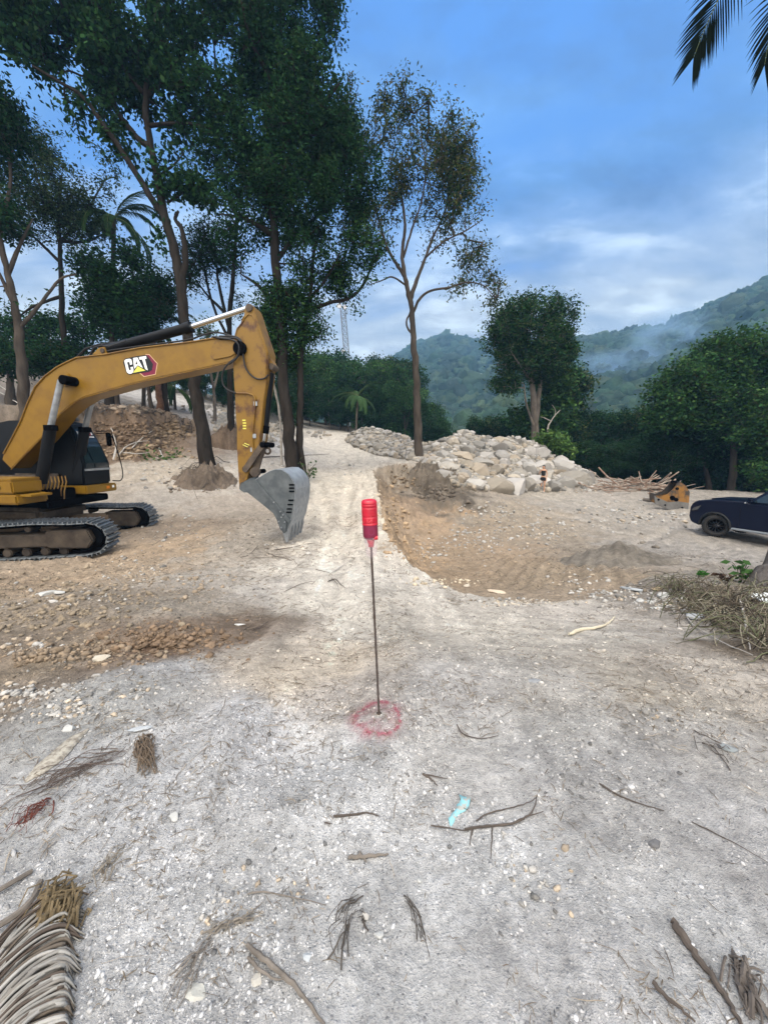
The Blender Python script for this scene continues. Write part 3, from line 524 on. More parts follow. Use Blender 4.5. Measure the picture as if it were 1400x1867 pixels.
def tree(name, label, limbs, cl, nleaf, lsize, lcol, origin, group=None, cat='tree', bark=None, rc=.55, droop=.3, lw=.26, tip=.010, vine=None, twigs=True, flare=1.5):
    """limbs: [(points, r0, r1)]; cl: clump centres (n,3); nleaf per clump"""
    root = empty(name, origin, label, cat, group); mb = MB(); nodes = []; nr = []
    for k, (pts, r0, r1) in enumerate(limbs):
        P = smooth_line(pts); m = len(P); rr = np.interp(np.linspace(0, 1, m), [0, 1], [r0, r1])
        if k == 0: rr = rr*(1 + (flare-1)*np.exp(-np.linspace(0, 1, m)*m*.35)); 
        rr = rr*(1 + .07*RNG.normal(size=m).clip(-1, 1)); P = P + np.column_stack([RNG.normal(0, .12, (m, 2)), np.zeros(m)])*rr[:, None]*(np.arange(m) > 0)[:, None]
        mb.tube(P, rr, 9 if r0 > .08 else 6)
        st = int(m*.35) if k == 0 else 1
        nodes += list(P[st:]); nr += list(rr[st:])
    nodes = np.array(nodes); n0 = len(nodes); allp = np.vstack([nodes, cl]); par = np.full(len(allp), -1); cnt = np.zeros(len(allp))
    dmin = np.array([np.min(np.linalg.norm(nodes - c, axis=1)) for c in cl]); order = np.argsort(dmin); act = list(range(n0)); arr = nodes.copy(); ids = np.arange(n0)
    for i in order:
        c = cl[i]; dv = c - arr; d = np.linalg.norm(dv, axis=1) + 0.6*np.maximum(0, -dv[:, 2]); j = ids[np.argmin(d)]; par[n0+i] = j
        arr = np.vstack([arr, c]); ids = np.append(ids, n0+i)
    for i in order[::-1]:
        cnt[n0+i] += 1; p_ = par[n0+i]
        if p_ >= n0: cnt[p_] += cnt[n0+i]
    if twigs:
        A = allp[par[n0:]]; B = cl; M = (A+B)/2 + RNG.normal(0, .06, A.shape)*np.linalg.norm(B-A, axis=1)[:, None]*1.2; M[:, 2] += .05*np.linalg.norm(B-A, axis=1)
        r1 = tip*np.sqrt(cnt[n0:]); pr = np.where(par[n0:] >= n0, tip*np.sqrt(np.maximum(cnt[par[n0:]], 1)), r1*1.25); r0 = np.minimum(pr, r1*1.5)
        for (a, b, x, y) in ((A, M, r0, (r0+r1)/2), (M, B, (r0+r1)/2, r1)):
            V, Q = segtubes(a, b, x, y); base_ = mb.n; mb.v.extend(map(tuple, V.tolist())); mb.f.extend([tuple(q) for q in (Q + base_).tolist()]); mb.n += len(V)
        # fine side twigs
        k = np.repeat(np.arange(len(cl)), 3); a = cl[k]; b = a + RNG.normal(0, rc*.7, a.shape); V, Q = segtubes(a, b, np.full(len(a), tip*.8), np.full(len(a), tip*.3), 3); base_ = mb.n
        mb.v.extend(map(tuple, V.tolist())); mb.f.extend([tuple(q) for q in (Q + base_).tolist()]); mb.n += len(V)
    tr = mesh('trunk', mb.v, mb.f, bark or MB1, root, smooth=True)
    k = np.repeat(np.arange(len(cl)), nleaf); C = cl[k] + RNG.normal(0, 1, (len(k), 3))*np.array([rc, rc, rc*.8])*np.repeat(RNG.uniform(.6, 1.2, (len(cl), 1)), nleaf, 0)*.6
    cc_ = np.array(lcol)[RNG.integers(0, len(lcol), len(k))]*np.repeat(RNG.uniform(.7, 1.35, (len(cl), 1)), nleaf, 0)*RNG.uniform(.65, 1.4, (len(k), 1))
    Ls = lsize*RNG.uniform(.6, 1.3, len(k))
    if vine is not None:
        vp = vine; C = np.vstack([C, vp]); Ls = np.append(Ls, RNG.uniform(.15, .3, len(vp))); cc_ = np.vstack([cc_, np.array(lcol)[RNG.integers(0, len(lcol), len(vp))]])
    leafmesh('crown', C, Ls, lw, droop, cc_, root); return root
def ell_pts(ells, Y, n, depth=None, thr=-.12, ns=.45, seed=1, shell=2.0, dy=0):
    """clump centres inside ellipses read off the photo, given true depth"""
    c = []; wts = []; rad = []
    for e in ells:
        px, py, rx, ry = e[:4]; Ye = Y + (e[4] if len(e) > 4 else 0); p = PY(px, py, Ye); D = (Ye)/(ray(px, py)[1]); a, b = rx/F*D, ry/F*D*1.0; c.append(p); rad.append((a, depth or (a+b)/2, b)); wts.append(rx*ry)
    wts = np.array(wts, float)/sum(wts); out = []
    while len(out) < n:
        i = RNG.choice(len(c), p=wts); d = RNG.normal(size=3); d /= np.linalg.norm(d); q = c[i] + np.array(rad[i])*d*RNG.random()**(1/shell)
        if vnoise(np.array(q[0]*ns + q[1]*.4), np.array(q[2]*ns + q[1]*.3), seed) + .5*vnoise(np.array(q[0]*ns*2.7), np.array(q[2]*ns*2.7 + q[1]), seed+1) > thr: out.append(q)
    return np.array(out)
def base_of(px, py=None, Y=None):
    """ground point under pixel column px at distance Y (or where the pixel meets the ground)"""
    if py is not None: return hit(px, py)
    x = (px-700)/F*Y/cp; 
    for _ in range(3):
        z = gz(x, Y); D = Y*cp - (z-CH)*sp; x = (px-700)/F*D
    return np.array([x, Y, gz(x, Y)])
G_DARK = [(.013, .040, .015), (.019, .048, .018), (.010, .030, .013), (.026, .055, .020)]
G_MID = [(.027, .072, .022), (.038, .088, .026), (.020, .056, .020), (.048, .092, .028)]
G_OLIVE = [(.070, .085, .032), (.050, .070, .028), (.095, .088, .040), (.034, .058, .024)]
G_FRESH = [(.065, .125, .034), (.085, .14, .040), (.05, .10, .03)]
# -- tall vine-clad tree left of the excavator's boom
b0 = hit(380, 848); Y = b0[1]
def L_(pts, Y, r0, r1, dy=0): return ([PY(a, b, Y + dy*i/max(1, len(pts)-1)) for i, (a, b) in enumerate(pts)], r0, r1)
limbs = [([b0 - (0, 0, .3), PY(366,760,Y), PY(354,690,Y), PY(340,600,Y), PY(330,520,Y), PY(318,450,Y), PY(302,400,Y), PY(290,340,Y), PY(276,270,Y), PY(266,180,Y), PY(280,90,Y), PY(290,-10,Y)], .30, .08),
 L_([(302,400),(270,350),(235,295),(205,250),(180,215),(150,175),(110,150),(60,120)], Y, .15, .04, -1.5), L_([(276,270),(245,245),(215,205),(180,150),(140,90),(90,40)], Y, .14, .04, 1), L_([(268,230),(300,226),(345,225),(385,235)], Y, .09, .03, -.5),
 L_([(290,320),(318,300),(335,280)], Y, .06, .02), L_([(266,180),(310,130),(350,70),(380,0)], Y, .10, .04, 1.5), L_([(330,530),(338,470),(332,420),(320,400),(326,385)], Y, .16, .05), L_([(305,370),(345,345),(375,330)], Y, .06, .02), L_([(262,170),(220,110),(200,30),(190,-40)], Y, .09, .04, -1)]
cl = ell_pts([(40,20,90,60),(110,80,90,60),(180,20,110,80),(190,130,80,55),(165,190,45,50),(260,120,75,90),(320,30,90,60),(325,140,60,60),(305,220,45,40),(230,200,60,50),(355,340,50,22),(190,-60,250,70),(215,250,25,30),(300,300,15,60)], Y, 600, thr=.05, ns=.8, seed=1)
vn = np.vstack([PY(a, b, Y) for a, b in [(302+RNG.normal(0,9)-(t-.5)*20, 200+t*260) for t in RNG.random(420)]]) + RNG.normal(0, .12, (420, 3))
tree('broadleaf_tree', 'tall leaning dark tree with hanging leaves and forked trunk, rooted in the low root mound', limbs, cl, 40, .23, G_DARK+G_MID[:1], b0, bark=MB1, rc=.5, droop=.75, lw=.30, tip=.012, vine=vn)
# -- giant dense tree in the middle with the twin trunk beside it
b0 = hit(532, 872); Y = b0[1]
limbs = [([b0 - (0, 0, .3), PY(528,800,Y), PY(517,700,Y), PY(511,600,Y), PY(505,500,Y), PY(498,400,Y), PY(492,300,Y), PY(500,200,Y), PY(510,90,Y), PY(515,-40,Y)], .30, .08)] + [L_(p, Y, .12, .03, d) for p, d in
 [([(498,400),(460,330),(420,280),(390,250)], 1), ([(492,300),(540,240),(590,190),(620,150)], -1), ([(500,480),(550,420),(610,370),(650,330)], 1.5), ([(500,430),(450,400),(400,390)], -1.5), ([(495,320),(440,240),(400,160),(390,80)], 1), ([(500,200),(560,120),(590,50)], 1), ([(505,160),(460,80),(440,0)], -1.5), ([(508,560),(470,520),(440,500)], 0)]]
cl = ell_pts([(530,-20,100,90),(540,70,90,80),(450,110,90,90),(480,170,110,80),(560,190,85,90),(430,230,90,80),(520,270,120,70),(600,270,85,75),(420,330,85,65),(500,360,120,70),(595,370,100,75),(640,340,60,70),(650,440,50,50),(560,450,110,55),(470,440,80,55),(440,20,70,80),(470,520,45,40),(400,-10,45,60)], Y, 1020, thr=.07, ns=.85, seed=2)
tree('broadleaf_tree', 'biggest tree with huge dense dark crown on the thicker of two trunks behind the bucket', limbs, cl, 82, .16, G_DARK+G_MID[2:3], b0, bark=MB1, rc=.52, droop=.35, lw=.27)
b1 = hit(547, 872) + np.array([0.1, .25, 0]); Y1 = b1[1]
limbs = [([b1 - (0, 0, .3), PY(546,800,Y1), PY(548,720,Y1), PY(549,650,Y1), PY(556,590,Y1), PY(566,545,Y1), PY(568,500,Y1), PY(575,440,Y1)], .19, .07),
 L_([(562,568),(600,552),(635,545),(662,520),(680,480),(695,455)], Y1, .10, .04, 1), L_([(556,590),(540,560),(520,530)], Y1, .07, .03, -1), L_([(566,545),(600,500),(620,460)], Y1, .07, .03, -1)]
cl = ell_pts([(560,520,70,40),(620,510,55,35),(660,470,35,45),(510,560,45,45),(500,620,30,50),(560,600,30,40),(545,660,30,45),(600,560,50,16)], Y1, 330, thr=-.12, ns=.55, seed=3)
tree('broadleaf_tree', 'thinner trunk hugging the big one behind the bucket, its limb reaching toward the mast', limbs, cl, 60, .16, G_DARK+G_MID, b1, bark=MB1, rc=.55, droop=.4)
# -- tall olive tree at the head of the pit
b2 = hit(763, 838); Y = b2[1]
limbs = [([b2 - (0, 0, .4), PY(762,780,Y), PY(759,700,Y), PY(755,640,Y), PY(752,580,Y), PY(747,545,Y), PY(738,505,Y), PY(733,460,Y), PY(738,410,Y), PY(730,340,Y)], .25, .06),
 L_([(747,548),(760,510),(775,470),(790,430),(810,390),(820,330)], Y, .13, .03, 1), L_([(738,505),(722,480),(705,450),(690,400),(670,340),(650,280)], Y, .11, .03, 1), L_([(740,520),(715,505),(695,512),(672,520)], Y, .06, .02, -.5),
 L_([(752,572),(765,545),(785,530),(820,524),(850,515),(880,520),(900,540)], Y, .09, .02, -1), L_([(775,470),(810,440),(850,420),(880,400)], Y, .06, .02, -1), L_([(735,470),(750,420),(770,360),(775,290),(760,230)], Y, .08, .02, -1), L_([(755,612),(744,600),(741,585),(748,570)], Y, .07, .05, 0)]
cl = ell_pts([(640,190,40,48),(700,190,45,30),(740,205,50,50),(790,235,45,45),(830,270,38,40),(690,260,70,55),(760,300,85,55),(840,320,38,55),(640,290,45,60),(680,360,65,55),(760,380,80,45),(845,390,38,38),(700,440,60,35),(800,440,45,28),(860,470,40,30),(880,500,35,30),(850,530,35,20),(900,540,18,28),(640,370,40,40)], Y, 600, thr=-.02, ns=.6, seed=2)
lr = cl[:, 0] > PY(760,300,Y)[0]; cl = cl[~(lr & (RNG.random(len(cl)) < .25))]
tree('broadleaf_tree', 'tall slender tree with straight trunk and sparse olive crown at the head of the pit', limbs, cl, 46, .20, G_OLIVE+G_DARK[:1], b2, bark=MB2, rc=.52, droop=.8, lw=.20, tip=.011)
# -- rounded tree behind the rock heap and its neighbours
Y = 34.; b3 = base_of(978, Y=Y)
limbs = [([b3 - (0, 0, .4), PY(975,790,Y), PY(972,720,Y), PY(965,680,Y), PY(960,640,Y), PY(955,590,Y)], .36, .08), L_([(974,780),(982,720),(988,680),(1000,640),(1005,600)], Y, .24, .06, 1), L_([(968,700),(950,670),(930,640)], Y, .12, .04, -1), L_([(978,790),(960,740),(955,700)], Y, .12, .04, -1)]
cl = ell_pts([(970,570,60,30),(925,600,35,32),(1015,590,35,38),(965,620,75,40),(930,650,40,32),(1005,650,40,32),(900,620,20,22),(1030,640,20,20),(975,665,60,30),(925,700,28,18)], Y, 700, thr=-.25, ns=.5, seed=1, shell=3)
tree('broadleaf_tree', 'round bushy tree with several pale stems standing alone behind the rock heap', limbs, cl, 62, .25, G_DARK+G_MID[:2]+[(.06,.085,.03)], b3, bark=MB3, rc=.62, droop=-.1, lw=.22)
Y = 37.; b = base_of(1012, Y=Y)
cl = ell_pts([(1010,700,38,40),(1000,760,45,40),(960,770,40,30),(1030,720,30,30)], Y, 260, thr=-.3, seed=3)
tree('broadleaf_tree', 'lighter green young tree filling the gap right of the round tree', [([b - (0,0,.3), PY(1008,780,Y), PY(1010,700,Y)], .14, .04)], cl, 36, .40, G_MID+G_FRESH[:1], b, bark=MB3, rc=.7)
Y = 39.; b = base_of(1048, Y=Y)
cl = ell_pts([(1045,695,30,22),(1060,705,20,18),(1040,730,24,20)], Y, 110, thr=-.2, seed=2)
tree('broadleaf_tree', 'small dark see-through crown poking up just right of the round bushy tree', [([b - (0,0,.3), PY(1046,790,Y), PY(1048,700,Y)], .12, .04)], cl, 26, .36, G_OLIVE[:2]+G_DARK, b, bark=MB2, rc=.7)
Y = 29.; b = base_of(1010, Y=Y); cl = ell_pts([(1005,805,26,16),(1022,818,22,12),(1030,825,16,10)], Y, 70, thr=-.5, seed=2)
tree('shrub', 'bright yellow green shrub behind the top of the rock heap', [([b - (0,0,.2), PY(1010,830,Y), PY(1006,800,Y)], .05, .02)], cl, 36, .30, G_FRESH, b, cat='shrub', rc=.5)
Y = 33.; b = base_of(1010, Y=Y); mb = MB(); 
tree('dead_tree', 'thin bare bleached tree leaning behind the rock heap', [([b - (0,0,.3), PY(998,790,Y), PY(1006,765,Y), PY(1020,748,Y)], .09, .03), L_([(1004,768),(992,762),(985,760)], Y, .04, .02), L_([(1010,760),(1012,748),(1006,738)], Y, .03, .015)], np.array([PY(1022,748,Y)]), 3, .2, G_DARK, b, bark=mat('dead_wood', (.34,.31,.27), .9, nscale=4, namt=.3), rc=.2, cat='dead tree')
# -- right-hand wood
def wood(label, Y, stem, ells, n, nl, ls, cols, group=None, bark=None, thr=-.25, seed=1, extra=(), rc=.7, r0=.28, name='broadleaf_tree', droop=.2):
    b = base_of(stem[0][0], Y=Y); limbs = [([b - (0, 0, .4)] + [PY(a, c, Y) for a, c in stem], r0, .07)] + [L_(e, Y, .10, .03, 1) for e in extra]
    return tree(name, label, limbs, ell_pts(ells, Y, n, thr=thr+.05, seed=seed, ns=.6), int(nl*1.25), ls*.72, cols, b, bark=bark or MB2, rc=rc, group=group, droop=droop)
wood('largest tree of the right-hand wood, broad layered crown above the parked car', 27., [(1334,880),(1338,800),(1345,720),(1350,660)], [(1330,640,55,35),(1380,640,60,40),(1290,665,45,35),(1250,690,50,35),(1320,700,70,40),(1390,710,60,50),(1225,725,40,35),(1280,750,60,35),(1360,780,60,40),(1460,700,60,80),(1210,760,28,28)], 900, 40, .36, G_MID+G_DARK[1:2], extra=[[(1340,780),(1300,730),(1260,700)],[(1342,740),(1380,690),(1400,660)],[(1340,800),(1370,760),(1400,740)]], thr=-.16, seed=3)
wood('dark low tree under the right side of the big crown, behind the car', 30., [(1290,880),(1275,800)], [(1250,800,50,35),(1230,780,35,25),(1300,810,50,35)], 260, 34, .40, G_DARK, seed=2)
wood('leafy green tree behind the car windscreen at the right edge', 24., [(1420,880),(1400,800)], [(1390,810,35,40),(1400,860,28,22),(1420,760,40,50)], 260, 34, .32, G_MID, seed=1)
# ------------------------------------------------------------------ palms
MP = mat('palm_leaf', (.045, .085, .03), .5, attr=True, transl=.12, spec=.05)
def frond(rach, L, wd, parent, col, n=52, droop=.35, al=.62, fan=0.0, rr=.018, up=None):
    P = smooth_line(rach, 6); m = len(P); s = np.linspace(0, 1, m); mb = MB(); mb.tube(P, rr*(1-s*.85), 5); nv0 = len(mb.v)
    V = []; Q = []
    for i, t in enumerate(np.linspace(.12, .995, n)):
        k = t*(m-1); a = int(min(k, m-2)); p = P[a] + (P[a+1]-P[a])*(k-a); tg = P[a+1]-P[a]; tg = tg/np.linalg.norm(tg)
        side = np.cross(tg, up if up is not None else (0, 0, 1.)); side = side/(np.linalg.norm(side) + 1e-6)
        ln = L*(.35 + .65*math.sin(min(1, t*1.1+.08)*math.pi*.86))*random.uniform(.85, 1.1); ang = al*(1 - .55*t)
        for sg in (-1, 1):
            d = tg*math.cos(ang) + side*sg*math.sin(ang) + np.array((0, 0, random.uniform(-.06, .06))); d /= np.linalg.norm(d); q = p.copy(); w_ = wd*random.uniform(.75, 1.1); nrm = np.cross(d, np.cross(tg, side)); nrm /= np.linalg.norm(nrm) + 1e-6
            st = len(V)
            for z, (f, ww) in enumerate(((0, .5), (.3, 1), (.65, .8), (1., .05))):
                V += [q + nrm*w_*ww*.5, q - nrm*w_*ww*.5]
                if z < 3: d = d + np.array((0, 0, -droop*(.35+.3*z))); d /= np.linalg.norm(d); q = q + d*ln*(.3, .35, .35)[z]
            for z in range(3): Q.append((st+2*z, st+2*z+1, st+2*z+3, st+2*z+2))
    nb = len(mb.v); Vv = np.array(mb.v + [tuple(x) for x in V]); Fq = mb.f + [tuple(nb+j for j in q) for q in Q]
    c = np.tile(np.array(col), (len(Vv), 1))*1.0; c[:nb] = (.10, .12, .05); c[nb:] *= np.repeat(RNG.uniform(.7, 1.3, len(V)//8), 8)[:, None]
    return mesh('frond', Vv, Fq, MP, parent, color=c)
def palm(label, b, top, nf, fl, ll, wd, cols, group=None, lean=None, r=.16, n=40, skip=None, droop=.35, upness=(-.35, 1.25), bark=None):
    root = empty('coconut_palm', b, label, 'palm', group); b = np.array(b, float); top = np.array(top, float); mid = b*.45 + top*.55 + np.array((-(top-b)[0]*.12, 0, 0))
    P = smooth_line([b - (0, 0, .3), b*.8+mid*.2, mid, top], 8); mb = MB(); mb.tube(P, r*np.interp(np.linspace(0, 1, len(P)), [0, .12, 1], [1.7, 1.05, .75]), 10); mb.build('trunk', bark or MB2, root, smooth=True)
    for i in range(nf):
        a = i*2.399 + random.uniform(-.2, .2); e = upness[0] + (upness[1]-upness[0])*((i*.618) % 1); L = fl*random.uniform(.85, 1.1); h = np.array((math.cos(a), math.sin(a), 0)); pts = [top.copy()]; ang = e
        for k in range(6): ang -= .10 + droop*.55*(k/5)*1.2; pts.append(pts[-1] + L/6*(h*math.cos(ang) + np.array((0, 0, 1))*math.sin(ang)))
        frond(pts, ll, wd, root, cols[i % len(cols)], n=n, droop=droop, rr=r*.16)
    return root
PC = [(.024, .05, .018), (.016, .034, .014), (.034, .06, .022)]
Yp = 46.; b = base_of(649, Y=Yp); palm('young coconut palm with drooping fronds at the far end of the haul road', b, PY(653,722,Yp), 16, 3.3, .95, .10, [(.035,.07,.025),(.025,.05,.02)], n=26, r=.13, bark=MB3)
Yp = 27.; b = base_of(214, Y=Yp); palm('tall coconut palm on the sky, its crown just above a leafy tree', b, PY(208,398,Yp), 17, 3.6, .85, .085, PC[:2], n=26, r=.17)
Yp = 33.; b = base_of(320, Y=Yp); palm('short coconut palm seen through the gap under the boom', b, PY(318,705,Yp), 13, 2.6, .8, .09, PC, n=24, r=.12)
Yp = 30.; b = base_of(262, Y=Yp); palm('dark coconut palm behind the top of the boom, low among the left trees', b, PY(272,590,Yp), 15, 3.4, .9, .10, PC[1:2], n=24, r=.15)
# overhead palm whose trunk foot stands at the right edge
bR = base_of(1400, Y=5.9); root = empty('coconut_palm', bR, 'nearest palm, thick grey trunk foot at the right edge, dark fronds hanging from overhead', 'palm')
topR = PY(1640, -330, 6.6); mb = MB(); P = smooth_line([bR - (0, 0, .3), bR + (.03, .02, .12), bR + (.28, .08, .6), bR*.6 + topR*.4 + (.5, 0, .2), topR], 7); mb.tube(P, np.interp(np.linspace(0, 1, len(P)), [0, .05, .12, .24, 1], [.60, .50, .34, .24, .15]), 18); tk = mb.build('trunk', mat('palm_bark', (.13, .12, .115), .95, nscale=7, namt=.5, bump=.05, bscale=9, color2=(.045, .04, .038), stretch=(1, 1, .35), spec=.04), root, smooth=True)
DK = (.004, .007, .006)
frond([topR, PY(1530,-330,6.3), PY(1420,-210,6.1), PY(1350,-90,6.0), PY(1308,0,6.0), PY(1282,58,6.0), PY(1264,104,6.0)], .72, .026, root, DK, n=46, droop=.13, al=.85, rr=.014, up=(0, -1., 0.12))
frond([topR, PY(1580,-230,6.4), PY(1490,-110,6.3), PY(1430,-20,6.2), PY(1404,60,6.2), PY(1393,118,6.2)], .70, .024, root, DK, n=46, droop=.13, al=.8, rr=.014, up=(0, -1., 0.12))
for q in ([(1700,-500,6.4),(1820,-480,6.2),(1900,-330,6.0)], [(1660,-480,7.5),(1640,-560,9),(1650,-500,10.5)], [(1750,-380,7.5),(1900,-350,8.5),(2000,-200,9)]):
    frond([topR] + [PY(*k) for k in q], .8, .04, root, DK, n=50, droop=.2, al=.8, rr=.02)
# ------------------------------------------------------------------ trees of the left slope
wood('feathery tree with a thin straight dark trunk and airy crown, second from the left edge', 25., [(122,700),(116,600),(111,480),(108,400),(112,320)], [(120,270,50,35),(75,290,45,40),(160,300,45,45),(60,350,50,45),(120,350,75,45),(180,340,30,30),(90,410,70,40),(150,400,50,35)], 360, 30, .24, [(.035,.06,.028),(.05,.075,.035),(.024,.044,.02)], thr=-.06, seed=1, extra=[[(112,440),(150,400),(190,330)],[(112,480),(60,430),(20,400)],[(110,400),(70,330),(60,270)],[(114,540),(60,560),(20,590)],[(112,440),(160,440),(200,420)]], bark=MB1, r0=.2, rc=.6)
wood('grey barked tree forking near the left edge, with dark overhanging foliage', 19., [(44,700),(36,620),(28,560),(15,500),(0,430),(-20,330)], [(-10,180,45,40),(10,220,35,35),(-10,280,40,40),(15,400,45,30),(30,480,50,35),(90,500,50,30),(110,540,50,25),(0,540,50,30),(60,440,40,30),(-60,300,60,100)], 330, 34, .28, G_DARK, thr=.0, seed=2, extra=[[(34,600),(70,560),(110,510),(140,500)],[(28,560),(0,500),(-20,470)],[(15,500),(40,440),(60,400)],[(0,430),(20,330),(10,240)]], bark=MB2, r0=.24, rc=.55, droop=.4)
wood('leafy tree wrapped round the palm on the left slope', 23., [(200,690),(204,600),(205,500)], [(205,465,40,25),(180,490,40,28),(230,470,35,30),(210,540,45,40),(170,570,45,30),(235,580,40,30)], 300, 34, .30, G_DARK+G_MID[:1], thr=-.06, seed=3, bark=MB1, r0=.2, rc=.6)
wood('slim tree with upswept bare twigs between the leaning tree and the big tree', 24., [(421,770),(420,700),(418,600),(424,520),(430,440),(432,380)], [(380,430,40,30),(365,470,35,40),(400,480,40,40),(380,540,45,35),(420,560,30,30),(350,520,25,35)], 300, 15, .22, G_DARK, thr=-.15, seed=1, extra=[[(418,620),(390,560),(370,480),(360,430)],[(418,600),(400,520),(392,450),(398,400)],[(420,580),(380,540),(350,500)]], bark=MB1, r0=.22, rc=.6)
wood('dark tree crowded behind the boom knee', 27., [(300,700),(295,620)], [(290,520,40,30),(320,500,30,30),(280,570,45,35),(330,560,35,30),(250,600,45,30),(310,610,45,30)], 240, 34, .30, G_DARK, thr=-.05, seed=2, bark=MB1, rc=.6)
wood('dark tree behind the boom cylinder, left of the trunk fork', 29., [(150,720),(150,650)], [(150,600,45,28),(80,590,40,25),(120,640,50,22),(200,620,40,25),(50,620,35,20),(20,600,30,25)], 220, 32, .34, G_DARK+G_MID[:1], thr=-.05, seed=3, bark=MB1, rc=.7)
wood('low leafy tree at the left edge above the slope', 24., [(20,700),(15,660)], [(10,650,45,28),(50,660,45,25),(90,650,40,22),(-30,640,50,40)], 240, 34, .30, G_DARK, thr=-.3, seed=1, rc=.6)
wood('reddish brown trunk on top of the cut bank, seen under the boom', 26.5, [(293,740),(288,700),(284,660),(280,600)], [(290,560,30,25),(270,620,30,20)], 80, 24, .3, G_DARK, bark=mat('bark_red', (.12,.06,.035), .95, nscale=6, namt=.5, bump=.02), r0=.26, rc=.6)
wood('grey trunk on the cut bank just left of the reddish one', 26.8, [(276,745),(270,700),(264,640)], [(262,610,30,22)], 60, 24, .3, G_DARK, bark=MB2, r0=.18, rc=.6)
wood('thin pale forked tree seen between the boom and the stick', 31., [(392,740),(388,700),(382,660),(378,600)], [(378,600,25,20)], 30, 14, .3, G_MID, bark=MB3, r0=.12, rc=.6, extra=[[(390,710),(398,680),(402,650)]])
wood('white stemmed sapling leaning against the big trunk', 21.5, [(513,800),(508,740),(497,690),(492,620),(483,560)], [(500,640,18,30),(490,600,16,20)], 40, 16, .25, G_DARK, bark=mat('bark_white', (.36,.33,.29), .9, nscale=5, namt=.4), r0=.06, rc=.4)
# ------------------------------------------------------------------ background forest: a few individual trees built once, then copied
protos = []
for k in range(6):
    h = 12.; el = []; random.seed(40+k)
    c = []; nn = 230
    es = [((random.uniform(-2.2, 2.2), random.uniform(-2, 2), random.uniform(5.2, 10.3)), random.uniform(1.5, 2.6)) for _ in range(9)] + [((0, 0, 10.6), 1.5), ((random.uniform(-2.5, 2.5), random.uniform(-2, 2), 3.8), 1.9), ((random.uniform(-2, 2), random.uniform(-2, 2), 3.2), 1.9)]
    while len(c) < nn:
        e = random.choice(es); d = RNG.normal(size=3); d /= np.linalg.norm(d); c.append(np.array(e[0]) + d*np.array((1, 1, .75))*e[1]*RNG.random()**.33)
    lims = [([np.array((0, 0, -.5)), np.array((.1, 0, 3)), np.array((-.1, .1, 6.5)), np.array((.1, 0, 9.5))], .22, .06)] + [([np.array((0, 0, random.uniform(3, 6)))] + [np.array(e[0])*.5 + np.array((0, 0, 2.2)), np.array(e[0])], .09, .03) for e in es[:5]]
    pr = tree('forest_tree', 'x', lims, np.array(c), 46, .36, [G_DARK, G_MID, G_DARK+G_MID, G_MID+G_FRESH[:1], G_DARK+G_OLIVE[:1], G_DARK][k], np.zeros(3), rc=.85, bark=[MB2, MB3][k % 2], tip=.014, lw=.3, droop=.1)
    pr['pw'] = max(abs(v[0]) for v in c); protos.append(pr)
used = set(); NTREE = 0
def clone(k, loc, sx, sz_, rot, label, group, cat='tree'):
    global NTREE
    src = protos[k]
    if k in used:
        o = src.copy(); COL.objects.link(o)
        for ch in src.children:
            c = ch.copy(); COL.objects.link(c); c.parent = o; c.matrix_parent_inverse = ch.matrix_parent_inverse
    else: o = src; used.add(k)
    o.location = loc; o.rotation_euler = (0, 0, rot); o.scale = (sx, sx, sz_); o['label'] = label; o['group'] = group; o['category'] = cat; NTREE += 1
    return o
def row(pxs, Y, tops, label, group, ks=(0, 1, 2, 3, 4, 5), wj=1.0, jit=2.0):
    for px in pxs:
        px = px + random.uniform(-8, 8); y = Y + random.uniform(-jit, jit); b = base_of(px, Y=y); py = np.interp(px, [a for a, _ in tops], [c for _, c in tops]) + random.uniform(-8, 10)
        lb_ = label(px, y) if callable(label) else label; zt = PY(px, py, y)[2]; h = max(3., zt - b[2]); clone(random.choice(ks), b - (0, 0, .1), h/12*random.uniform(.85, 1.15)*wj, h/12, random.uniform(0, 6.28), lb_, group)
random.seed(5)
def lab_right(px, y):
    w_ = 'just right of the rock heap' if px < 1100 else 'behind the brush pile' if px < 1190 else 'behind the loose bucket' if px < 1265 else 'behind the car bonnet' if px < 1340 else 'behind the car cabin'
    return ('front-row' if y < 33 else 'second-row' if y < 36.5 else 'middle-row' if y < 41 else 'rear') + ' dark tree of the shaded wood ' + w_
def lab_left(px, y):
    w_ = 'left of the boom' if px < 60 else 'above the boom knee' if px < 200 else 'above the straight boom' if px < 320 else 'between the leaning tree and the stick' if px < 430 else 'behind the stick and big trunk'
    return ('rear' if y > 45 else 'middle' if y > 36 else 'near') + ' dark tree of the wood ' + w_
def lab_end(px, y):
    w_ = 'right of the twin trunks' if px < 610 else 'behind the young palm' if px < 690 else 'left of the pale trunk' if px < 745 else 'right of the pale trunk'
    return ('far' if y > 62 else 'middle' if y > 55 else 'near') + ' green tree closing the haul road ' + w_
T1 = [(380,640),(480,640),(560,645),(600,645),(640,662),(700,660),(735,668),(760,700),(790,735),(815,770),(840,775)]
row(np.arange(540, 800, 27), 58, T1, lab_end, 'trees at the far end of the haul road', ks=(1, 2, 3))
row(np.arange(560, 770, 30), 66, [(a, b-6) for a, b in T1], lab_end, 'trees at the far end of the haul road', ks=(0, 1, 4))
row(np.arange(545, 700, 24), 52, [(500,700),(600,700),(660,715),(700,730)], lab_end, 'trees at the far end of the haul road', ks=(0, 5, 2), wj=.9)
row(np.arange(690, 840, 22), 50, [(690,690),(740,700),(780,745),(820,775),(850,790)], 'tree on the slope falling away behind the small rubble heap', 'trees behind the rock heaps', ks=(0, 2, 5), wj=.8)
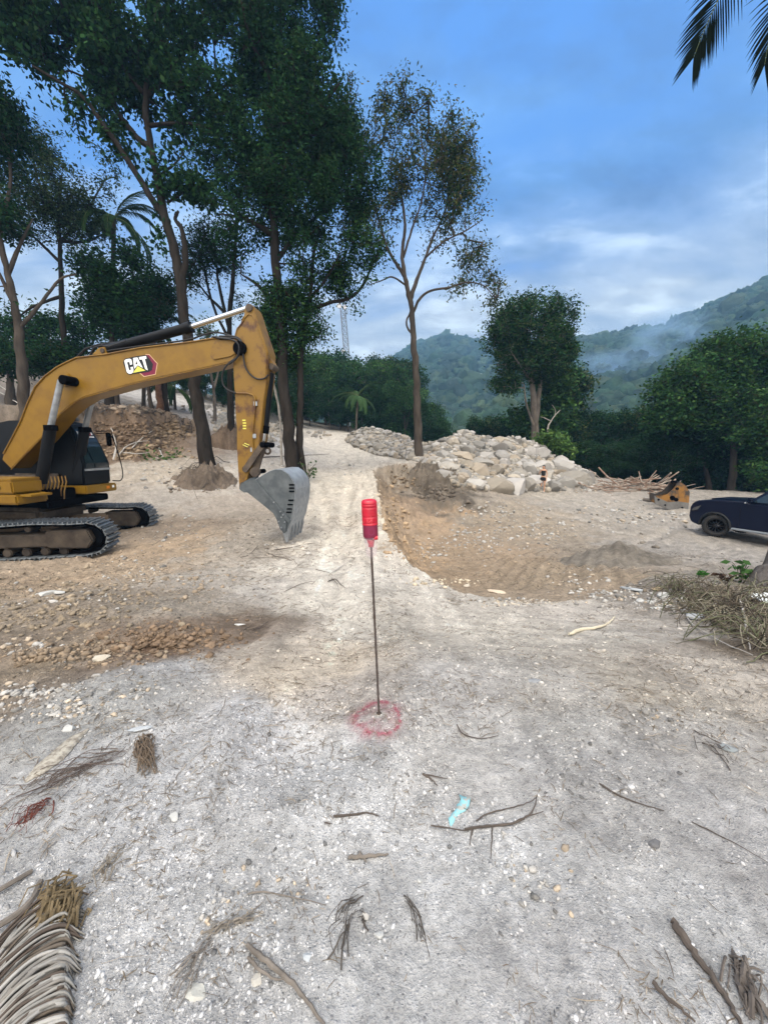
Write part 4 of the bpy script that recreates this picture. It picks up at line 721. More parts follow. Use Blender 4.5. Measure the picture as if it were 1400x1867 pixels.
row(np.arange(835, 965, 24), 46, [(830,775),(860,752),(890,750),(920,770),(940,752),(970,740)], 'tree top showing above the middle of the rock heap', 'trees behind the rock heaps', ks=(0, 4, 5), wj=.8)
row(np.arange(1030, 1200, 20), 38, [(1020,760),(1060,745),(1100,752),(1150,748),(1190,742),(1220,740)], lab_right, 'trees of the shaded wood on the right', ks=(0, 5, 4), wj=.95)
row(np.arange(1050, 1420, 28), 44, [(1040,765),(1100,758),(1150,752),(1200,740),(1300,720),(1420,700)], lab_right, 'trees of the shaded wood on the right', ks=(0, 5), wj=1.1)
row(np.arange(1110, 1460, 30), 34, [(1090,800),(1150,790),(1200,770),(1300,760),(1420,760)], lab_right, 'trees of the shaded wood on the right', ks=(0, 5), wj=1.0)
row(np.arange(1060, 1240, 26), 31, [(1050,820),(1100,812),(1150,800),(1240,790)], lab_right, 'trees of the shaded wood on the right', ks=(0, 5), wj=1.5)
row(np.arange(-60, 560, 34), 48, [(-60,640),(0,640),(100,650),(200,645),(300,640),(400,645),(480,640),(560,655)], lab_left, 'trees of the wood behind the excavator', ks=(0, 4, 5), jit=3)
row(np.arange(220, 540, 30), 42, [(200,660),(300,670),(400,665),(540,690)], lab_left, 'trees of the wood behind the excavator', ks=(0, 5, 1), jit=2, wj=.9)
row(np.arange(-120, 200, 36), 33, [(-120,620),(0,640),(100,655),(200,655)], lab_left, 'trees of the wood behind the excavator', ks=(0, 4, 5), jit=2)
row(np.arange(-300, -60, 60), 28, [(-300,500),(0,500)], lab_left, 'trees of the wood behind the excavator', ks=(0, 4))
row(np.arange(1450, 1700, 50), 26, [(1450,640),(1700,600)], 'tree of the wood beyond the parked car', 'trees of the wood beyond the car', ks=(0, 4))
for k, pr in enumerate(protos):
    if k not in used: clone(k, base_of(600, Y=70), 1, 1, 0, 'tree in the green wall closing the far end of the haul road', 'trees at the far end of the haul road')
for pr in protos:
    if 'pw' in pr: del pr['pw']
for o in bpy.data.objects:
    if 'pw' in o: del o['pw']
# ------------------------------------------------------------------ excavator
OX = np.array((-9.64, 10.52, -1.15)); TH = R(-5.8); fu = np.array((math.cos(TH), math.sin(TH), 0)); nu = np.array((-math.sin(TH), math.cos(TH), 0)); UP = np.array((0, 0, 1.))
def bp(px, py, off=0.0):
    """photo point on the upright plane of the boom, off metres towards the viewer"""
    d = ray(px, py); c = np.array([0, 0, CH]); t = (-off - (c-OX)@nu)/(d@nu); return c + t*d
def U(s, l, z): return OX + fu*s + nu*l + UP*z
ex = empty('excavator', tuple(OX), 'large yellow crawler excavator with its grey bucket resting on the ground', 'excavator')
MY = mat('yellow_paint', (.20, .108, .006), .42, nscale=2.2, namt=.3, spec=.4, color2=(.13, .062, .007), thr=(.45, .8), bump=.002, bscale=30)
MY2 = mat('yellow_paint_rusty', (.185, .098, .007), .5, nscale=3.0, color2=(.065, .024, .010), thr=(.50, .68), spec=.45, bump=.003, bscale=30)
MK = mat('black_paint', (.006, .007, .009), .4, spec=.14)
MKM = mat('black_matt', (.004, .004, .005), .8, spec=.05)
MGL = mat('dark_glass', (.012, .022, .028), .06, spec=.8)
MCH = mat('chrome_rod', (.62, .66, .70), .18, metal=1.0)
MST = mat('bucket_steel', (.075, .088, .098), .45, metal=.35, nscale=4, color2=(.13, .145, .155), thr=(.4, .7), bump=.002, bscale=20)
MWR = mat('worn_steel', (.34, .37, .40), .35, metal=.5, nscale=6, namt=.4)
MRB = mat('hose_rubber', (.012, .012, .014), .5)
MDR = mat('dirty_steel', (.10, .078, .058), .8, nscale=5, color2=(.045, .035, .03), bump=.006)
MTR = mat('track_steel', (.17, .195, .215), .42, metal=.45, nscale=7, color2=(.06, .057, .055), thr=(.45, .75))
MFR = mat('track_frame_dirt', (.075, .062, .05), .85, nscale=3, color2=(.03, .026, .024), bump=.006, spec=.05)
def slab(name, pts, off, th, m, bevel=.012, parent=ex, mb=None):
    A = [bp(a, b, off) for a, b in pts]; B = [p + nu*th for p in A]; q = MB(); q.prism(A, B); return q.build(name, m, parent, bevel=bevel)
boom = slab('boom', [(430,616),(388,617),(343,624),(257,634),(193,646),(140,652),(122,660),(103,670),(82,686),(64,706),(50,736),(38,768),(22,799),(7,827),(4,838),(21,855),(48,827),(75,799),(101,768),(110,755),(130,738),(154,724),(189,714),(240,700),(279,691),(343,677),(386,668),(424,659),(432,645)], .27, .54, MY, .018)
# welded seam flanges along the upper edge and the boss of the stick joint
q = MB(); top = [(430,616),(388,617),(343,624),(257,634),(193,646),(140,652),(122,660),(103,670),(82,686),(64,706),(50,736),(38,768),(22,799),(7,827)]
for o in (.285, -.285): q.tube([bp(a, b, o) for a, b in top], .018, 6)
q.build('edge_flange', MY2, boom, smooth=True)
q = MB(); bot = [(21,855),(48,827),(75,799),(101,768),(110,755),(130,738),(154,724),(189,714),(240,700),(279,691),(343,677),(386,668),(424,659)]; q.tube([bp(a, b+1, .277) for a, b in bot], .012, 6); q.build('edge_flange', MY2, boom, smooth=True)
slab('joint_plate', [(384,638),(384,650),(390,656),(420,650),(436,640),(436,625),(430,617),(392,621)], .300, .03, MY2, .008, boom)
def disc(name, px, py, off, r, th, m, parent=ex, n=20, bev=.008):
    c = bp(px, py, off); q = MB(); q.tube([c, c + nu*th], r, n); return q.build(name, m, parent, bevel=bev)
disc('pivot_pin', 436, 634, .33, .16, .70, MKM, boom)
disc('pivot_pin', 114, 692, .62, .115, 1.24, MKM, boom); disc('pin_boss', 116, 691, .34, .17, .68, MY, boom)
# logo decal on the boom side: hexagon, black field, three white letters, yellow triangle
def zl(x, y): return (200 + x*.0786, 620 + y*.0786)
def decal(name, pts, off, m, parent=boom):
    A = [bp(*zl(a, b), off) for a, b in pts]; V = A + [p + nu*.002 for p in A]; n = len(A); o = mesh(name, V, [tuple(range(n)), tuple(range(2*n-1, n-1, -1))] + [(i, (i+1) % n, n+(i+1) % n, n+i) for i in range(n)], m, parent)
    return o
mw = mat('decal_white', (.78, .80, .80), .4); mm_ = mat('decal_maroon', (.16, .012, .04), .4); mb_ = mat('decal_black', (.006, .008, .012), .4); my_ = mat('decal_yellow', (.60, .58, .10), .4); mo_ = mat('decal_edge', (.62, .42, .25), .4)
lg = decal('logo_decal', [(840,326),(925,330),(1118,540),(1072,800),(800,855),(700,768),(850,690)], .2740, mo_)
decal('hexagon', [(850,340),(918,343),(1102,545),(1058,788),(806,838),(718,764),(850,700)], .2765, mm_, lg)
decal('field', [(335,470),(365,430),(640,372),(850,345),(905,400),(1010,560),(985,700),(900,742),(740,760),(540,785),(470,805),(420,785),(385,735),(318,520)], .2790, mb_, lg)
decal('letter', [(345,480),(378,448),(470,432),(508,450),(522,500),(530,560),(482,578),(466,520),(450,505),(416,512),(412,530),(455,690),(470,705),(495,695),(500,670),(488,630),(540,618),(560,690),(550,745),(515,775),(450,782),(410,750),(396,720)], .2815, mw, lg)
decal('letter', [(548,415),(650,403),(775,645),(725,622),(660,583),(576,665),(560,540)], .2815, mw, lg); decal('letter_gap', [(622,478),(604,568),(652,556)], .2840, mb_, lg)
decal('letter', [(683,396),(848,368),(862,432),(820,440),(892,704),(832,672),(757,450),(702,456)], .2815, mw, lg)
decal('triangle', [(656,603),(838,706),(543,762)], .2815, my_, lg)
# stick
st = slab('stick', [(445,574),(446,563),(448,556),(453.5,553),(459,555),(464,565),(470,584),(479,612),(489,641),(488,668),(487,690),(481,728),(478,760),(474,800),(470,826),(455,858),(451,874),(438,886),(436,883),(435,868),(432,815),(432,780),(430,760),(429,728),(426.5,693),(424.7,652),(428,611),(432,599),(440,590)], .245, .49, MY2, .012)
q = MB(); q.tube([bp(a, b, .258) for a, b in [(444,577),(440,590),(432,600),(429,612),(433,618),(442,628),(447,640)]], .012, 6); q.tube([bp(a, b, .256) for a, b in [(440,592),(446,580),(453,573),(460,575),(466,586),(476,616),(486,641),(485,668),(484,690)]], .013, 6); q.build('weld_bead', MY2, st, smooth=True)
disc('pivot_pin', 453.5, 560.5, .29, .085, .58, MDR, st); disc('pivot_pin', 494, 668, .16, .08, .32, MDR, st)
slab('cylinder_lug', [(487,645),(497,660),(500,668),(496,675),(488,676),(486,660)], .13, .26, MY2, .01, st)
disc('pivot_pin', 446.5, 855.5, .28, .075, .56, MKM, st); disc('pivot_pin', 443, 886, .30, .10, .60, MDR, st)
q = MB()
for a, b in [(466,736),(464,795),(460,820)]: c = bp(a, b, .27); q.box(c, (.09, .03, .11))
q.build('pipe_clamp', MWR, st, bevel=.008)
q = MB(); q.tube([bp(a, b, .28) for a, b in [(430,717),(450,717),(461,720),(465,726),(465,740),(460,795),(462,835)]], .020, 8); q.build('oil_pipe', MY2, st, smooth=True)
q = MB()
for x0, y0, x1, y1 in ((443,811,452,815), (446,808,455,812)): q.tube([bp(x0, y0, .25), bp(x1, y1, .25)], .010, 5)
for x0, y0, w_, h_ in ((443,770,6,2.4), (443,775,6,2.4), (443,780,6,2.4), (442,765,6,2.4)): A = [bp(x0, y0, .2475), bp(x0+w_, y0, .2475), bp(x0+w_, y0+h_, .2475), bp(x0, y0+h_, .2475)]; q.prism(A, [p + nu*.002 for p in A])
q.build('sticker', my_, st)
# hydraulic cylinders
def cyl(name, a, b, r, m, parent, off, n=18): q = MB(); q.tube([bp(*a, off), bp(*b, off)], r, n); return q.build(name, m, parent, bevel=.012)
sc = cyl('stick_cylinder', (186,640), (346,597), .118, MK, ex, 0); cyl('cylinder_gland', (337,600), (350,596), .135, MK, sc, 0); cyl('cylinder_rod', (346,597), (452,562), .062, MCH, sc, 0)
slab('cylinder_lug', [(168,646),(180,634),(190,632),(196,646)], .16, .05, MY, .008, boom); slab('cylinder_lug', [(168,646),(180,634),(190,632),(196,646)], -.11, .05, MY, .008, boom); disc('pivot_pin', 186, 639, .19, .06, .38, MDR, boom)
q = MB(); q.tube([bp(a, b, .10) for a, b in [(165,648),(172,634),(186,630),(200,632),(230,622)]], .025, 8); q.tube([bp(a, b, -.08) for a, b in [(140,652),(156,636),(180,628),(215,624)]], .022, 8); q.build('hose', MRB, sc, smooth=True)
for o in (.50, -.50):
    k = MB(); A, B = bp(93, 778, .50) + nu*(.50-o), bp(76, 880, .50) + nu*(.50-o); k.tube([A, B], .130, 18); bc = k.build('boom_cylinder', MK, ex, bevel=.012)
    k = MB(); k.tube([bp(112, 694, .50) + nu*(.50-o), A], .072, 16); k.build('cylinder_rod', MWR, bc, smooth=True); k = MB(); k.tube([A - UP*.10, A + UP*.04], .15, 18); k.build('cylinder_gland', MKM, bc, bevel=.01)
bcc = cyl('bucket_cylinder', (493,680), (482,786), .098, MK, ex, 0); cyl('cylinder_gland', (483,776), (481.5,790), .12, MKM, bcc, 0); cyl('cylinder_rod', (482,790), (478,810), .06, MCH, bcc, 0)
# hoses round the joint
for w_, o in (([(388,614),(412,616),(428,616),(438,622),(441,634),(434,650),(420,660),(409,673),(405,692),(412,708),(430,717)], .31), ([(400,613),(430,614),(442,626),(444,650),(448,670),(458,684),(470,691),(482,690),(490,683)], .30), ([(395,616),(425,620),(436,632),(432,652),(418,664)], .34), ([(196,640),(257,631),(340,620),(372,610),(395,606),(420,612),(434,620)], .12)):
    q = MB(); q.tube(smooth_line([bp(a, b, o) for a, b in w_], 4), .021, 8); q.build('hose', MRB, boom, smooth=True)
# linkage
def bar(name, a, b, r, off, th, m, parent):
    A = bp(*a, off); B = bp(*b, off); d = (B-A)/np.linalg.norm(B-A); n_ = np.cross(d, nu); pts = []
    for c, sg in ((A, -1), (B, 1)):
        for k in range(7): t = (k/6 - .5)*math.pi; pts.append(c + (d*math.cos(t) + n_*math.sin(t)*1)*r*sg)
    q = MB(); q.prism(pts, [p + nu*th for p in pts]); return q.build(name, m, parent, bevel=.006)
for o in (.31, -.27): bar('side_link', (447,856), (478,811), .075, o, .04, MDR, ex)
for o in (.20, -.12): bar('bucket_link', (478,811), (464,861), .085, o, .08, MDR, ex)
disc('link_pin', 478, 811, .33, .07, .66, MKM); disc('link_pin', 464, 861, .34, .12, .12, MDR); disc('link_pin', 464, 861, -.22, .12, .12, MDR); disc('link_pin', 464, 861, .30, .06, .6, MKM)
c = bp(488, 822, .05); q = MB(); q.tube([c + (fu*math.cos(a) + UP*math.sin(a))*.075 for a in np.linspace(0, 2*math.pi, 17)], .028, 8, cap=False); q.build('lifting_eye', MDR, ex, smooth=True)
# bucket: two side plates, wrapped shell with thickness, teeth and cutters
SP = [(466,874),(479,866),(491,859),(502,855.5),(514,856),(526,864),(535,877),(538.5,893),(537,919),(531,948),(524,968)]
LW = .62
bk = slab('bucket', [(436,890),(438,894),(445,898),(451,898),(465,909),(486,926),(498,936),(504,947),(510,962),(517,973),(524,968)] + SP[::-1][1:] + [(448,876),(440,882)], LW, .05, MST, .01)
slab('side_plate', [(436,890),(438,894),(445,898),(451,898),(465,909),(486,926),(498,936),(504,947),(510,962),(517,973),(524,968)] + SP[::-1][1:] + [(448,876),(440,882)], LW, .05, MST, .01, bk).location = tuple(nu*(2*LW-.05))
A = [bp(a, b, LW-.002) for a, b in SP]; cen = sum(A)/len(A); In = [p + (cen-p)/np.linalg.norm(cen-p)*.05 for p in A]; Bq = [p + nu*(2*LW-.004) for p in A]; Inb = [p + nu*(2*LW-.004) for p in In]; m = len(A)
V = A + Bq + In + Inb; Fq = [(i, i+1, m+i+1, m+i) for i in range(m-1)] + [(2*m+i, 3*m+i, 3*m+i+1, 2*m+i+1) for i in range(m-1)] + [(i, 2*m+i, 2*m+i+1, i+1) for i in range(m-1)] + [(m+i, m+i+1, 3*m+i+1, 3*m+i) for i in range(m-1)] + [(0, m, 3*m, 2*m), (m-1, 2*m-1+0, 4*m-1, 3*m-1)]
sh = mesh('bucket_shell', V, Fq, mat('bucket_steel_lit', (.30, .33, .36), .4, metal=.3, nscale=5, color2=(.20, .22, .24), thr=(.4, .7)), bk, smooth=True); sh.data.set_sharp_from_angle(angle=R(40))  # shell steel lightened to paint in the light falling on the bucket's top
q = MB()
for k in range(9):
    o = LW - .06 - k*(2*LW-.12)/8; q.tube([bp(a, b, LW) + nu*(LW-o) for a, b in [(538.5,893),(538,905),(536.5,920),(533,938),(528,956)]], .016, 5)
q.build('wear_strip', MWR, bk, smooth=True)
q = MB()
for y0 in (884, 890, 896, 912, 920, 928, 934): q.box(bp(532 - max(0, y0-905)*.18, y0, LW+.012), (.13, .03, .035))
q.build('corner_shroud', MKM, bk, bevel=.006)
slab('edge_stiffener', [(462,876),(466,874),(530,948),(527,956)], LW+.03, .035, MST, .006, bk)
cut = slab('side_cutter', [(505,950),(514,939),(523,954),(520,972),(511,966)], LW+.045, .05, MST, .01, bk)
q = MB()
for a, b in [(499,916),(511,933),(516,939),(513,943),(508,951),(519,952),(513,962)]: c = bp(a, b, LW+.07); q.tube([c, c + nu*.04], .018, 8)
q.build('bolt', MWR, cut)
for k in range(5):
    o = k*(2*LW-.18)/4 + .09; q = MB(); P = [bp(a, b, LW) + nu*o for a, b in [(512,958),(516,976),(520,990),(523,990),(527,970),(527,955)]]
    w2 = [.075, .07, .03, .03, .07, .075]; q.prism([p - nu*w_ for p, w_ in zip(P, w2)], [p + nu*w_ for p, w_ in zip(P, w2)]); q.build('tooth', MWR, bk, bevel=.006)
for o in (.22, -.30): slab('bucket_ear', [(436,890),(444,898),(470,895),(470,868),(448,874),(440,881)], o, .08, MST, .008, bk)
# upper structure
def ubox(name, s0, s1, l0, l1, z0, z1, m, parent=ex, bevel=.03):
    q = MB(); P = [U(s, l, z) for z in (z0, z1) for (s, l) in ((s0, l0), (s1, l0), (s1, l1), (s0, l1))]; q.add(P, [(0,3,2,1),(4,5,6,7),(0,1,5,4),(1,2,6,5),(2,3,7,6),(3,0,4,7)]); return q.build(name, m, parent, bevel=bevel)
tr_ = ubox('turntable', -.75, .75, -.75, .75, .80, 1.16, MFR, bevel=.1)
dk = ubox('deck_frame', -3.0, .95, -.62, 1.30, 1.14, 1.34, MKM)
bx1 = ubox('tool_box', -2.9, .86, -1.38, -.62, 1.62, 1.93, MY, bevel=.035); ubox('box_lid', -2.9, .84, -1.36, -.64, 1.925, 1.985, MY, bx1, .018)
stp = ubox('side_step', -2.9, .98, -1.42, -.62, 1.36, 1.60, MY, bevel=.04); q = MB(); P = [U(.80, -1.30, 1.60), U(1.24, -1.30, 1.60), U(1.24, -.75, 1.60), U(.80, -.75, 1.60)]; q.prism(P, [p - UP*.06 for p in P]); q.build('step_plate', MY, stp, bevel=.01)
c = U(.52, -1.383, 1.77); q = MB(); q.tube([c, c - nu*.012], .042, 16); q.build('round_lock', MDR, bx1)
q = MB(); q.tube(smooth_line([U(-.25, -1.1, 2.7), U(-.05, -1.40, 2.35), U(.12, -1.47, 1.95), U(.22, -1.47, 1.40)], 5), .026, 8); q.build('handrail', MKM, ex, smooth=True)
eb = ubox('engine_hood', -3.0, -1.9, -1.3, 1.3, 1.34, 2.6, MY, bevel=.08); ubox('counterweight', -3.6, -3.0, -1.4, 1.4, 1.15, 2.5, MY, bevel=.15)
ubox('boom_mount', -1.0, .35, -.34, -.29, 1.3, 2.0, MDR, bevel=.01); ubox('boom_mount', -1.0, .35, .29, .34, 1.3, 2.0, MDR, bevel=.01)
q = MB(); random.seed(3)
for k in range(7): x = .55 + k*.055; q.tube([U(x, -.42 + k*.05, 1.28), U(x+.02, -.40 + k*.05, 1.55), U(x+.06, -.34+k*.05, 1.80), U(x-.1, -.2+k*.05, 1.95)], .017, 6)
q.build('valve_pipes', MY2, ex, smooth=True); ubox('valve_block', .35, .85, -.5, .3, 1.30, 1.62, MKM, bevel=.02)
q = MB(); q.tube(smooth_line([U(-1.5, -.5, 1.98), U(-1.2, -.55, 2.35), U(-.9, -.5, 2.4), U(-.75, -.35, 2.1)], 5), .045, 8); q.tube(smooth_line([U(-1.9, -.6, 2.0), U(-1.5, -.62, 2.2), U(-1.1, -.55, 2.22), U(-.9, -.4, 2.0)], 5), .04, 8); q.build('hydraulic_hoses', MDR, ex, smooth=True)
# cab on the far side of the boom
prof = [(-1.8,1.66),(1.06,1.66),(1.10,2.28),(.98,2.75),(.78,3.28),(.66,3.42),(.30,3.50),(-1.2,3.50),(-1.8,3.40)]
q = MB(); cx_ = .0
A = [U(s, .36 + max(0, z-2.2)*.11, z) for s, z in prof]; B = [U(s, 1.34 - max(0, z-2.2)*.14, z) for s, z in prof]; q.prism(A, B); cab = q.build('cab', MK, ex, bevel=.045)
def cf(l, z, o=.0):   # point on the cab front
    s = np.interp(z, [1.66, 2.28, 2.75, 3.28], [1.06, 1.10, .98, .78]); a = .36 + max(0, z-2.2)*.11; b = 1.34 - max(0, z-2.2)*.14; return U(s+o, a + (b-a)*l, z)
def fp(name, l0, l1, z0, z1, m, o=.012, parent=cab, n=8, th=.01):
    q = MB(); zs = np.linspace(z0, z1, n); V = [cf(l, z, o) for z in zs for l in (l0, l1)] + [cf(l, z, o-th) for z in zs for l in (l0, l1)]
    Fq = [(2*i, 2*i+1, 2*i+3, 2*i+2) for i in range(n-1)] + [(2*n+2*i, 2*n+2*i+2, 2*n+2*i+3, 2*n+2*i+1) for i in range(n-1)] + [(0, 2*n, 2*n+1, 1), (2*n-2, 2*n-1, 4*n-1, 4*n-2)] + [(2*i, 2*i+2, 2*n+2*i+2, 2*n+2*i) for i in range(n-1)] + [(2*i+1, 2*n+2*i+1, 2*n+2*i+3, 2*i+3) for i in range(n-1)]
    return mesh(name, V, Fq, m, parent)
ws = fp('windscreen', .10, .90, 2.13, 3.24, MGL); fp('screen_band', .12, .88, 3.00, 3.20, mat('band_clear', (.03, .04, .045), .2), .016, ws, 4)
q = MB(); mr_ = mat('band_red', (.42, .03, .04), .5); mwh = mat('band_white', (.75, .72, .72), .5)
for k in range(9): fp('lettering', .16+.075*k, .16+.075*k+(.05 if k % 3 else .035), 3.10 - .01*(k % 2), 3.19, mr_ if k % 2 else mwh, .021, ws, 2)
for k in range(11): fp('lettering', .18+.06*k, .18+.06*k+.042, 3.02, 3.06, mwh, .021, ws, 2)
fp('frame_rail', .06, .94, 2.07, 2.13, MWR, .03, cab, 3, .03); q = MB(); q.tube([cf(.42, 2.15, .03), cf(.30, 2.6, .03), cf(.26, 2.95, .03)], .010, 5); q.build('wiper', MKM, ws)
q = MB(); P = [U(s, l, 3.5) for s, l in ((.55,.62),(.55,1.08),(-.5,1.08),(-.5,.62))]; q.prism(P, [p + UP*.09 for p in P]); q.build('roof_hatch', mat('grey_cover', (.10,.115,.13), .5), cab, bevel=.04)
cbase = ubox('cab_base', -1.9, 1.18, .30, 1.40, 1.42, 1.655, MY, bevel=.03); q = MB(); q.box((0, 0, 0), (.012, .10, .08)); o_ = q.build('base_light', mat('orange_lens', (.6, .18, .01), .3), cbase, xf=Matrix.Translation(U(1.188, 1.05, 1.55)) @ Matrix.Rotation(TH, 4, 'Z')); q = MB(); q.box((0, 0, 0), (.012, .07, .07)); q.build('base_sticker', mw, cbase, xf=Matrix.Translation(U(1.188, 1.24, 1.56)) @ Matrix.Rotation(TH, 4, 'Z'))
q = MB(); q.tube(smooth_line([U(.80, 1.28, 3.15), U(1.05, 1.52, 3.12), U(1.18, 1.60, 2.5), U(1.25, 1.60, 1.95), U(1.22, 1.52, 1.72), U(1.08, 1.36, 1.72)], 5), .016, 6); q.tube([U(.80, 1.28, 3.22), U(1.0, 1.62, 3.24), U(1.02, 1.68, 2.95)], .014, 6); q.build('grab_rail', MKM, ex, smooth=True)
q = MB(); q.box((0, 0, 0), (.07, .24, .42)); q.build('mirror', MKM, ex, bevel=.03, xf=Matrix.Translation(U(1.0, 1.50, 2.98)) @ Matrix.Rotation(TH + .3, 4, 'Z'))
# undercarriage
TT = R(12); ft = np.array((math.cos(TT), math.sin(TT), 0)); ntk = np.array((-math.sin(TT), math.cos(TT), 0))
def T(x, y, z): return OX + ft*x + ntk*y + UP*z
Lh, Hh, rr0 = 2.35, .92, .43
path = []
def addp(x, z, a): path.append((x, z, a))
xs = np.linspace(-Lh+rr0, Lh-rr0-.15, 18)
for x in xs: addp(x, Hh - .02 - .03*math.sin((x+Lh)/(2*Lh)*math.pi*3)**2, 0)
for a in np.linspace(90, -90, 11): addp(Lh-rr0 + rr0*math.cos(R(a)), .47 + (rr0-.02)*math.sin(R(a)) , 0)
for x in xs[::-1]: addp(x, .035, 0)
for a in np.linspace(270, 90, 11): addp(-Lh+rr0 + rr0*math.cos(R(a)), .47 + (rr0-.02)*math.sin(R(a)), 0)
pp = np.array([(a, b) for a, b, c in path]); pp = np.vstack([pp, pp[:1]]); dl = np.r_[0, np.cumsum(np.linalg.norm(np.diff(pp, axis=0), axis=1))]; NS = 50
for yc in (-1.42, 1.42):
    q = MB(); g_ = MB()
    for k in range(NS):
        s0 = dl[-1]*k/NS; c = np.array([np.interp(s0, dl, pp[:, i]) for i in (0, 1)]); c2 = np.array([np.interp((s0+.1) % dl[-1], dl, pp[:, i]) for i in (0, 1)]); d = c2-c; d /= np.linalg.norm(d); nn_ = np.array((-d[1], d[0])); pl = dl[-1]/NS*.88
        def sb(mbx, along, out_, la, lo):
            P = []
            for w_ in (-1, 1):
                for (a, o) in ((-la, -lo), (la, -lo), (la, lo), (-la, lo)): e = c + d*(along+a) + nn_*(out_+o); P.append(T(e[0], yc + w_*.325, e[1]))
            mbx.prism(P[:4], P[4:])
        sb(q, 0, -.012, pl/2, .011)
        for al in (-.30, .22): sb(q, al*pl, .022, .013, .030)
        P = []
        for w_ in (-1, 1):
            for (a, o) in ((-.1, -.11), (.1, -.11), (.1, -.025), (-.1, -.025)): e = c + d*a + nn_*o; P.append(T(e[0], yc + w_*.10, e[1]))
        g_.prism(P[:4], P[4:])
    tk = q.build('crawler_track', MTR, ex, bevel=.003, seg=1); g_.build('chain_link', MKM, tk)
    q = MB(); w0 = .24
    for (x0, x1, z0, z1) in ((-1.75, 1.35, .30, .66),): P = [T(x0, yc-w0, z0), T(x1, yc-w0, z0), T(x1, yc-w0, z1-.06), T(x0+.3, yc-w0, z1)]; q.prism(P, [p + ntk*2*w0 for p in P])
    P = [T(1.0, yc-w0-.05, .27), T(1.88, yc-w0-.05, .22), T(2.02, yc-w0-.05, .42), T(1.92, yc-w0-.05, .70), T(1.0, yc-w0-.05, .70)]; q.prism(P, [p + ntk*(2*w0+.1) for p in P]); fr = q.build('track_frame', MFR, ex, bevel=.03)
    for x in np.linspace(-1.5, 1.3, 8): q = MB(); q.tube([T(x, yc-.2, .17), T(x, yc+.2, .17)], .105, 14); q.build('roller', MFR, fr, bevel=.02)
    for x in (-.9, .6): q = MB(); q.tube([T(x, yc-.2, .74), T(x, yc+.2, .74)], .07, 12); q.build('roller', MFR, fr, bevel=.01)
    q = MB(); q.tube([T(Lh-rr0-.03, yc-.12, .47), T(Lh-rr0-.03, yc+.12, .47)], .31, 22); q.build('idler_wheel', MKM, ex, bevel=.03)
    q = MB(); q.tube([T(-Lh+rr0+.03, yc-.12, .47), T(-Lh+rr0+.03, yc+.12, .47)], .31, 22); q.build('sprocket', MKM, ex, bevel=.03)
    sg = -1 if yc > 0 else 1
    for x0, x1 in ((.25, 1.0), (-.25, -1.0)):
        q = MB(); P = [T(x0-.22, yc + sg*1.1, .55), T(x0+.22, yc + sg*1.1, .55), T(x1+.25, yc + sg*.15, .38), T(x1-.25, yc + sg*.15, .38)]; q.prism(P, [p + UP*.27 for p in P]); q.build('frame_leg', mat('mud_coated', (.19, .14, .095), .95, nscale=4, color2=(.10, .075, .055), bump=.01), ex, bevel=.05)
# ------------------------------------------------------------------ rocks
def cutrock(seed, planes=9, base_=None):
    rg = np.random.default_rng(seed); v, f = base_ or I2; v = v.copy()*1.15
    for _ in range(planes):
        n = rg.normal(size=3); n /= np.linalg.norm(n); d = rg.uniform(.55, .88); k = v@n - d; v = v - np.outer(np.maximum(k, 0), n)
    v *= (1 + .025*rg.normal(size=(len(v), 1))); v[:, 0] *= rg.uniform(.9, 1.5); v[:, 1] *= rg.uniform(.8, 1.1); v[:, 2] *= rg.uniform(.65, .95); return v, f
ROCKS = [cutrock(s) for s in range(14)]
MRK = mat('pale_rock', (.5, .5, .5), .9, nscale=1.7, namt=.30, bump=.02, bscale=9, attr=True)
def rock_obj(name, loc, s, ri, col, label, cat, group=None, rot=None, sc3=(1, 1, 1), parent=None):
    v, f = ROCKS[ri % 14]; rt = Matrix.Rotation(rot if rot is not None else random.uniform(0, 6.28), 3, 'Z') @ Matrix.Rotation(random.uniform(-.35, .35), 3, 'X')
    V = (v*np.array(sc3)*s) @ np.array(rt).T; o = mesh(name, V, [tuple(map(int, q)) for q in f], MRK, parent, color=np.tile(np.array(col), (len(V), 1))); o.location = tuple(loc); o.data.polygons.foreach_set('use_smooth', np.ones(len(f), bool))
    try: o.data.set_sharp_from_angle(angle=R(22))
    except Exception: pass
    return tag(o, label, cat, group)
def rcol(): k = random.uniform(.75, 1.2); c = random.choice([(.33,.31,.275),(.37,.355,.33),(.42,.40,.375),(.29,.27,.235),(.35,.30,.235),(.25,.24,.22),(.38,.34,.28)]); return tuple(min(.5, x*k*.80) for x in c)
TOPL = [(632,797),(645,789),(665,781),(700,785),(735,797),(750,806),(770,812),(800,805),(830,795),(845,787),(858,790),(870,797),(900,800),(940,800),(975,810),(1000,828),(1012,840),(1040,850),(1065,860),(1078,872)]
BASL = [(632,800),(650,815),(690,830),(745,838),(775,842),(800,860),(830,883),(850,891),(900,893),(960,896),(1000,895),(1040,888),(1065,880),(1078,874)]
ip = lambda L_, x: np.interp(x, [a for a, _ in L_], [b for _, b in L_])
def heap_pt(px, t):
    yt, yb = ip(TOPL, px), ip(BASL, px); hb = hit0(px, yb); Db = hb[1]*cp - (hb[2]-CH)*sp; dp = np.interp(px, [632, 700, 745, 800, 850, 950, 1020, 1078], [3, 6, 4.5, 5, 6.5, 6.5, 4, 1.2])
    py = yb + (yt-yb)*t; return PD(px, py, Db + dp*t)
gx_ = np.linspace(632, 1078, 120); gt = np.linspace(0, 1, 26); HP = np.array([[heap_pt(x, t) for t in gt] for x in gx_])
bk_ = []
for i in range(120): a = HP[i, -1]; bk_.append([a + np.array((0, 1.2, -.8)), np.array((a[0]*1.05, a[1]+4.0, gz(a[0], a[1]+4.0) - .6))])
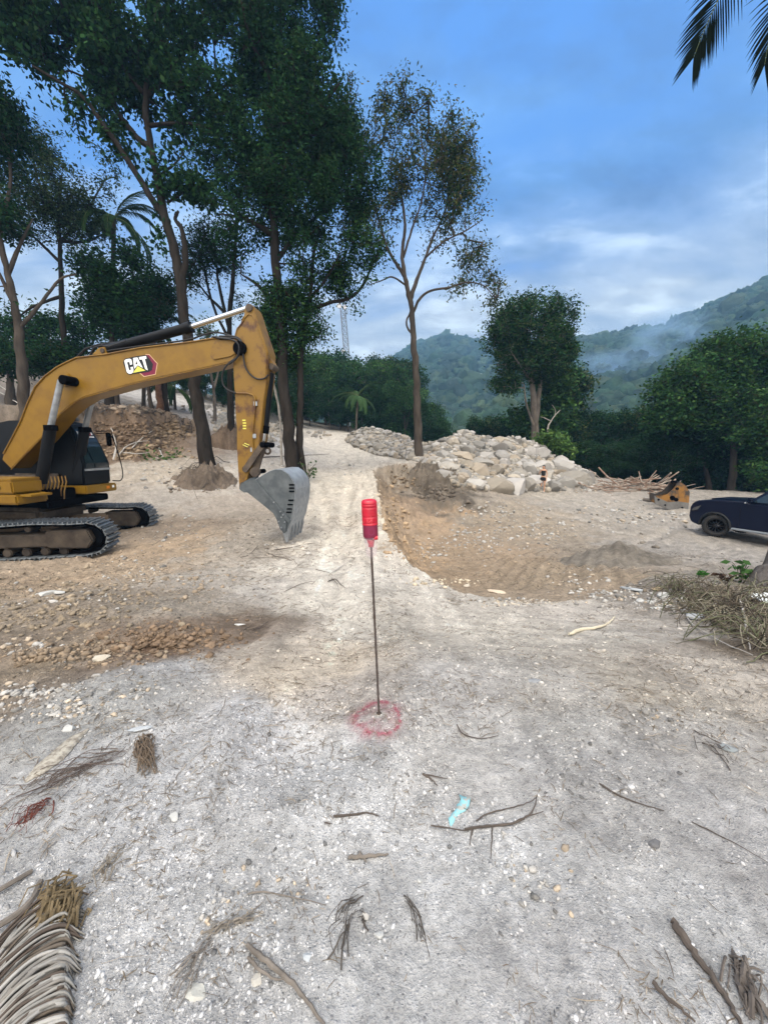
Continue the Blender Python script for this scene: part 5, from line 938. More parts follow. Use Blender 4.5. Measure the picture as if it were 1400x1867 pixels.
HPx = np.concatenate([HP - np.array((0, 0, .10)), np.array(bk_)], 1); na_, nb_ = HPx.shape[:2]; V = HPx.reshape(-1, 3); V[:, 2] += .12*fbm(V[:, 0]*2, V[:, 1]*2, 3, 2)
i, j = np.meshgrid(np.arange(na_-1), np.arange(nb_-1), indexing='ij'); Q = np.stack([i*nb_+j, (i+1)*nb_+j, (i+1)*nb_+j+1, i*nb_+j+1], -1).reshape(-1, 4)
hb_ = mesh('rubble', V, Q, MRK, smooth=True, color=np.tile(np.array((.13, .115, .095)), (len(V), 1))); tag(hb_, 'crushed stone and dirt filling the big rock heap, painted dark for shade between its boulders', 'rubble', kind='stuff')  # fill colour darkened so the gaps between boulders look shaded
cand = []; random.seed(21)
for _ in range(30000):
    px = random.uniform(636, 1074); t = random.random()**1.1; p = heap_pt(px, min(t, 1)) 
    big = np.interp(px, [636, 740, 800, 860, 950, 1050, 1078], [.30, .28, .30, .42, .54, .50, .42])*(1 - .55*t*np.interp(px, [800, 950, 1050], [.5, 1, .3])); r = big*math.exp(random.gauss(-.15, .42))*.5
    cand.append((max(.06, min(r, .8)), p, px, t))
cand.sort(key=lambda c: -c[0]); placed = []; small = []
PP = np.zeros((0, 3)); PR = np.zeros(0)
for r, p, px, t in cand:
    if len(placed) < 285 and (len(PP) == 0 or np.all(np.linalg.norm(PP-p, axis=1) > (PR + r)*.80)): placed.append((r, p, px, t)); PP = np.vstack([PP, p]); PR = np.append(PR, r)
    elif len(PP) and np.all(np.linalg.norm(PP-p, axis=1) > PR*.8 + r*.3): small.append((min(r, .28), p))
for k, (r, p, px, t) in enumerate(placed):
    g = 'boulders of the big rock heap'; where = 'on the large pale rock heap'
    if t < .18 and px > 860: lb = 'pale angular boulder along the front foot of the large rock heap'
    elif t > .8: lb = 'pale broken rock on the crest of the large rock heap'
    elif px < 745: lb = 'small pale rock on the low left arm of the rock heap beside the road'
    else: lb = 'pale broken boulder on the sloping face of the large rock heap'
    rc = rcol(); tone = 'tan' if rc[2]/rc[0] < .80 else 'whitish' if rc[0] > .31 else 'dull' if rc[0] < .23 else 'pale grey'; szw = 'huge' if r > .42 else 'large' if r > .30 else 'medium' if r > .20 else 'small'
    zone = 'left arm' if px < 745 else 'left part' if px < 820 else 'middle' if px < 900 else 'right middle' if px < 970 else 'right part' if px < 1030 else 'right tip'; hg = 'front foot' if t < .15 else 'lower face' if t < .4 else 'middle face' if t < .65 else 'upper face' if t < .85 else 'crest'
    rock_obj('boulder', p + (0, 0, r*.1), r, k, rc, '%s %s boulder on the %s of the rock heap, %s' % (szw, tone, hg, zone), 'boulder', g)
pos = np.array([p for r, p in small]); szs = np.array([r for r, p in small])
for k in range(6):
    sel = np.arange(len(pos)) % 6 == k; n_ = sel.sum(); cols = np.array([rcol() for _ in range(n_)]); 
    V_, F_ = ROCKS[k][0], ROCKS[k][1]; o = scatter('rubble', pos[sel] + (0, 0, .04), szs[sel]*.9, (V_, F_), MRK, cols, flat=1, jag=0.03); tag(o, 'smaller broken pale rock filling the gaps of the large heap', 'rubble', kind='stuff')
# pale rubble beyond the road on the left and at the foot of the cut bank
pts = []
for (px, py, sx, sy, m) in [(410,768,22,16,260),(500,790,18,14,120),(470,800,16,10,60),(380,745,30,6,60),(425,748,12,8,80),(580,792,14,5,40)]:
    for _ in range(m): q = hit(px + random.gauss(0, sx*.6), py + random.gauss(0, sy*.6)); pts.append(q)
P_ = np.array(pts); sz = np.exp(RNG.normal(-2.0, .45, len(P_))).clip(.06, .42); scatter('rubble', P_ + (0, 0, .03), sz, (ROCKS[3][0], ROCKS[3][1]), MRK, np.array([rcol() for _ in P_]), flat=1, jag=.05)
tag(bpy.context.scene.objects[-1] if False else [o for o in bpy.data.objects if o.name.startswith('rubble')][-1], 'pale broken rock spread on the slope behind the excavator stick', 'rubble', kind='stuff')
# single stones one can point at
WH = (.38, .385, .375); WB = (.34, .365, .385)
for (px, py, r, col, lb, sc3, ri) in [
 (1152,1076,.13,WB,'flat bluish white stone at the left end of the stone row by the pit corner',(1.5,.8,.45),1),(1168,1096,.085,WH,'white lump second in the stone row, in front of the flat bluish one',(1,1,.8),2),(1186,1099,.08,WH,'rounded white stone in the middle of the stone row',(1,1,.8),3),
 (1208,1090,.12,WH,'white stone with grey veins right of the middle of the stone row',(1,1,.9),4),(1222,1085,.09,WB,'upright wedge of white stone at the right of the stone row',(.6,1,1.4),5),(1196,1109,.07,(.46,.46,.44),'dull pale stone lowest in front of the stone row',(1.3,.9,.6),6),
 (1197,1076,.085,(.42,.33,.22),'tan brown stone lying behind the white stone row',(1.3,1,.8),7),(1268,1128,.12,WB,'long bluish white block in front of the dry vines',(1.9,.8,.8),8),(1397,1096,.17,(.55,.60,.62),'big white block against the palm foot at the right edge',(1.2,1,.9),9),
 (1208,1067,.05,WH,'small white chip above the stone row',(1.3,.8,.5),10),(1390,1062,.08,(.36,.36,.34),'dull grey stone under the palm foot',(1.2,1,.7),2),
 (902,1081,.17,(.44,.37,.29),'tan slab tilted up on the near rim of the pit',(1.5,.5,.7),0),(850,1069,.10,(.42,.38,.32),'small tan wedge on the near rim of the pit, left of the slab',(1,.5,.9),11),
 (188,1203,.085,(.40,.37,.31),'squarish tan block at the edge of the dug hollow on the left',(1.2,1,.9),12),(128,1330,.045,WH,'white stone beside the pale leaf sheath on the left',(1.3,1,.7),3),(355,1812,.034,(.36,.36,.33),'pale pointed stone near the bottom edge, right of the dead frond',(1,1.5,.6),13),
 (108,1082,.10,WH,'right one of two white stones on the brown soil',(1.2,1,.7),1),(82,1084,.12,WH,'left one of two white stones on the brown soil',(1.4,1,.6),4),(665,1672,.024,(.34,.33,.31),'grey stone gripped by the dark fibre bundle in the foreground',(1,1,.9),5),
 (974,1243,.04,(.20,.21,.22),'lone dark grey stone on bare dirt right of the stake',(1.3,1,.6),6),(1193,1538,.036,(.11,.11,.115),'dark flat slate in the gravel of the right foreground',(1.3,.8,.7),3),(1325,1364,.045,(.17,.19,.20),'blue grey flat stone by the twigs on the right',(1.5,.8,.4),8),
 (255,1330,.04,WB,'flat whitish stone above the brown husk',(1.5,.9,.4),9),(318,1492,.028,WH,'white pebble on the left gravel, larger than its neighbours',(1.1,1,.8),10),(560,1745,.02,WB,'smooth bluish pebble right of the long stick',(1,1,.7),11),(438,1140,.06,(.46,.46,.44),'small pale flat stone at the right tip of the hollow',(1.6,.8,.4),12),
 (470,1790,.024,(.35,.335,.30),'tan white pebble beside the long stick at the bottom',(1,1.2,.7),2),(1345,1060,.05,(.40,.38,.35),'small rounded stone in the weeds beneath the palm',(1,1,.8),0),(690,1705,.018,WH,'white pebble below the grey stone of the fibre bundle',(1,1,.8),1),(765,1605,.016,WH,'rounded white pebble between two fibre bundles',(1,1,.8),3)]:
    p = hit(px, py); r *= .62; rock_obj('stone', p + (0, 0, r*.15), r, ri, col, lb, 'stone', rot=random.uniform(-.5, .5), sc3=sc3)
def soil_heap(name, label, c, rx, ry, h, col, cat, pw=1.0, rot=0, rough=.10, sink=.12, kind=None, n=70):
    u = np.linspace(-1.15, 1.15, n); A, B = np.meshgrid(u, u, indexing='ij'); rr = np.hypot(A, B); ca, sa = math.cos(rot), math.sin(rot); X = c[0] + A*rx*ca - B*ry*sa; Y = c[1] + A*rx*sa + B*ry*ca
    Z = H(X, Y) + h*np.maximum(0, 1-rr*(1+.35*fbm(X*1.1+3, Y*1.1, 4, 1)))**pw + rough*fbm(X*4.1, Y*4.1+7, 5, 2, .62)*np.clip(1.15-rr, 0, .6)*1.6 - sink*sst((rr-.85)/.25); V = np.stack([X, Y, Z], -1).reshape(-1, 3)
    i, j = np.meshgrid(np.arange(n-1), np.arange(n-1), indexing='ij'); Q = np.stack([i*n+j, (i+1)*n+j, (i+1)*n+j+1, i*n+j+1], -1).reshape(-1, 4); keep = (rr[:-1, :-1].ravel() < 1.12); Q = Q[keep]
    cl_ = np.array(col)*(1 + .5*fbm(V[:, 0]*3, V[:, 1]*3, 4, 3) + .35*fbm(V[:, 0]*13, V[:, 1]*13, 3, 1))[:, None]; o = mesh(name, V, Q, gm, smooth=True, color=np.clip(cl_, .01, .6)); return tag(o, label, cat, kind=kind)
p = hit(1130, 1026); soil_heap('dirt_pile', 'low dark grey pile of loose dirt between the pit and the parked car', p + (.1, .3, 0), 1.45, 1.05, .50, (.19, .17, .143), 'dirt pile', 1.15, rough=.05)
p = hit(362, 885); soil_heap('root_mound', 'rounded mound of grey soil and torn roots round the foot of the tall leaning tree', p + (0, .6, 0), 1.5, 1.2, .60, (.15, .12, .095), 'root mound', 1.0, rough=.5)
p = hit(418, 815); rm2 = soil_heap('root_mound', 'taller brown root mound half hidden behind the excavator stick', p + (0, .6, 0), 1.25, 1.2, 1.45, (.15, .11, .08), 'root mound', .6, rough=.35)
p = hit(805, 880); soil_heap('dirt_bank', 'dark clods slumped below the pale trunk at the head of the pit', p + (0, .7, 0), 1.9, 1.2, .35, (.13, .11, .088), 'dirt bank', .8, rough=.4, rot=-.3)
# ------------------------------------------------------------------ branches, roots, twigs with a name of their own
def gp(px, py, h=0.0): return hit(px, py) + np.array((0, 0, h))
def stick(name, label, lines, m, cat, rad, group=None, lift=.02, n=7):
    mb = MB()
    for k, ln in enumerate(lines):
        P = smooth_line([gp(a, b, (c[0] if c else lift)) for a, b, *c in ln], 5); P = P + RNG.normal(0, rad*.15, P.shape); rr = rad*(1 if k == 0 else .6); mb.tube(P, rr*np.interp(np.linspace(0, 1, len(P)), [0, .15, 1], [.75, 1, .35])*(1+.1*RNG.normal(size=len(P)).clip(-1, 1)), n)
    o = mb.build(name, m, None, smooth=True); return tag(o, label, cat, group)
MW1 = mat('pale_wood', (.55, .50, .38), .7, nscale=6, namt=.25); MW2 = mat('grey_wood', (.17, .15, .13), .9, nscale=14, namt=.4, bump=.004); MW3 = mat('dark_root', (.085, .070, .06), .9, nscale=14, namt=.4, bump=.004); MW4 = mat('bleached_wood', (.42, .40, .37), .85, nscale=8, namt=.35)
stick('branch', 'peeled cream coloured bent branch lying alone on the bare dirt', [[(1037,1160),(1055,1152),(1080,1149),(1100,1143),(1112,1136),(1120,1127)]], MW1, 'branch', .019)
stick('dead_branch', 'bleached forked dead branch at the foot of the cut bank, right of the cab', [[(208,842,.1),(213,825,.3),(209,808,.5),(205,800,.6)],[(213,838,.1),(232,826,.35),(252,818,.35),(272,812,.25)],[(240,826,.2),(262,808,.3),(280,798,.4)],[(225,832,.2),(255,832,.15),(285,826,.1)],[(290,820,.1),(300,838,.05),(312,850,.0)]], MW4, 'dead branch', .055)
stick('branch', 'whitish forked twig on the road just left of the stake', [[(605,1046),(622,1035),(634,1027),(645,1021)],[(600,1049),(620,1048),(649,1041)]], MW4, 'twig', .010)
stick('root', 'loop of dark curved roots right of the blue scrap', [[(846,1514),(880,1510),(925,1506),(955,1495),(972,1478),(979,1452)],[(868,1500),(890,1486),(930,1476),(965,1465),(978,1456)],[(785,1508),(810,1511),(845,1517),(862,1514)],[(862,1512),(858,1530),(855,1545)],[(897,1512),(896,1540),(894,1570)],[(940,1500),(960,1492),(990,1482)]], MW3, 'root', .0055, lift=.008)
stick('stick', 'long grey split stick running off the bottom edge left of centre', [[(450,1728),(480,1752),(520,1786),(555,1825),(585,1867),(600,1890)],[(452,1750),(470,1770),(500,1790),(520,1790)]], MW2, 'stick', .0085, lift=.012)
stick('stick', 'long dark stick slanting off the bottom edge on the right', [[(1222,1680),(1250,1720),(1285,1770),(1325,1830),(1350,1875)]], MW3, 'stick', .013, lift=.01)
stick('stick', 'thin dark stick at the bottom edge left of the long slanting one', [[(1188,1800),(1210,1825),(1240,1850),(1265,1875)]], MW3, 'stick', .007)
stick('root', 'thin curved root arching over bare dirt right of the red ring', [[(832,1322),(842,1338),(865,1347),(890,1347),(908,1342)]], MW3, 'root', .004, lift=.006)
stick('root', 'long thin root trailing across the right foreground', [[(1092,1430),(1120,1448),(1160,1465),(1210,1480)],[(1260,1500),(1330,1535),(1400,1575)]], MW3, 'root', .0045, lift=.005)
stick('twig', 'short thick grey twig lying flat straight below the stake', [[(636,1566),(660,1565),(690,1562),(708,1560)],[(655,1556),(664,1568),(668,1576)]], MW2, 'twig', .0085, lift=.008)
stick('twig', 'dark twig left of the blue scrap, pointing at it', [[(608,1490),(640,1488),(668,1484),(692,1490)],[(592,1503),(606,1503)]], MW3, 'twig', .0055, lift=.006)
stick('twig', 'small forked dark twig above the blue scrap', [[(770,1412),(785,1422),(797,1434)],[(775,1414),(797,1418),(815,1422)]], MW3, 'twig', .006, lift=.006)
stick('root', 'pale trailing root looping left of the long split stick', [[(452,1632),(480,1628),(510,1634),(555,1642),(595,1653)]], MW2, 'root', .003, lift=.006)
stick('twig', 'straight dry stem on the far side of the road in front of the bucket', [[(500,1004),(530,1000),(548,996)],[(480,1000),(505,1008)]], MW3, 'twig', .012)
stick('twig', 'tangle of thin sticks on the road left of the stake top', [[(598,1062),(612,1058),(622,1068),(630,1074)],[(575,1040),(600,1046),(606,1052)],[(520,1080),(552,1066),(580,1060)],[(605,1056),(614,1066),(618,1078)]], MW3, 'twig', .0085)
stick('pole', 'long thin pole on the road edge behind the twin trunks', [[(470,836),(500,834),(540,832),(600,829)]], MW3, 'pole', .035, lift=.05)
stick('stick', 'pair of thin poles lying on the upper slope at the left edge', [[(0,716),(20,728),(36,738)],[(0,704),(25,720),(40,730)]], MW4, 'stick', .05, lift=.05)
stick('vine', 'pale looping vine stem between the white stones and the dry vines', [[(1258,1082,.12),(1246,1092,.12),(1241,1103,.08),(1252,1114,.03)],[(1250,1114),(1252,1128),(1262,1142),(1290,1160),(1330,1182),(1370,1198)]], MW4, 'vine', .014)
stick('stick', 'pale upright stem sticking out of the dry vine heap', [[(1345,1115,.15),(1352,1140,.12),(1358,1165,.08),(1366,1190,.03)]], MW4, 'stick', .011)
def fibre(name, label, c0, c1, wdt, n, col, cat, curve=0, h=.03, rad=.0035, m=None):
    rad *= .34 if rad < .006 else .5; n = int(n*.55); mb = MB(); a = np.array(c0, float); b = np.array(c1, float); d = (b-a)/np.linalg.norm(b-a); s = np.array((-d[1], d[0]))
    for k in range(n):
        o0, o1 = random.gauss(0, wdt*.6), random.gauss(0, wdt*.95); e0 = random.uniform(-.1, .5); e1 = e0 + random.uniform(.25, .75); kk = random.gauss(0, wdt*.5); rot_ = random.gauss(0, wdt*.5); ln = np.linalg.norm(b-a); pp_ = []
        for t in np.linspace(0, 1, 6): u = e0 + (e1-e0)*t; q = a + d*ln*u + s*(o0*(1-t) + o1*t + rot_*t*t + kk*math.sin(t*math.pi) + curve*math.sin(u*math.pi)); pp_.append(gp(q[0], q[1], random.uniform(.1, 1)*h*math.sin(max(.05, t)*math.pi*.95)))
        mb.tube(smooth_line(pp_, 2), rad*random.choice([.6, .8, 1, 1.2, 2.2]), 4)
    return tag(mb.build(name, m or mat('fibre_' + cat.split()[0], col, .9, nscale=20, namt=.4), None, smooth=True), label, cat)
random.seed(8)
fibre('fibre_bundle', 'dark split fibre bundle around the grey stone in the foreground', (655,1635), (610,1740), 12, 34, (.085,.075,.066), 'fibre bundle', 6)
fibre('fibre_bundle', 'second arm of dark fibre right of the grey stone', (655,1660), (672,1705), 6, 16, (.075,.066,.06), 'fibre bundle')
fibre('fibre_bundle', 'narrow dark fibre bundle right of the foreground pebbles', (742,1640), (778,1740), 6, 22, (.085,.075,.066), 'fibre bundle', -3)
fibre('fibre_bundle', 'reddish brown shredded husk on the left edge gravel', (90,1462), (22,1512), 9, 50, (.13,.04,.03), 'husk', 2)
fibre('fibre_bundle', 'long dark streak of shredded bark below the pale leaf sheath', (215,1375), (20,1470), 13, 90, (.10,.078,.068), 'shredded bark', 4, rad=.003)
fibre('fibre_bundle', 'grey broken stalk lying right of the dead frond, left of the long stick', (470,1668), (360,1715), 8, 22, (.20,.18,.155), 'stalk', 2, rad=.004)
fibre('fibre_bundle', 'loose grey straw wisps left of the big stick', (225,1545), (165,1625), 14, 26, (.22,.195,.16), 'straw', 2)
fibre('fibre_bundle', 'thin broken stems low in the foreground beside the pale pointed stone', (395,1690), (300,1850), 14, 26, (.19,.17,.15), 'stems', 5)
fibre('fibre_bundle', 'dry broken bark at the right bottom corner', (1330,1745), (1395,1860), 14, 60, (.12,.105,.095), 'bark', 2, rad=.006)
fibre('fibre_bundle', 'scatter of dark twigs by the blue grey stone on the right', (1262,1340), (1340,1385), 10, 24, (.10,.085,.075), 'twigs', 2, rad=.004)
fibre('fibre_bundle', 'strip of dark dead twigs on the road shoulder under the bucket', (440,1010), (540,1030), 12, 34, (.11,.09,.075), 'twigs', 0, rad=.007)
fibre('fibre_bundle', 'dark dry twigs at the right tip of the hollow', (440,1150), (495,1140), 6, 30, (.10,.08,.07), 'twigs', 0, rad=.005)
fibre('root_tangle', 'torn roots sticking out of the mound round the leaning tree', (330,868), (410,870), 15, 90, (.10,.082,.066), 'roots', 0, h=.35, rad=.02)
def leafstrip(name, label, rows, col, cat, th=.0015, m=None, parent=None):
    """rows: list of (left px,py,h),(right px,py,h) pairs -> a curved sheet with thickness"""
    A = [gp(*r[0]) for r in rows]; B = [gp(*r[1]) for r in rows]; M = [(a+b)/2 + (0, 0, r[2]) for a, b, r in zip(A, B, rows)]; n = len(A); V = A + M + B; V2 = [v - np.array((0, 0, th)) for v in V]
    F_ = []
    for k in range(n-1):
        for j in (0, 1): a = j*n + k; F_.append((a, a+1, a+n+1, a+n)); F_.append((a+3*n, a+3*n+n, a+3*n+n+1, a+3*n+1))
    for k in range(n-1): F_ += [(k, 3*n+k, 3*n+k+1, k+1), (2*n+k, 2*n+k+1, 5*n+k+1, 5*n+k)]
    return mesh(name, V + V2, F_, m or mat('sheath', col, .75, nscale=9, namt=.35, stretch=(1, 1, 1)), parent, smooth=True)
o = leafstrip('leaf_sheath', '', [((45,1424,.004),(48,1428,.004),.003),((66,1400,.010),(80,1412,.005),.006),((92,1378,.012),(108,1392,.005),.008),((108,1364,.012),(124,1378,.005),.006),((130,1346,.012),(141,1357,.005),.007),((148,1336,.006),(153,1343,.005),.004),((162,1328,.004),(163,1331,.004),.003)], (.34,.32,.275), 'x', m=mat('sheath_dry', (.36,.34,.29), .85, nscale=40, color2=(.17,.15,.125), thr=(.42,.62), bump=.003, stretch=(1,1,1))); tag(o, 'pale dry palm leaf sheath lying on the left gravel', 'leaf sheath')
fibre('husk', 'brown curled coconut husk piece on the left gravel', (268,1345), (266,1412), 15, 120, (.15,.115,.085), 'husk', 3, h=.05, rad=.0055)
MBL = mat('blue_plastic', (.20, .42, .47), .45, nscale=34, color2=(.30, .31, .29), thr=(.50, .56))
o = leafstrip('plastic_scrap', '', [((820,1505,.001),(823,1507,.001),.0),((817,1494,.006),(828,1499,.002),.004),((822,1486,.003),(833,1490,.003),-.001),((832,1477,.010),(838,1484,.002),.006),((832,1469,.004),(849,1480,.005),.001),((840,1462,.012),(855,1470,.004),.006),((836,1452,.012),(857,1460,.008),-.001),((843,1456,.006),(856,1455,.008),.002)], None, 'x', m=MBL, th=.001); tag(o, 'torn scrap of light blue printed plastic on the gravel', 'plastic scrap')
# folded dead palm frond in the bottom left corner
fr_ = empty('dead_palm_frond', tuple(gp(60, 1740)), 'folded dead grey palm frond with a brown fibrous butt, filling the bottom left corner', 'palm frond')
MDF = mat('dead_frond', (.30, .275, .235), .8, attr=True, nscale=30, namt=.35, bump=.002, stretch=(1, 1, 1))
rows = []; random.seed(12)
for k in range(130):
    f = -.12 + 1.12*k/129; y0 = 1690 + 230*f + random.uniform(-8, 8); ex_, ey = 150 - 24*f + random.uniform(-34, 12), 1655 + 235*f + random.uniform(-12, 12); bow = random.uniform(-14, 30) - 8*f; hh = .006 + .040*random.random() + .015*math.sin(f*3)
    P = [gp(-70, ey + 190 + random.gauss(0, 9), hh*.6), gp(-20, ey + 118 + random.gauss(0, 7), hh), gp(35, ey + 55 + bow*.3, hh*1.1), gp(82, ey + 18 - bow*.1, hh), gp(122, ey + random.gauss(-2, 4), hh*.8), gp(ex_, ey + 8, .008)]
    P = smooth_line(P, 4); n = len(P); wd = np.interp(np.linspace(0, 1, n), [0, .3, .8, 1], [.003, .0055, .0055, .001])*random.uniform(.3, 1.6); tg = np.gradient(P, axis=0); tg /= np.linalg.norm(tg, axis=1)[:, None]; sd = np.cross(tg, (0, 0, 1.)); sd /= np.linalg.norm(sd, axis=1)[:, None]
    V = np.concatenate([P - sd*wd[:, None] - (0, 0, .004), P + (0, 0, .003), P + sd*wd[:, None] - (0, 0, .004), P - (0, 0, .006)]); Fq = []
    for i in range(n-1):
        for a, b in ((0, 1), (1, 2), (2, 3), (3, 0)): Fq.append((a*n+i, a*n+i+1, b*n+i+1, b*n+i))
    c = np.array(random.choice([(.22,.215,.20),(.27,.265,.25),(.12,.10,.08),(.18,.17,.155),(.07,.055,.045)]))*random.uniform(.85, 1.15); mesh('leaflet', V, Fq, MDF, fr_, smooth=True, color=np.tile(c, (len(V), 1)))
mb = MB()
for k in range(150):
    a = (random.gauss(122, 18), random.gauss(1638, 16)); b = (a[0] + random.gauss(-28, 14), a[1] + random.gauss(40, 18)); h0 = random.uniform(.005, .04); mb.tube([gp(*a, h0), gp((a[0]+b[0])/2 + random.gauss(0, 4), (a[1]+b[1])/2, h0 + random.uniform(0, .03)), gp(*b, h0*.8)], random.uniform(.0015, .005), 4)
mb.build('fibrous_butt', mat('frond_butt', (.17, .13, .075), .9, nscale=20, namt=.5), fr_, smooth=True)
mb = MB(); mb.tube(smooth_line([gp(-40, 1720, .03), gp(20, 1690, .03), gp(60, 1655, .03), gp(75, 1612, .01)], 4), .010, 6); mb.tube(smooth_line([gp(-30, 1650, .02), gp(20, 1620, .02), gp(60, 1592, .01)], 4), .008, 6); mb.build('midrib', MDF if False else MW2, fr_, smooth=True)
# dry vines and weeds under the palm
mb = MB(); VV = []; random.seed(31); cols = []
for k in range(620):
    px = random.uniform(1215, 1440); lo = np.interp(px, [1215, 1260, 1320, 1400, 1440], [1092, 1125, 1165, 1200, 1215]); hi2 = np.interp(px, [1215, 1300, 1400], [1068, 1072, 1078]); py = random.uniform(hi2, lo); p = gp(px, py); a = random.uniform(0, 6.28); L = random.uniform(.12, .6); h = random.uniform(.03, .28); cv = random.gauss(0, .8); pts = []
    for t in np.linspace(0, 1, 6): pts.append(p + np.array((math.cos(a + cv*t)*L*t, math.sin(a + cv*t)*L*t, h*4*t*(1-t)*.8 + .01 + random.uniform(0, .05)))); 
    b0_ = len(mb.v); mb.tube(pts, random.uniform(.0025, .0075)*.8, 3); cols += [random.choice([(.15,.13,.095),(.10,.083,.062),(.22,.20,.15),(.065,.053,.04),(.12,.13,.075)])]*(len(mb.v)-b0_)
o = mesh('dry_vines', mb.v, mb.f, MT, smooth=True, color=np.array(cols)); tag(o, 'tangled heap of dry vines and grass under the palm foot at the right', 'dry vines', kind='stuff')
def sprig(label, px, py, n, L, col, hgt, spread=.15, name='weed', cat='weed', lw=.28, Y=None):
    p = hit(px, py) if Y is None else base_of(px, Y=Y); rt = empty(name, tuple(p), label, cat); mb = MB(); C = []
    for k in range(max(3, n//9)):
        a = random.uniform(0, 6.28); tip_ = p + np.array((math.cos(a)*spread, math.sin(a)*spread, hgt*random.uniform(.6, 1))); P = [p - (0, 0, .03), (p+tip_)/2 + (0, 0, hgt*.15), tip_]; mb.tube(smooth_line(P, 3), hgt*.012+.003, 4)
        for t in np.linspace(.35, 1, 9): C.append(p + (tip_-p)*t + RNG.normal(0, spread*.18, 3))
    mb.build('stem', MW2 if False else MB3, rt, smooth=True); C = np.array(C)[:max(n, 20)]; C[:, 2] = np.maximum(C[:, 2], p[2]+.02); leafmesh('foliage', C, L*RNG.uniform(.7, 1.2, len(C)), lw, .1, np.array(col)*RNG.uniform(.7, 1.3, (len(C), 1)), rt); return rt
sprig('round bright green seedling at the top edge of the dry vines', 1274, 1051, 40, .10, (.04,.14,.03), .12, .07)
sprig('leafy dark green weed beside the palm foot', 1350, 1062, 40, .15, (.05,.11,.035), .38, .16)
sprig('brown withered leaves on a stem left of the palm foot', 1328, 1064, 26, .10, (.06,.04,.03), .22, .14)
sprig('small leafy green branch standing in the road edge right of the twin trunks', 560, 876, 60, .22, (.06,.10,.04), 1.0, .45)
sprig('wilted green branch fallen below the cut bank left of the leaning tree', 300, 838, 70, .25, (.07,.12,.04), .45, .9)
sprig('low green weed at the right foot of the rock heap', 1085, 868, 60, .25, (.05,.10,.035), .7, .5)
sprig('pale green weed in front of the shaded wood right of the heap', 1100, 868, 60, .22, (.07,.12,.04), .9, .4)
# ------------------------------------------------------------------ survey stake
sb_ = gp(691, 1301); Ys = sb_[1]; stp_ = PY(673.5, 930, Ys); ax = (stp_-sb_)/np.linalg.norm(stp_-sb_)
rb = empty('marker_stake', tuple(sb_), 'thin dark steel rod driven upright into the ground inside the red paint ring', 'stake')
mb = MB(); nR = 60; P = [sb_ - ax*.06 + ax*t for t in np.linspace(0, np.linalg.norm(stp_-sb_)+.06, nR)]; mb.tube(P, [.0058 + .0012*(i % 2) for i in range(nR)], 8); mb.build('rod', mat('rusty_rod', (.10, .09, .085), .6, metal=.4, nscale=30, color2=(.06, .035, .025)), rb, smooth=True)
mb = MB(); mb.tube([sb_ - (0, 0, .015), sb_ + (0, 0, .006)], [.020, .013], 10); mb.build('rod_collar', mat('collar_dark', (.05, .04, .035), .9), rb, smooth=True)  # small dark brown collar round the foot of the rod
def lathe(c, axis, prof_, n=28, ang0=0):
    a = np.cross(axis, (0, 1., 0)); a /= np.linalg.norm(a); b = np.cross(axis, a); V = []; 
    for (h, r) in prof_:
        for k in range(n): t = 2*math.pi*k/n; V.append(c + axis*h + (a*math.cos(t) + b*math.sin(t))*r)
    m = len(prof_); F_ = [(i*n+j, i*n+(j+1) % n, (i+1)*n+(j+1) % n, (i+1)*n+j) for i in range(m-1) for j in range(n)]; return V, F_
dst = lambda py: (PY(673.5, py, Ys)-sb_)@ax
rB = 14.3/F*(Ys/ray(672, 940)[1]); hT, hL, hM, hN = dst(911), dst(956), dst(978), dst(990)
bt = empty('plastic_bottle', tuple(sb_ + ax*hN), 'red painted plastic bottle upside down on top of the steel rod', 'bottle')
MRD = mat('red_paint_plastic', (.50, .008, .03), .3, nscale=9, color2=(.30, .004, .016), thr=(.45, .75), spec=.6, bump=.001, bscale=50)
MPR = mat('purple_paint_plastic', (.105, .008, .03), .3, nscale=14, color2=(.22, .012, .05), spec=.6)
off_ = sb_ - np.cross(ax, (0, 1., 0))*0 
pf = [(hT - .004, rB*.30), (hT, rB*.62), (hT, rB*.78), (hT-.006, rB*.93), (hT-.016, rB)]
hh = hT-.016
for k in range(7): z_ = hh - (hh-hL)*(k+.35)/7; dp = .0016 if k in (0, 1, 4, 6) else .0004; pf += [(z_+.002, rB), (z_, rB-dp), (z_-.002, rB)]
pf += [(hL, rB)]
V, F_ = lathe(sb_, ax, [(hT-.012, .001)] + pf); mesh('bottle_body', V, F_, MRD, bt, smooth=True)
V, F_ = lathe(sb_, ax, [(hL, rB*.985), (hL-.004, rB*.975), (hM+.006, rB*.97), (hM, rB*.93), (hM-.01, rB*.78)]); lb_ = mesh('label_band', V, F_, MPR, bt, smooth=True)
MCL = bpy.data.materials.new('clear_plastic'); MCL.use_nodes = True; n_c = MCL.node_tree; bb = n_c.nodes['Principled BSDF']; bb.inputs['Base Color'].default_value = (.8, .62, .68, 1); bb.inputs['Roughness'].default_value = .3; bb.inputs['Alpha'].default_value = .16
V, F_ = lathe(sb_, ax, [(hM-.002, rB*.95), (hN-.005, rB*.80), (hN-.045, rB*.75), (hN-.075, rB*.5)]); mesh('clear_skirt', V, F_, MCL, bt, smooth=True)
V, F_ = lathe(sb_, ax, [(hM-.01, .001), (hM-.01, rB*.6), (hN, .016), (hN-.02, .014), (hN-.02, .001)]); mesh('bottle_neck', V, F_, MRD, bt, smooth=True)
c = PY(684, 981, Ys-.02); mb = MB(); mb.tube([c - np.array((.012, 0, 0)), c + np.array((.014, 0, .002))], .012, 12); mb.build('red_cap', MRD, bt, bevel=.003)
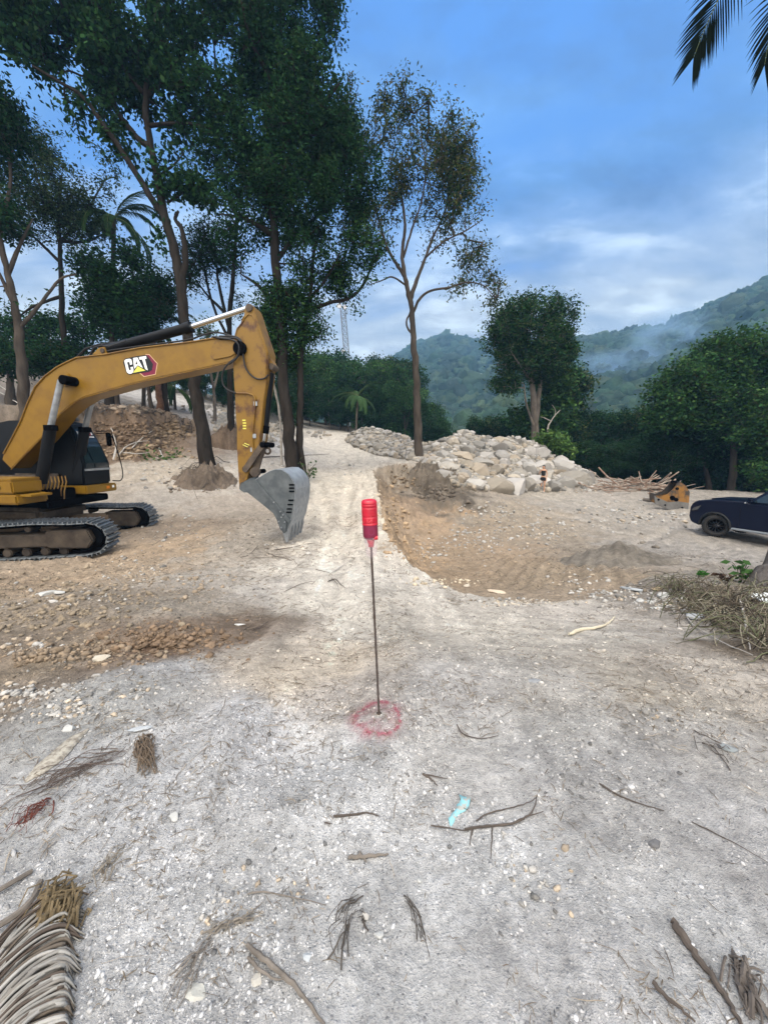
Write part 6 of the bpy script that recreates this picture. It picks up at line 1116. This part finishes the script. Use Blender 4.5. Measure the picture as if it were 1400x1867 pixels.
# moulded zigzag mark and ring mark on the near side of the bottle
def onb(u, h, o=.0008): t = u/rB; a = np.cross(ax, (0, 1., 0)); a /= np.linalg.norm(a); b = np.cross(ax, a); fwd = -np.sign(b[1])*b; return sb_ + ax*h + (a*-math.sin(t) + fwd*math.cos(t))*(rB+o)
a_ = np.cross(ax, (0, 1., 0)); sgx = 1 if a_[0] < 0 else -1
MRL = mat('red_mark', (.75, .10, .12), .3, spec=.7)
mb = MB(); h0 = hL + .012
for zz in ([(-.006, .034), (0, .018), (.007, .038)], [(-.012, .020), (-.004, .004), (.012, .020)], [(-.012, .020), (-.012, .0), (.0, .010), (.012, -.001), (.012, .020)]): mb.tube([onb(sgx*u, h0 + h) for u, h in zz], .0011, 5)
mb.build('moulded_mark', MRL, bt, smooth=True)
mb = MB(); mb.tube([onb(sgx*(.008+.016*math.cos(t)), (hL+hM)/2 + .016*math.sin(t), -.0008) for t in np.linspace(0, 6.28, 20)], .0012, 5); mb.build('ring_mark', mat('purple_mark', (.22, .03, .10), .3), lb_, smooth=True)
# paint ring sprayed on the ground
rc_ = gp(691, 1304); nA, nB_ = 160, 34; th_ = np.linspace(0, 2*math.pi, nA, endpoint=False); rs = np.linspace(.03, .26, nB_); TH_, RS = np.meshgrid(th_, rs, indexing='ij'); X = rc_[0] + RS*np.cos(TH_); Y = rc_[1] + RS*np.sin(TH_)*.95; Z = H(X, Y) + .0035
V = np.stack([X, Y, Z], -1).reshape(-1, 3); i, j = np.meshgrid(np.arange(nA), np.arange(nB_-1), indexing='ij'); i2 = (i+1) % nA; Q = np.stack([i*nB_+j, i2*nB_+j, i2*nB_+j+1, i*nB_+j+1], -1).reshape(-1, 4)
rw = RS + .012*np.sin(2*TH_+.6) + .02*fbm(X*9, Y*9, 2, 1); ring = np.exp(-((rw-.132)/.013)**2)*(.62 + .38*np.cos(TH_-.2)) + .45*np.exp(-((rw-.14)/.045)**2)*(.5+.5*np.cos(TH_-2.7)) + .20*np.exp(-((RS-.08)/.08)**2)
ring *= np.clip(1 + 1.6*fbm(X*22, Y*22, 4, 1, .65) + .9*fbm(X*90, Y*90, 3, 2), .1, 1.8); al_ = np.clip(ring*.52, 0, .55).ravel()
pm = bpy.data.materials.new('sprayed_paint'); pm.use_nodes = True; nn2 = pm.node_tree.nodes; l2 = pm.node_tree.links; b2_ = nn2['Principled BSDF']; b2_.inputs['Base Color'].default_value = (.30, .035, .075, 1); b2_.inputs['Roughness'].default_value = .85; a2 = nn2.new('ShaderNodeAttribute'); a2.attribute_name = 'tint'; l2.new(a2.outputs['Fac'], b2_.inputs['Alpha'])
o = mesh('paint_ring', V, Q, pm, smooth=True, color=np.repeat(al_[:, None], 3, 1)); tag(o, 'faded red ring sprayed on the dirt round the foot of the stake', 'paint ring')

# ------------------------------------------------------------------ soil clods on the cut bank, round the hollow and along the pit walls; roots hanging from the bank
pts = []; cl_ = []
for (px, py, sx, sy, m, c) in [(250,825,60,10,420,(.24,.18,.12)),(220,790,50,22,420,(.17,.12,.08)),(310,790,35,18,300,(.24,.18,.12)),(250,745,60,8,160,(.22,.18,.14)),(800,895,40,12,220,(.12,.10,.08)),(745,875,30,16,140,(.20,.15,.10)),(720,950,20,40,160,(.34,.25,.16)),
   (760,1005,30,20,120,(.34,.25,.16)),(300,1165,90,22,700,(.17,.12,.08)),(130,1195,110,14,560,(.22,.17,.12)),(360,880,50,12,160,(.16,.13,.10)),(100,1110,140,40,700,(.22,.18,.13)),(300,1060,120,30,300,(.26,.21,.155)),(1130,1015,60,18,160,(.17,.15,.125)),(690,930,6,30,60,(.46,.39,.30)),(800,1062,50,6,90,(.44,.38,.29)),(960,1098,70,4,90,(.40,.36,.30))]:
    for _ in range(m): q = hit(px + random.gauss(0, sx*.7), py + random.gauss(0, sy*.7)); pts.append(q); cl_.append(np.array(c)*random.uniform(.75, 1.3))
P_ = np.array(pts); r = np.hypot(P_[:, 0], P_[:, 1]); sz = (.003 + .0016*r)*np.exp(RNG.normal(0, .65, len(P_))).clip(.3, 4.0); o = scatter('soil_clods', P_ + np.column_stack([0*sz, 0*sz, sz*.15]), sz, I1, MG, np.array(cl_), jag=.3); tag(o, 'crumbled brown clods of soil on the cut bank, hollow and pit walls', 'soil clods', kind='stuff')
mb = MB(); random.seed(15)
for k in range(110):
    px = random.uniform(150, 355); py = np.interp(px, [150, 220, 300, 355], [736, 738, 752, 772]) + random.uniform(-4, 10); p = hit(px, py) + np.array((0, -.05, .05)); P = [p]
    for j in range(4): P.append(P[-1] + np.array((random.gauss(0, .10), random.uniform(-.14, .02), random.uniform(-.22, .03))))
    mb.tube(smooth_line(P, 3), random.uniform(.008, .03), 4)
tag(mb.build('hanging_roots', MW3, None, smooth=True), 'torn roots hanging over the lip of the brown cut bank', 'roots')
# ------------------------------------------------------------------ lattice radio mast beyond the trees
Ym = 120.; bM = PY(645, 700, Ym); bM[2] = 2.0; tM = PY(624.5, 556, Ym); mst = empty('radio_mast', tuple(bM), 'white lattice radio mast rising behind the tree line, left of the pale trunk', 'radio mast')
MM = mat('galvanised', (.17, .18, .20), .6); mb = MB(); wM = .82; nM = 26; corners = [(-1, -1), (1, -1), (1, 1), (-1, 1)]
def mp(f, c, w=wM): return bM + (tM-bM)*f + np.array((c[0]*w*(1-.15*f), c[1]*w*(1-.15*f), 0))
for c in corners: mb.tube([mp(0, c), mp(1, c)], .085, 5)
lt_ = mb.build('mast_leg', MM, mst, smooth=True); mb = MB()
for k in range(nM):
    f0, f1 = k/nM, (k+1)/nM
    for a, b in zip(corners, corners[1:] + corners[:1]): mb.tube([mp(f0, a), mp(f1, b)], .045, 4); mb.tube([mp(f0, b), mp(f1, a)], .045, 4); mb.tube([mp(f1, a), mp(f1, b)], .045, 4)
mb.build('bracing', MM, mst)
for f, sx_, r in ((.985, -.9, .7), (.975, .7, .55), (.68, -.9, .5)):
    p = mp(f, (0, 0)) + np.array((sx_, -.9, 0)); mb = MB(); mb.tube([p, p + (0, -.35, 0)], r, 16); mb.build('dish_antenna', mat('antenna', (.6, .6, .6), .6), mst, bevel=.05)
mb = MB()
for k in range(3): mb.box(mp(.95 - k*.03, (0, 0)) + np.array((1.3 - k*.9, -.9, 0)), (.2, .15, 1.7))
mb.build('panel_antenna', MM, mst)
# ------------------------------------------------------------------ brush pile and worn bucket at the edge of the wood
brl = hit(1170, 897); mb = MB(); random.seed(77)
for k in range(120):
    x = brl[0] + random.gauss(.2, 1.15); y = brl[1] + .9 + random.gauss(0, .6); a = random.choice([random.gauss(-.25, .3), random.gauss(2.9, .3), random.uniform(0, 6.28)]); L = random.uniform(.4, 1.7); z = gz(x, y) + random.uniform(.03, .45)*max(.2, 1-abs(x-brl[0])/2.4); e = random.gauss(.04, .12) if k > 14 else random.uniform(.4, 1.2)*(.7)
    d = np.array((math.cos(a)*math.cos(e), math.sin(a)*math.cos(e), math.sin(e))); p = np.array((x, y, z)); P = [p, p + d*L*.5 + RNG.normal(0, .07, 3), p + d*L + RNG.normal(0, .12, 3)]; mb.tube(smooth_line(P, 3), random.uniform(.015, .055), 5)
tag(mb.build('brush_pile', mat('brush_wood', (.19, .12, .085), .9, nscale=3, color2=(.30, .27, .23), thr=(.4, .65)), None, smooth=True), 'pile of torn brown branches and roots in front of the dark wood', 'brush pile')
p0 = hit(1225, 929); Yb = p0[1]; DB_ = p0[1]*cp - (p0[2]-CH)*sp
bo = empty('loose_bucket', tuple(p0), 'worn yellow and black digger bucket lying on the ground between brush pile and car', 'excavator bucket')
OL = [(1192,902),(1193,918),(1206,925),(1220,930),(1254,931),(1257,897),(1248,884),(1240,879),(1234,880),(1227,891),(1216,901),(1203,905)]
dv = np.array((.42, .90, 0)); MOB = mat('worn_bucket', (.19, .09, .018), .8, nscale=1.6, color2=(.035, .03, .027), thr=(.42, .55), bump=.01); MOG = mat('grey_scuff', (.13, .125, .118), .8, nscale=3, color2=(.08, .075, .07), bump=.01)
A = [PD(a, b, DB_) for a, b in OL]; q = MB(); q.prism(A, [p + dv*.06 for p in A]); q.build('side_plate', MOB, bo, bevel=.015); A2 = [p + dv*1.25 for p in A]; q = MB(); q.prism(A2, [p + dv*.06 for p in A2]); q.build('side_plate', MOB, bo, bevel=.015)
q = MB(); W_ = [A[i] for i in (4, 5, 6, 7, 8)]
for a, b in zip(W_[:-1], W_[1:]): cI = A[10]; ai = a + (cI-a)*.05; bi = b + (cI-b)*.05; q.add([a + dv*.05, b + dv*.05, b + dv*1.26, a + dv*1.26, ai + dv*.05, bi + dv*.05, bi + dv*1.26, ai + dv*1.26], [(0,1,2,3),(7,6,5,4),(0,4,5,1),(2,6,7,3),(1,5,6,2),(0,3,7,4)])
q.build('shell', MKM, bo)
q = MB(); B_ = [PD(a, b, DB_-.02) for a, b in [(1192,904),(1193,918),(1206,925),(1220,930),(1254,931),(1255,917),(1235,914),(1218,916),(1205,910)]]; q.prism(B_, [p + dv*.015 for p in B_]); q.build('wear_plate', MOG, bo, bevel=.01)
q = MB()
for a, b, r in [(1225,908,.115),(1232,911,.09),(1234,891,.07),(1200,911,.05),(1212,921,.04),(1243,926,.05)]: c = PD(a, b, DB_-.045); q.tube([c, c + dv*.03], r, 14)
q.build('hole', MKM, bo)
q = MB(); q.tube([gp(1172, 913, .08), gp(1196, 916, .08)], .10, 10); tag(q.build('log', MW2, None, bevel=.02), 'short grey log butting against the left end of the loose bucket', 'log')
# ------------------------------------------------------------------ parked car
wc = hit(1300, 978); ph = R(68); hd = np.array((-math.cos(ph), math.sin(ph), 0)); lf = np.array((-hd[1], hd[0], 0)); 
rear = np.array((wc[0], wc[1], 0)) - hd*2.95; zr_ = gz(rear[0]-.2, rear[1]) ; hdz = hd.copy(); hdz[2] = (wc[2]-zr_)/2.95*.6; hdz /= np.linalg.norm(hdz); upv = np.cross(hdz, lf); upv = upv if upv[2] > 0 else -upv
# local: X forward from the front axle, Y to the car's left (towards the viewer), Z up from the ground
CW_ = .97
def K(x, y, z): return wc - lf*(CW_-.06) + hdz*x + lf*y + upv*z
car = empty('parked_car', tuple(wc), 'dark blue pickup style car parked at the right edge, front end facing the wood', 'car')
MCB = mat('car_paint', (.002, .005, .018), .28, spec=.22, coat=.12); MTY = mat('tyre', (.012, .013, .015), .8, nscale=20, color2=(.03, .028, .026)); MRM = mat('rim_black', (.02, .02, .023), .3, metal=.5); MBP = mat('black_plastic', (.012, .013, .015), .6)
def arch(cx_, r, z0, n=10): return [(cx_ + r*math.cos(a), .41 + r*math.sin(a)) for a in np.linspace(math.pi - .42, -(-.42), n)] if False else [(cx_ - r*math.cos(a), .41 + r*math.sin(a)) for a in np.linspace(-.15, math.pi+.15, n)]
lower = [(-3.95, .60), (-4.0, .98), (-3.95, 1.30), (-.95, 1.34), (-.75, 1.40), (.20, 1.36), (.62, 1.29), (.78, 1.19), (.85, 1.02), (.87, .66), (.80, .44)] + [(x, z) for x, z in reversed(arch(0, .50, 0))] + [(-.62, .42), (-2.35, .42)] + [(x, z) for x, z in reversed(arch(-2.95, .50, 0))] + [(-3.6, .5)]
def ins(z): return np.interp(z, [.3, .7, 1.1, 1.38, 1.45, 2.0], [.05, .0, .0, .06, .09, .26])
q = MB(); cols_ = [K(x, CW_-ins(z), z) for x, z in lower]; q.prism(cols_, [K(x, -CW_+ins(z), z) for x, z in lower]); body = q.build('body', MCB, car, bevel=.035, seg=3)
gh = [(-.80, 1.34), (-1.42, 1.92), (-1.60, 1.96), (-3.0, 1.97), (-3.25, 1.92), (-3.5, 1.30)]
q = MB(); q.prism([K(x, CW_-ins(z), z) for x, z in gh], [K(x, -CW_+ins(z), z) for x, z in gh]); q.build('roof', MCB, car, bevel=.05, seg=3)
for sg in (1, -1):
    for nm, w_ in (('side_window', [(-1.0, 1.40), (-1.48, 1.85), (-2.12, 1.87), (-2.12, 1.40)]), ('side_window', [(-2.20, 1.40), (-2.20, 1.87), (-2.95, 1.87), (-3.25, 1.40)])):
        q = MB(); q.prism([K(x, sg*(CW_-ins(z)+.006), z) for x, z in w_], [K(x, sg*(CW_-ins(z)-.01), z) for x, z in w_]); q.build(nm, MGL, car)
    q = MB(); q.tube([K(-.55, sg*(CW_+.03), .40), K(-2.4, sg*(CW_+.03), .40)], .045, 8); q.build('running_board', mat('step_grey', (.25, .27, .29), .4, metal=.5), car, bevel=.01)
    mr = MB(); mr.box((0, 0, 0), (.13, .22, .18)); Mx = Matrix(((hdz[0], lf[0], upv[0], 0), (hdz[1], lf[1], upv[1], 0), (hdz[2], lf[2], upv[2], 0), (0, 0, 0, 1))); Mx.translation = Vector(K(-.98, sg*(CW_+.10), 1.46)); mo = mr.build('wing_mirror', MCB, car, bevel=.045, xf=Mx)
    mr = MB(); mr.box((0, 0, 0), (.02, .16, .03)); M2 = Mx.copy(); M2.translation = Vector(K(-.91, sg*(CW_+.12), 1.38)); mr.build('indicator', mw, mo, xf=M2)
    q = MB(); q.prism([K(x, sg*(CW_-.10), z) for x, z in ((.50,1.12),(.78,1.0),(.845,.88),(.60,.93))], [K(x, sg*(CW_+.012-ins(z)), z) for x, z in ((.48,1.12),(.72,1.0),(.80,.88),(.58,.93))]); q.build('headlight', mat('lamp_glass', (.06, .065, .07), .1, spec=.6), car, bevel=.012)
    for cx_ in (0, -2.95):
        q = MB(); ang = np.linspace(-.05, math.pi+.05, 14); q.tube([K(cx_ - .49*math.cos(a), sg*(CW_-.005), .41 + .49*math.sin(a)) for a in ang], .035, 6); q.build('wheel_arch', MBP, car, smooth=True)
    for dx_ in (-.72, -2.15, -3.1): q = MB(); q.tube([K(dx_, sg*(CW_+.001-ins(z)), z) for z in (.5, .7, .9, 1.0, 1.1, 1.2)], .006, 4); q.build('door_seam', MBP, body)
    for dx_ in (-2.0, -3.0): q = MB(); q.tube([K(dx_, sg*(CW_+.02), 1.06), K(dx_+.2, sg*(CW_+.02), 1.06)], .018, 6); q.build('door_handle', MCB, car, smooth=True)
q = MB(); q.prism([K(x, .72, z) for x, z in ((-.70,1.335),(.30,1.26),(.35,1.24))] + [K(.30, .55, 1.24)], [K(x, -.72, z) for x, z in ((-.70,1.335),(.30,1.26),(.35,1.24))] + [K(.30, -.55, 1.24)]) if False else None
q = MB(); P = [K(-.74, .62, 1.40), K(.40, .58, 1.335), K(.40, -.58, 1.335), K(-.74, -.62, 1.40)]; q.prism(P, [p + upv*.045 for p in P]); q.build('bonnet_bulge', MCB, car, bevel=.04, seg=3)
q = MB(); P = [K(-.86, .70, 1.42), K(-1.38, .60, 1.89), K(-1.38, -.60, 1.89), K(-.86, -.70, 1.42)]; nf_ = hdz*.65 + upv*.76; q.prism([p + nf_*.012 for p in P], [p - nf_*.02 for p in P]); q.build('windscreen', MGL, car)
q = MB(); P = [K(.865, .5, .62), K(.85, .5, 1.0), K(.85, -.5, 1.0), K(.865, -.5, .62)]; q.prism(P, [p + hdz*.02 for p in P]); q.build('grille', MBP, car, bevel=.01)
def wheel(cx_, sg, steer):
    c0 = K(cx_, sg*(CW_-.13), .41); axd = lf*sg; axd = axd*math.cos(steer) + hdz*math.sin(steer)*sg; axd /= np.linalg.norm(axd); e1 = np.cross(axd, upv); e1 /= np.linalg.norm(e1); e2 = np.cross(e1, axd)
    wh = bpy.data.objects.new('wheel', None); COL.objects.link(wh); wh.parent = car; wh.matrix_parent_inverse = car.matrix_basis.inverted(); wh.location = tuple(c0)
    def lt2(pr, n=36):
        V = [c0 + axd*h + (e1*math.cos(2*math.pi*k/n) + e2*math.sin(2*math.pi*k/n))*r for h, r in pr for k in range(n)]; return V, [(i*n+j, i*n+(j+1) % n, (i+1)*n+(j+1) % n, (i+1)*n+j) for i in range(len(pr)-1) for j in range(n)]
    V, F_ = lt2([(-.13, .27), (-.13, .37), (-.10, .40), (.10, .40), (.13, .375), (.135, .30), (.125, .268), (-.13, .27)]); mesh('tyre', V, F_, MTY, wh, smooth=True); q = MB()
    for k in range(36): a = 2*math.pi*k/36; d_ = e1*math.cos(a) + e2*math.sin(a); t_2 = -e1*math.sin(a) + e2*math.cos(a); P = [c0 + d_*.395 + axd*w_ + t_2*s_ for w_, s_ in ((-.12, -.012), (.125, -.02), (.125, .006), (-.12, .014))]; q.prism(P, [p + d_*.016 for p in P])
    q.build('tread_block', MTY, wh)
    V, F_ = lt2([(-.10, .268), (.10, .268), (.115, .255), (.09, .24), (.05, .235)]); mesh('rim', V, F_, MRM, wh, smooth=True); q = MB()
    V, F_ = lt2([(.0, .001), (.0, .235), (-.02, .24)]); mesh('rim_back', V, F_, MKM, wh)
    for k in range(12): a = 2*math.pi*k/12; d_ = e1*math.cos(a) + e2*math.sin(a); q.tube([c0 + axd*.085 + d_*.04, c0 + axd*.06 + d_*.15, c0 + axd*.095 + d_*.245], [.018, .012, .014], 5)
    q.tube([c0 + axd*.05, c0 + axd*.105], .05, 14); q.build('spoke', MRM, wh, smooth=True)
for cx_, st_ in ((0, -.38), (-2.95, 0)):
    for sg in (1, -1): wheel(cx_, sg, st_)
# ------------------------------------------------------------------ person by the boulders
pf_ = hit(988, 897); Yp_ = pf_[1]; hs = 1.60
def skin(name, verts, edges, rad, m, parent, root=0, sub=2):
    me = bpy.data.meshes.new(name); me.from_pydata([tuple(v) for v in verts], edges, []); o = bpy.data.objects.new(name, me); COL.objects.link(o); md = o.modifiers.new('skin', 'SKIN')
    for i, r in enumerate(rad): sv = me.skin_vertices[0].data[i]; sv.radius = (r, r) if not isinstance(r, tuple) else r; sv.use_root = (i == root)
    md.use_smooth_shade = True; s2 = o.modifiers.new('sub', 'SUBSURF'); s2.levels = sub; s2.render_levels = sub
    dg = bpy.context.evaluated_depsgraph_get(); nm_ = bpy.data.meshes.new_from_object(o.evaluated_get(dg)); bpy.data.objects.remove(o); o = bpy.data.objects.new(name, nm_); COL.objects.link(o); nm_.materials.clear(); nm_.materials.append(m); o.parent = parent; return o
per = empty('person', tuple(pf_), 'person with long dark hair in black top and shorts standing by the boulders', 'person')
SK = mat('skin', (.42, .24, .16), .55); BLK = mat('black_cloth', (.010, .010, .012), .85); HR = mat('dark_hair', (.012, .009, .008), .6)
# x to the right in the picture, body turned a little left, weight on both feet
vb = [(0,0,.86),(0,0,1.02),(0,.01,1.17),(0,.015,1.29),(0,.0,1.37),(-.01,-.02,1.45),(-.01,-.025,1.53),   # pelvis, waist, chest, shoulders, neck, head low, head top
 (-.08,0,.80),(-.085,-.01,.46),(-.08,.03,.09),(-.09,-.07,.035),(-.09,-.13,.02), (.08,0,.80),(.10,-.01,.46),(.10,.03,.09),(.10,-.07,.035),(.11,-.13,.02),
 (-.15,.01,1.28),(-.24,-.02,1.03),(-.20,-.20,1.16),(-.175,-.245,1.20), (.15,.01,1.28),(.20,.0,1.02),(.17,-.09,.82),(.165,-.11,.76)]
eb_ = [(0,1),(1,2),(2,3),(3,4),(4,5),(5,6),(0,7),(7,8),(8,9),(9,10),(10,11),(0,12),(12,13),(13,14),(14,15),(15,16),(3,17),(17,18),(18,19),(19,20),(3,21),(21,22),(22,23),(23,24)]
rb_ = [.13,.105,.115,.09,.045,.078,.082,.080,.050,.034,.036,.024,.080,.050,.034,.036,.024,.048,.034,.025,.026,.048,.034,.025,.026]
skin('body', vb, eb_, rb_, SK, per)
skin('top', [(0,0,.92),(0,0,1.03),(0,.01,1.17),(0,.015,1.27),(-.10,.01,1.30),(.10,.01,1.30)], [(0,1),(1,2),(2,3),(3,4),(3,5)], [.132,.118,.130,.100,.055,.055], BLK, per)
skin('shorts', [(0,0,.93),(0,0,.84),(-.085,0,.74),(-.09,0,.64),(.085,0,.74),(.09,0,.64)], [(0,1),(1,2),(2,3),(1,4),(4,5)], [.138,.142,.10,.088,.10,.088], BLK, per)
skin('hair', [(0,.0,1.58),(.005,.03,1.52),(.01,.06,1.42),(.01,.08,1.28),(.01,.085,1.14)], [(0,1),(1,2),(2,3),(3,4)], [.075,.088,.075,.065,.040], HR, per)
skin('face', [(-.012,-.095,1.505),(-.012,-.112,1.485)], [(0,1)], [.010,.012], SK, per, sub=1)
mb = MB()
for sg in (-1, 1): mb.tube([np.array((-.01 + sg*.030, -.098, 1.52)), np.array((-.01 + sg*.030, -.104, 1.52))], .008, 8)
mb.build('eyes', MKM, per)
for side, hx in ((-1, (-.17, -.265, 1.225)), (1, (.165, -.12, .72))):
    h0_ = np.array(hx); dr = np.array((.35, -.45, .8)) if side < 0 else np.array((0, -.25, -.95)); dr /= np.linalg.norm(dr); mb = MB(); sd_ = np.cross(dr, (0, 1., 0.2)); sd_ /= np.linalg.norm(sd_)
    mb.tube([h0_ - dr*.05, h0_ - dr*.01, h0_ + dr*.035], [.020, .028, .026], 8, flat=.5)
    for k in range(4): b_s = h0_ + dr*.03 + sd_*(.022 - .0145*k); mb.tube([b_s, b_s + dr*.028, b_s + dr*(.05 - .004*abs(k-1.4)) + np.array((0, -.012, 0))], [.008, .0075, .006], 6)
    t0 = h0_ - dr*.01 + sd_*.026; mb.tube([t0, t0 + sd_*.022 + dr*.022, t0 + sd_*.026 + dr*.045], [.009, .008, .006], 6); mb.build('hand', SK, per, smooth=True)
for o in per.children: o.matrix_parent_inverse = Matrix.Identity(4)
per.scale = (1.02, 1.02, 1.02); per.rotation_euler = (0, 0, -.35)
# ------------------------------------------------------------------ air: haze and the smoke on the hillside
def volbox(name, lo, hi_, kindlabel, mt):
    mb = MB(); lo = np.array(lo, float); hi_ = np.array(hi_, float); mb.box((lo+hi_)/2, hi_-lo); o = mb.build(name, mt); return tag(o, kindlabel[0], kindlabel[1], kind='stuff')
hm = bpy.data.materials.new('haze'); hm.use_nodes = True; t_ = hm.node_tree; t_.nodes.remove(t_.nodes['Principled BSDF']); pv = t_.nodes.new('ShaderNodeVolumePrincipled'); pv.inputs['Color'].default_value = (.30, .62, 1, 1); pv.inputs['Density'].default_value = .00068; pv.inputs['Anisotropy'].default_value = .1
t_.links.new(pv.outputs[0], t_.nodes['Material Output'].inputs['Volume'])
volbox('haze', (-420, -60, -24), (560, 720, 215), ('thin blue evening haze in the valley', 'haze'), hm)
sm = bpy.data.materials.new('smoke'); sm.use_nodes = True; t_ = sm.node_tree; n = t_.nodes; l = t_.links; n.remove(n['Principled BSDF']); pv = n.new('ShaderNodeVolumePrincipled'); pv.inputs['Color'].default_value = (.40, .66, 1, 1)
tcn = n.new('ShaderNodeTexCoord'); mp_ = n.new('ShaderNodeMapping'); mp_.inputs['Rotation'].default_value = (0, R(-38), 0); mp_.inputs['Scale'].default_value = (.9, .9, 1.8); no = n.new('ShaderNodeTexNoise'); no.inputs['Scale'].default_value = .022; no.inputs['Detail'].default_value = 5; no.inputs['Roughness'].default_value = .62; no.inputs['Distortion'].default_value = .6
l.new(tcn.outputs['Object'], mp_.inputs[0]); l.new(mp_.outputs[0], no.inputs['Vector'])
def blob(cx_, rad_):
    m = n.new('ShaderNodeMapping'); m.inputs['Location'].default_value = tuple(-np.array(cx_)/np.array(rad_)); m.inputs['Scale'].default_value = tuple(1/np.array(rad_)); l.new(tcn.outputs['Object'], m.inputs[0]); g = n.new('ShaderNodeVectorMath'); g.operation = 'LENGTH'; l.new(m.outputs[0], g.inputs[0])
    r = n.new('ShaderNodeMapRange'); r.interpolation_type = 'SMOOTHSTEP'; r.inputs['From Min'].default_value = 1; r.inputs['From Max'].default_value = .1; r.inputs['To Max'].default_value = 1; l.new(g.outputs['Value'], r.inputs[0]); return r.outputs[0]
B1 = blob(PD(1190, 715, 230), (26, 30, 20)); B2 = blob(PD(1120, 690, 240), (44, 30, 20)); B3 = blob(PD(1225, 640, 235), (34, 26, 28)); B4 = blob(PD(850, 700, 240), (42, 30, 16)); 
def mx2(a, b, op='ADD'):
    q = n.new('ShaderNodeMath'); q.operation = op
    for k, v in enumerate((a, b)):
        if isinstance(v, (int, float)): q.inputs[k].default_value = v
        else: l.new(v, q.inputs[k])
    return q.outputs[0]
rp = n.new('ShaderNodeMapRange'); rp.inputs['From Min'].default_value = .42; rp.inputs['From Max'].default_value = .72; l.new(no.outputs[0], rp.inputs[0])
tot = mx2(mx2(mx2(B1, 1.9, 'MULTIPLY'), mx2(B2, .6, 'MULTIPLY')), mx2(mx2(B3, 1.1, 'MULTIPLY'), mx2(B4, .0, 'MULTIPLY'))); den_ = mx2(mx2(tot, rp.outputs[0], 'MULTIPLY'), .22, 'MULTIPLY'); l.new(den_, pv.inputs['Density']); l.new(pv.outputs[0], n['Material Output'].inputs['Volume'])
a = PD(760, 760, 210); b = PD(1290, 560, 270); volbox('smoke', (min(a[0], 0), 200, -10), (b[0]+20, 285, 95), ('pale blue smoke drifting over the valley in front of the right-hand hill', 'smoke'), sm)
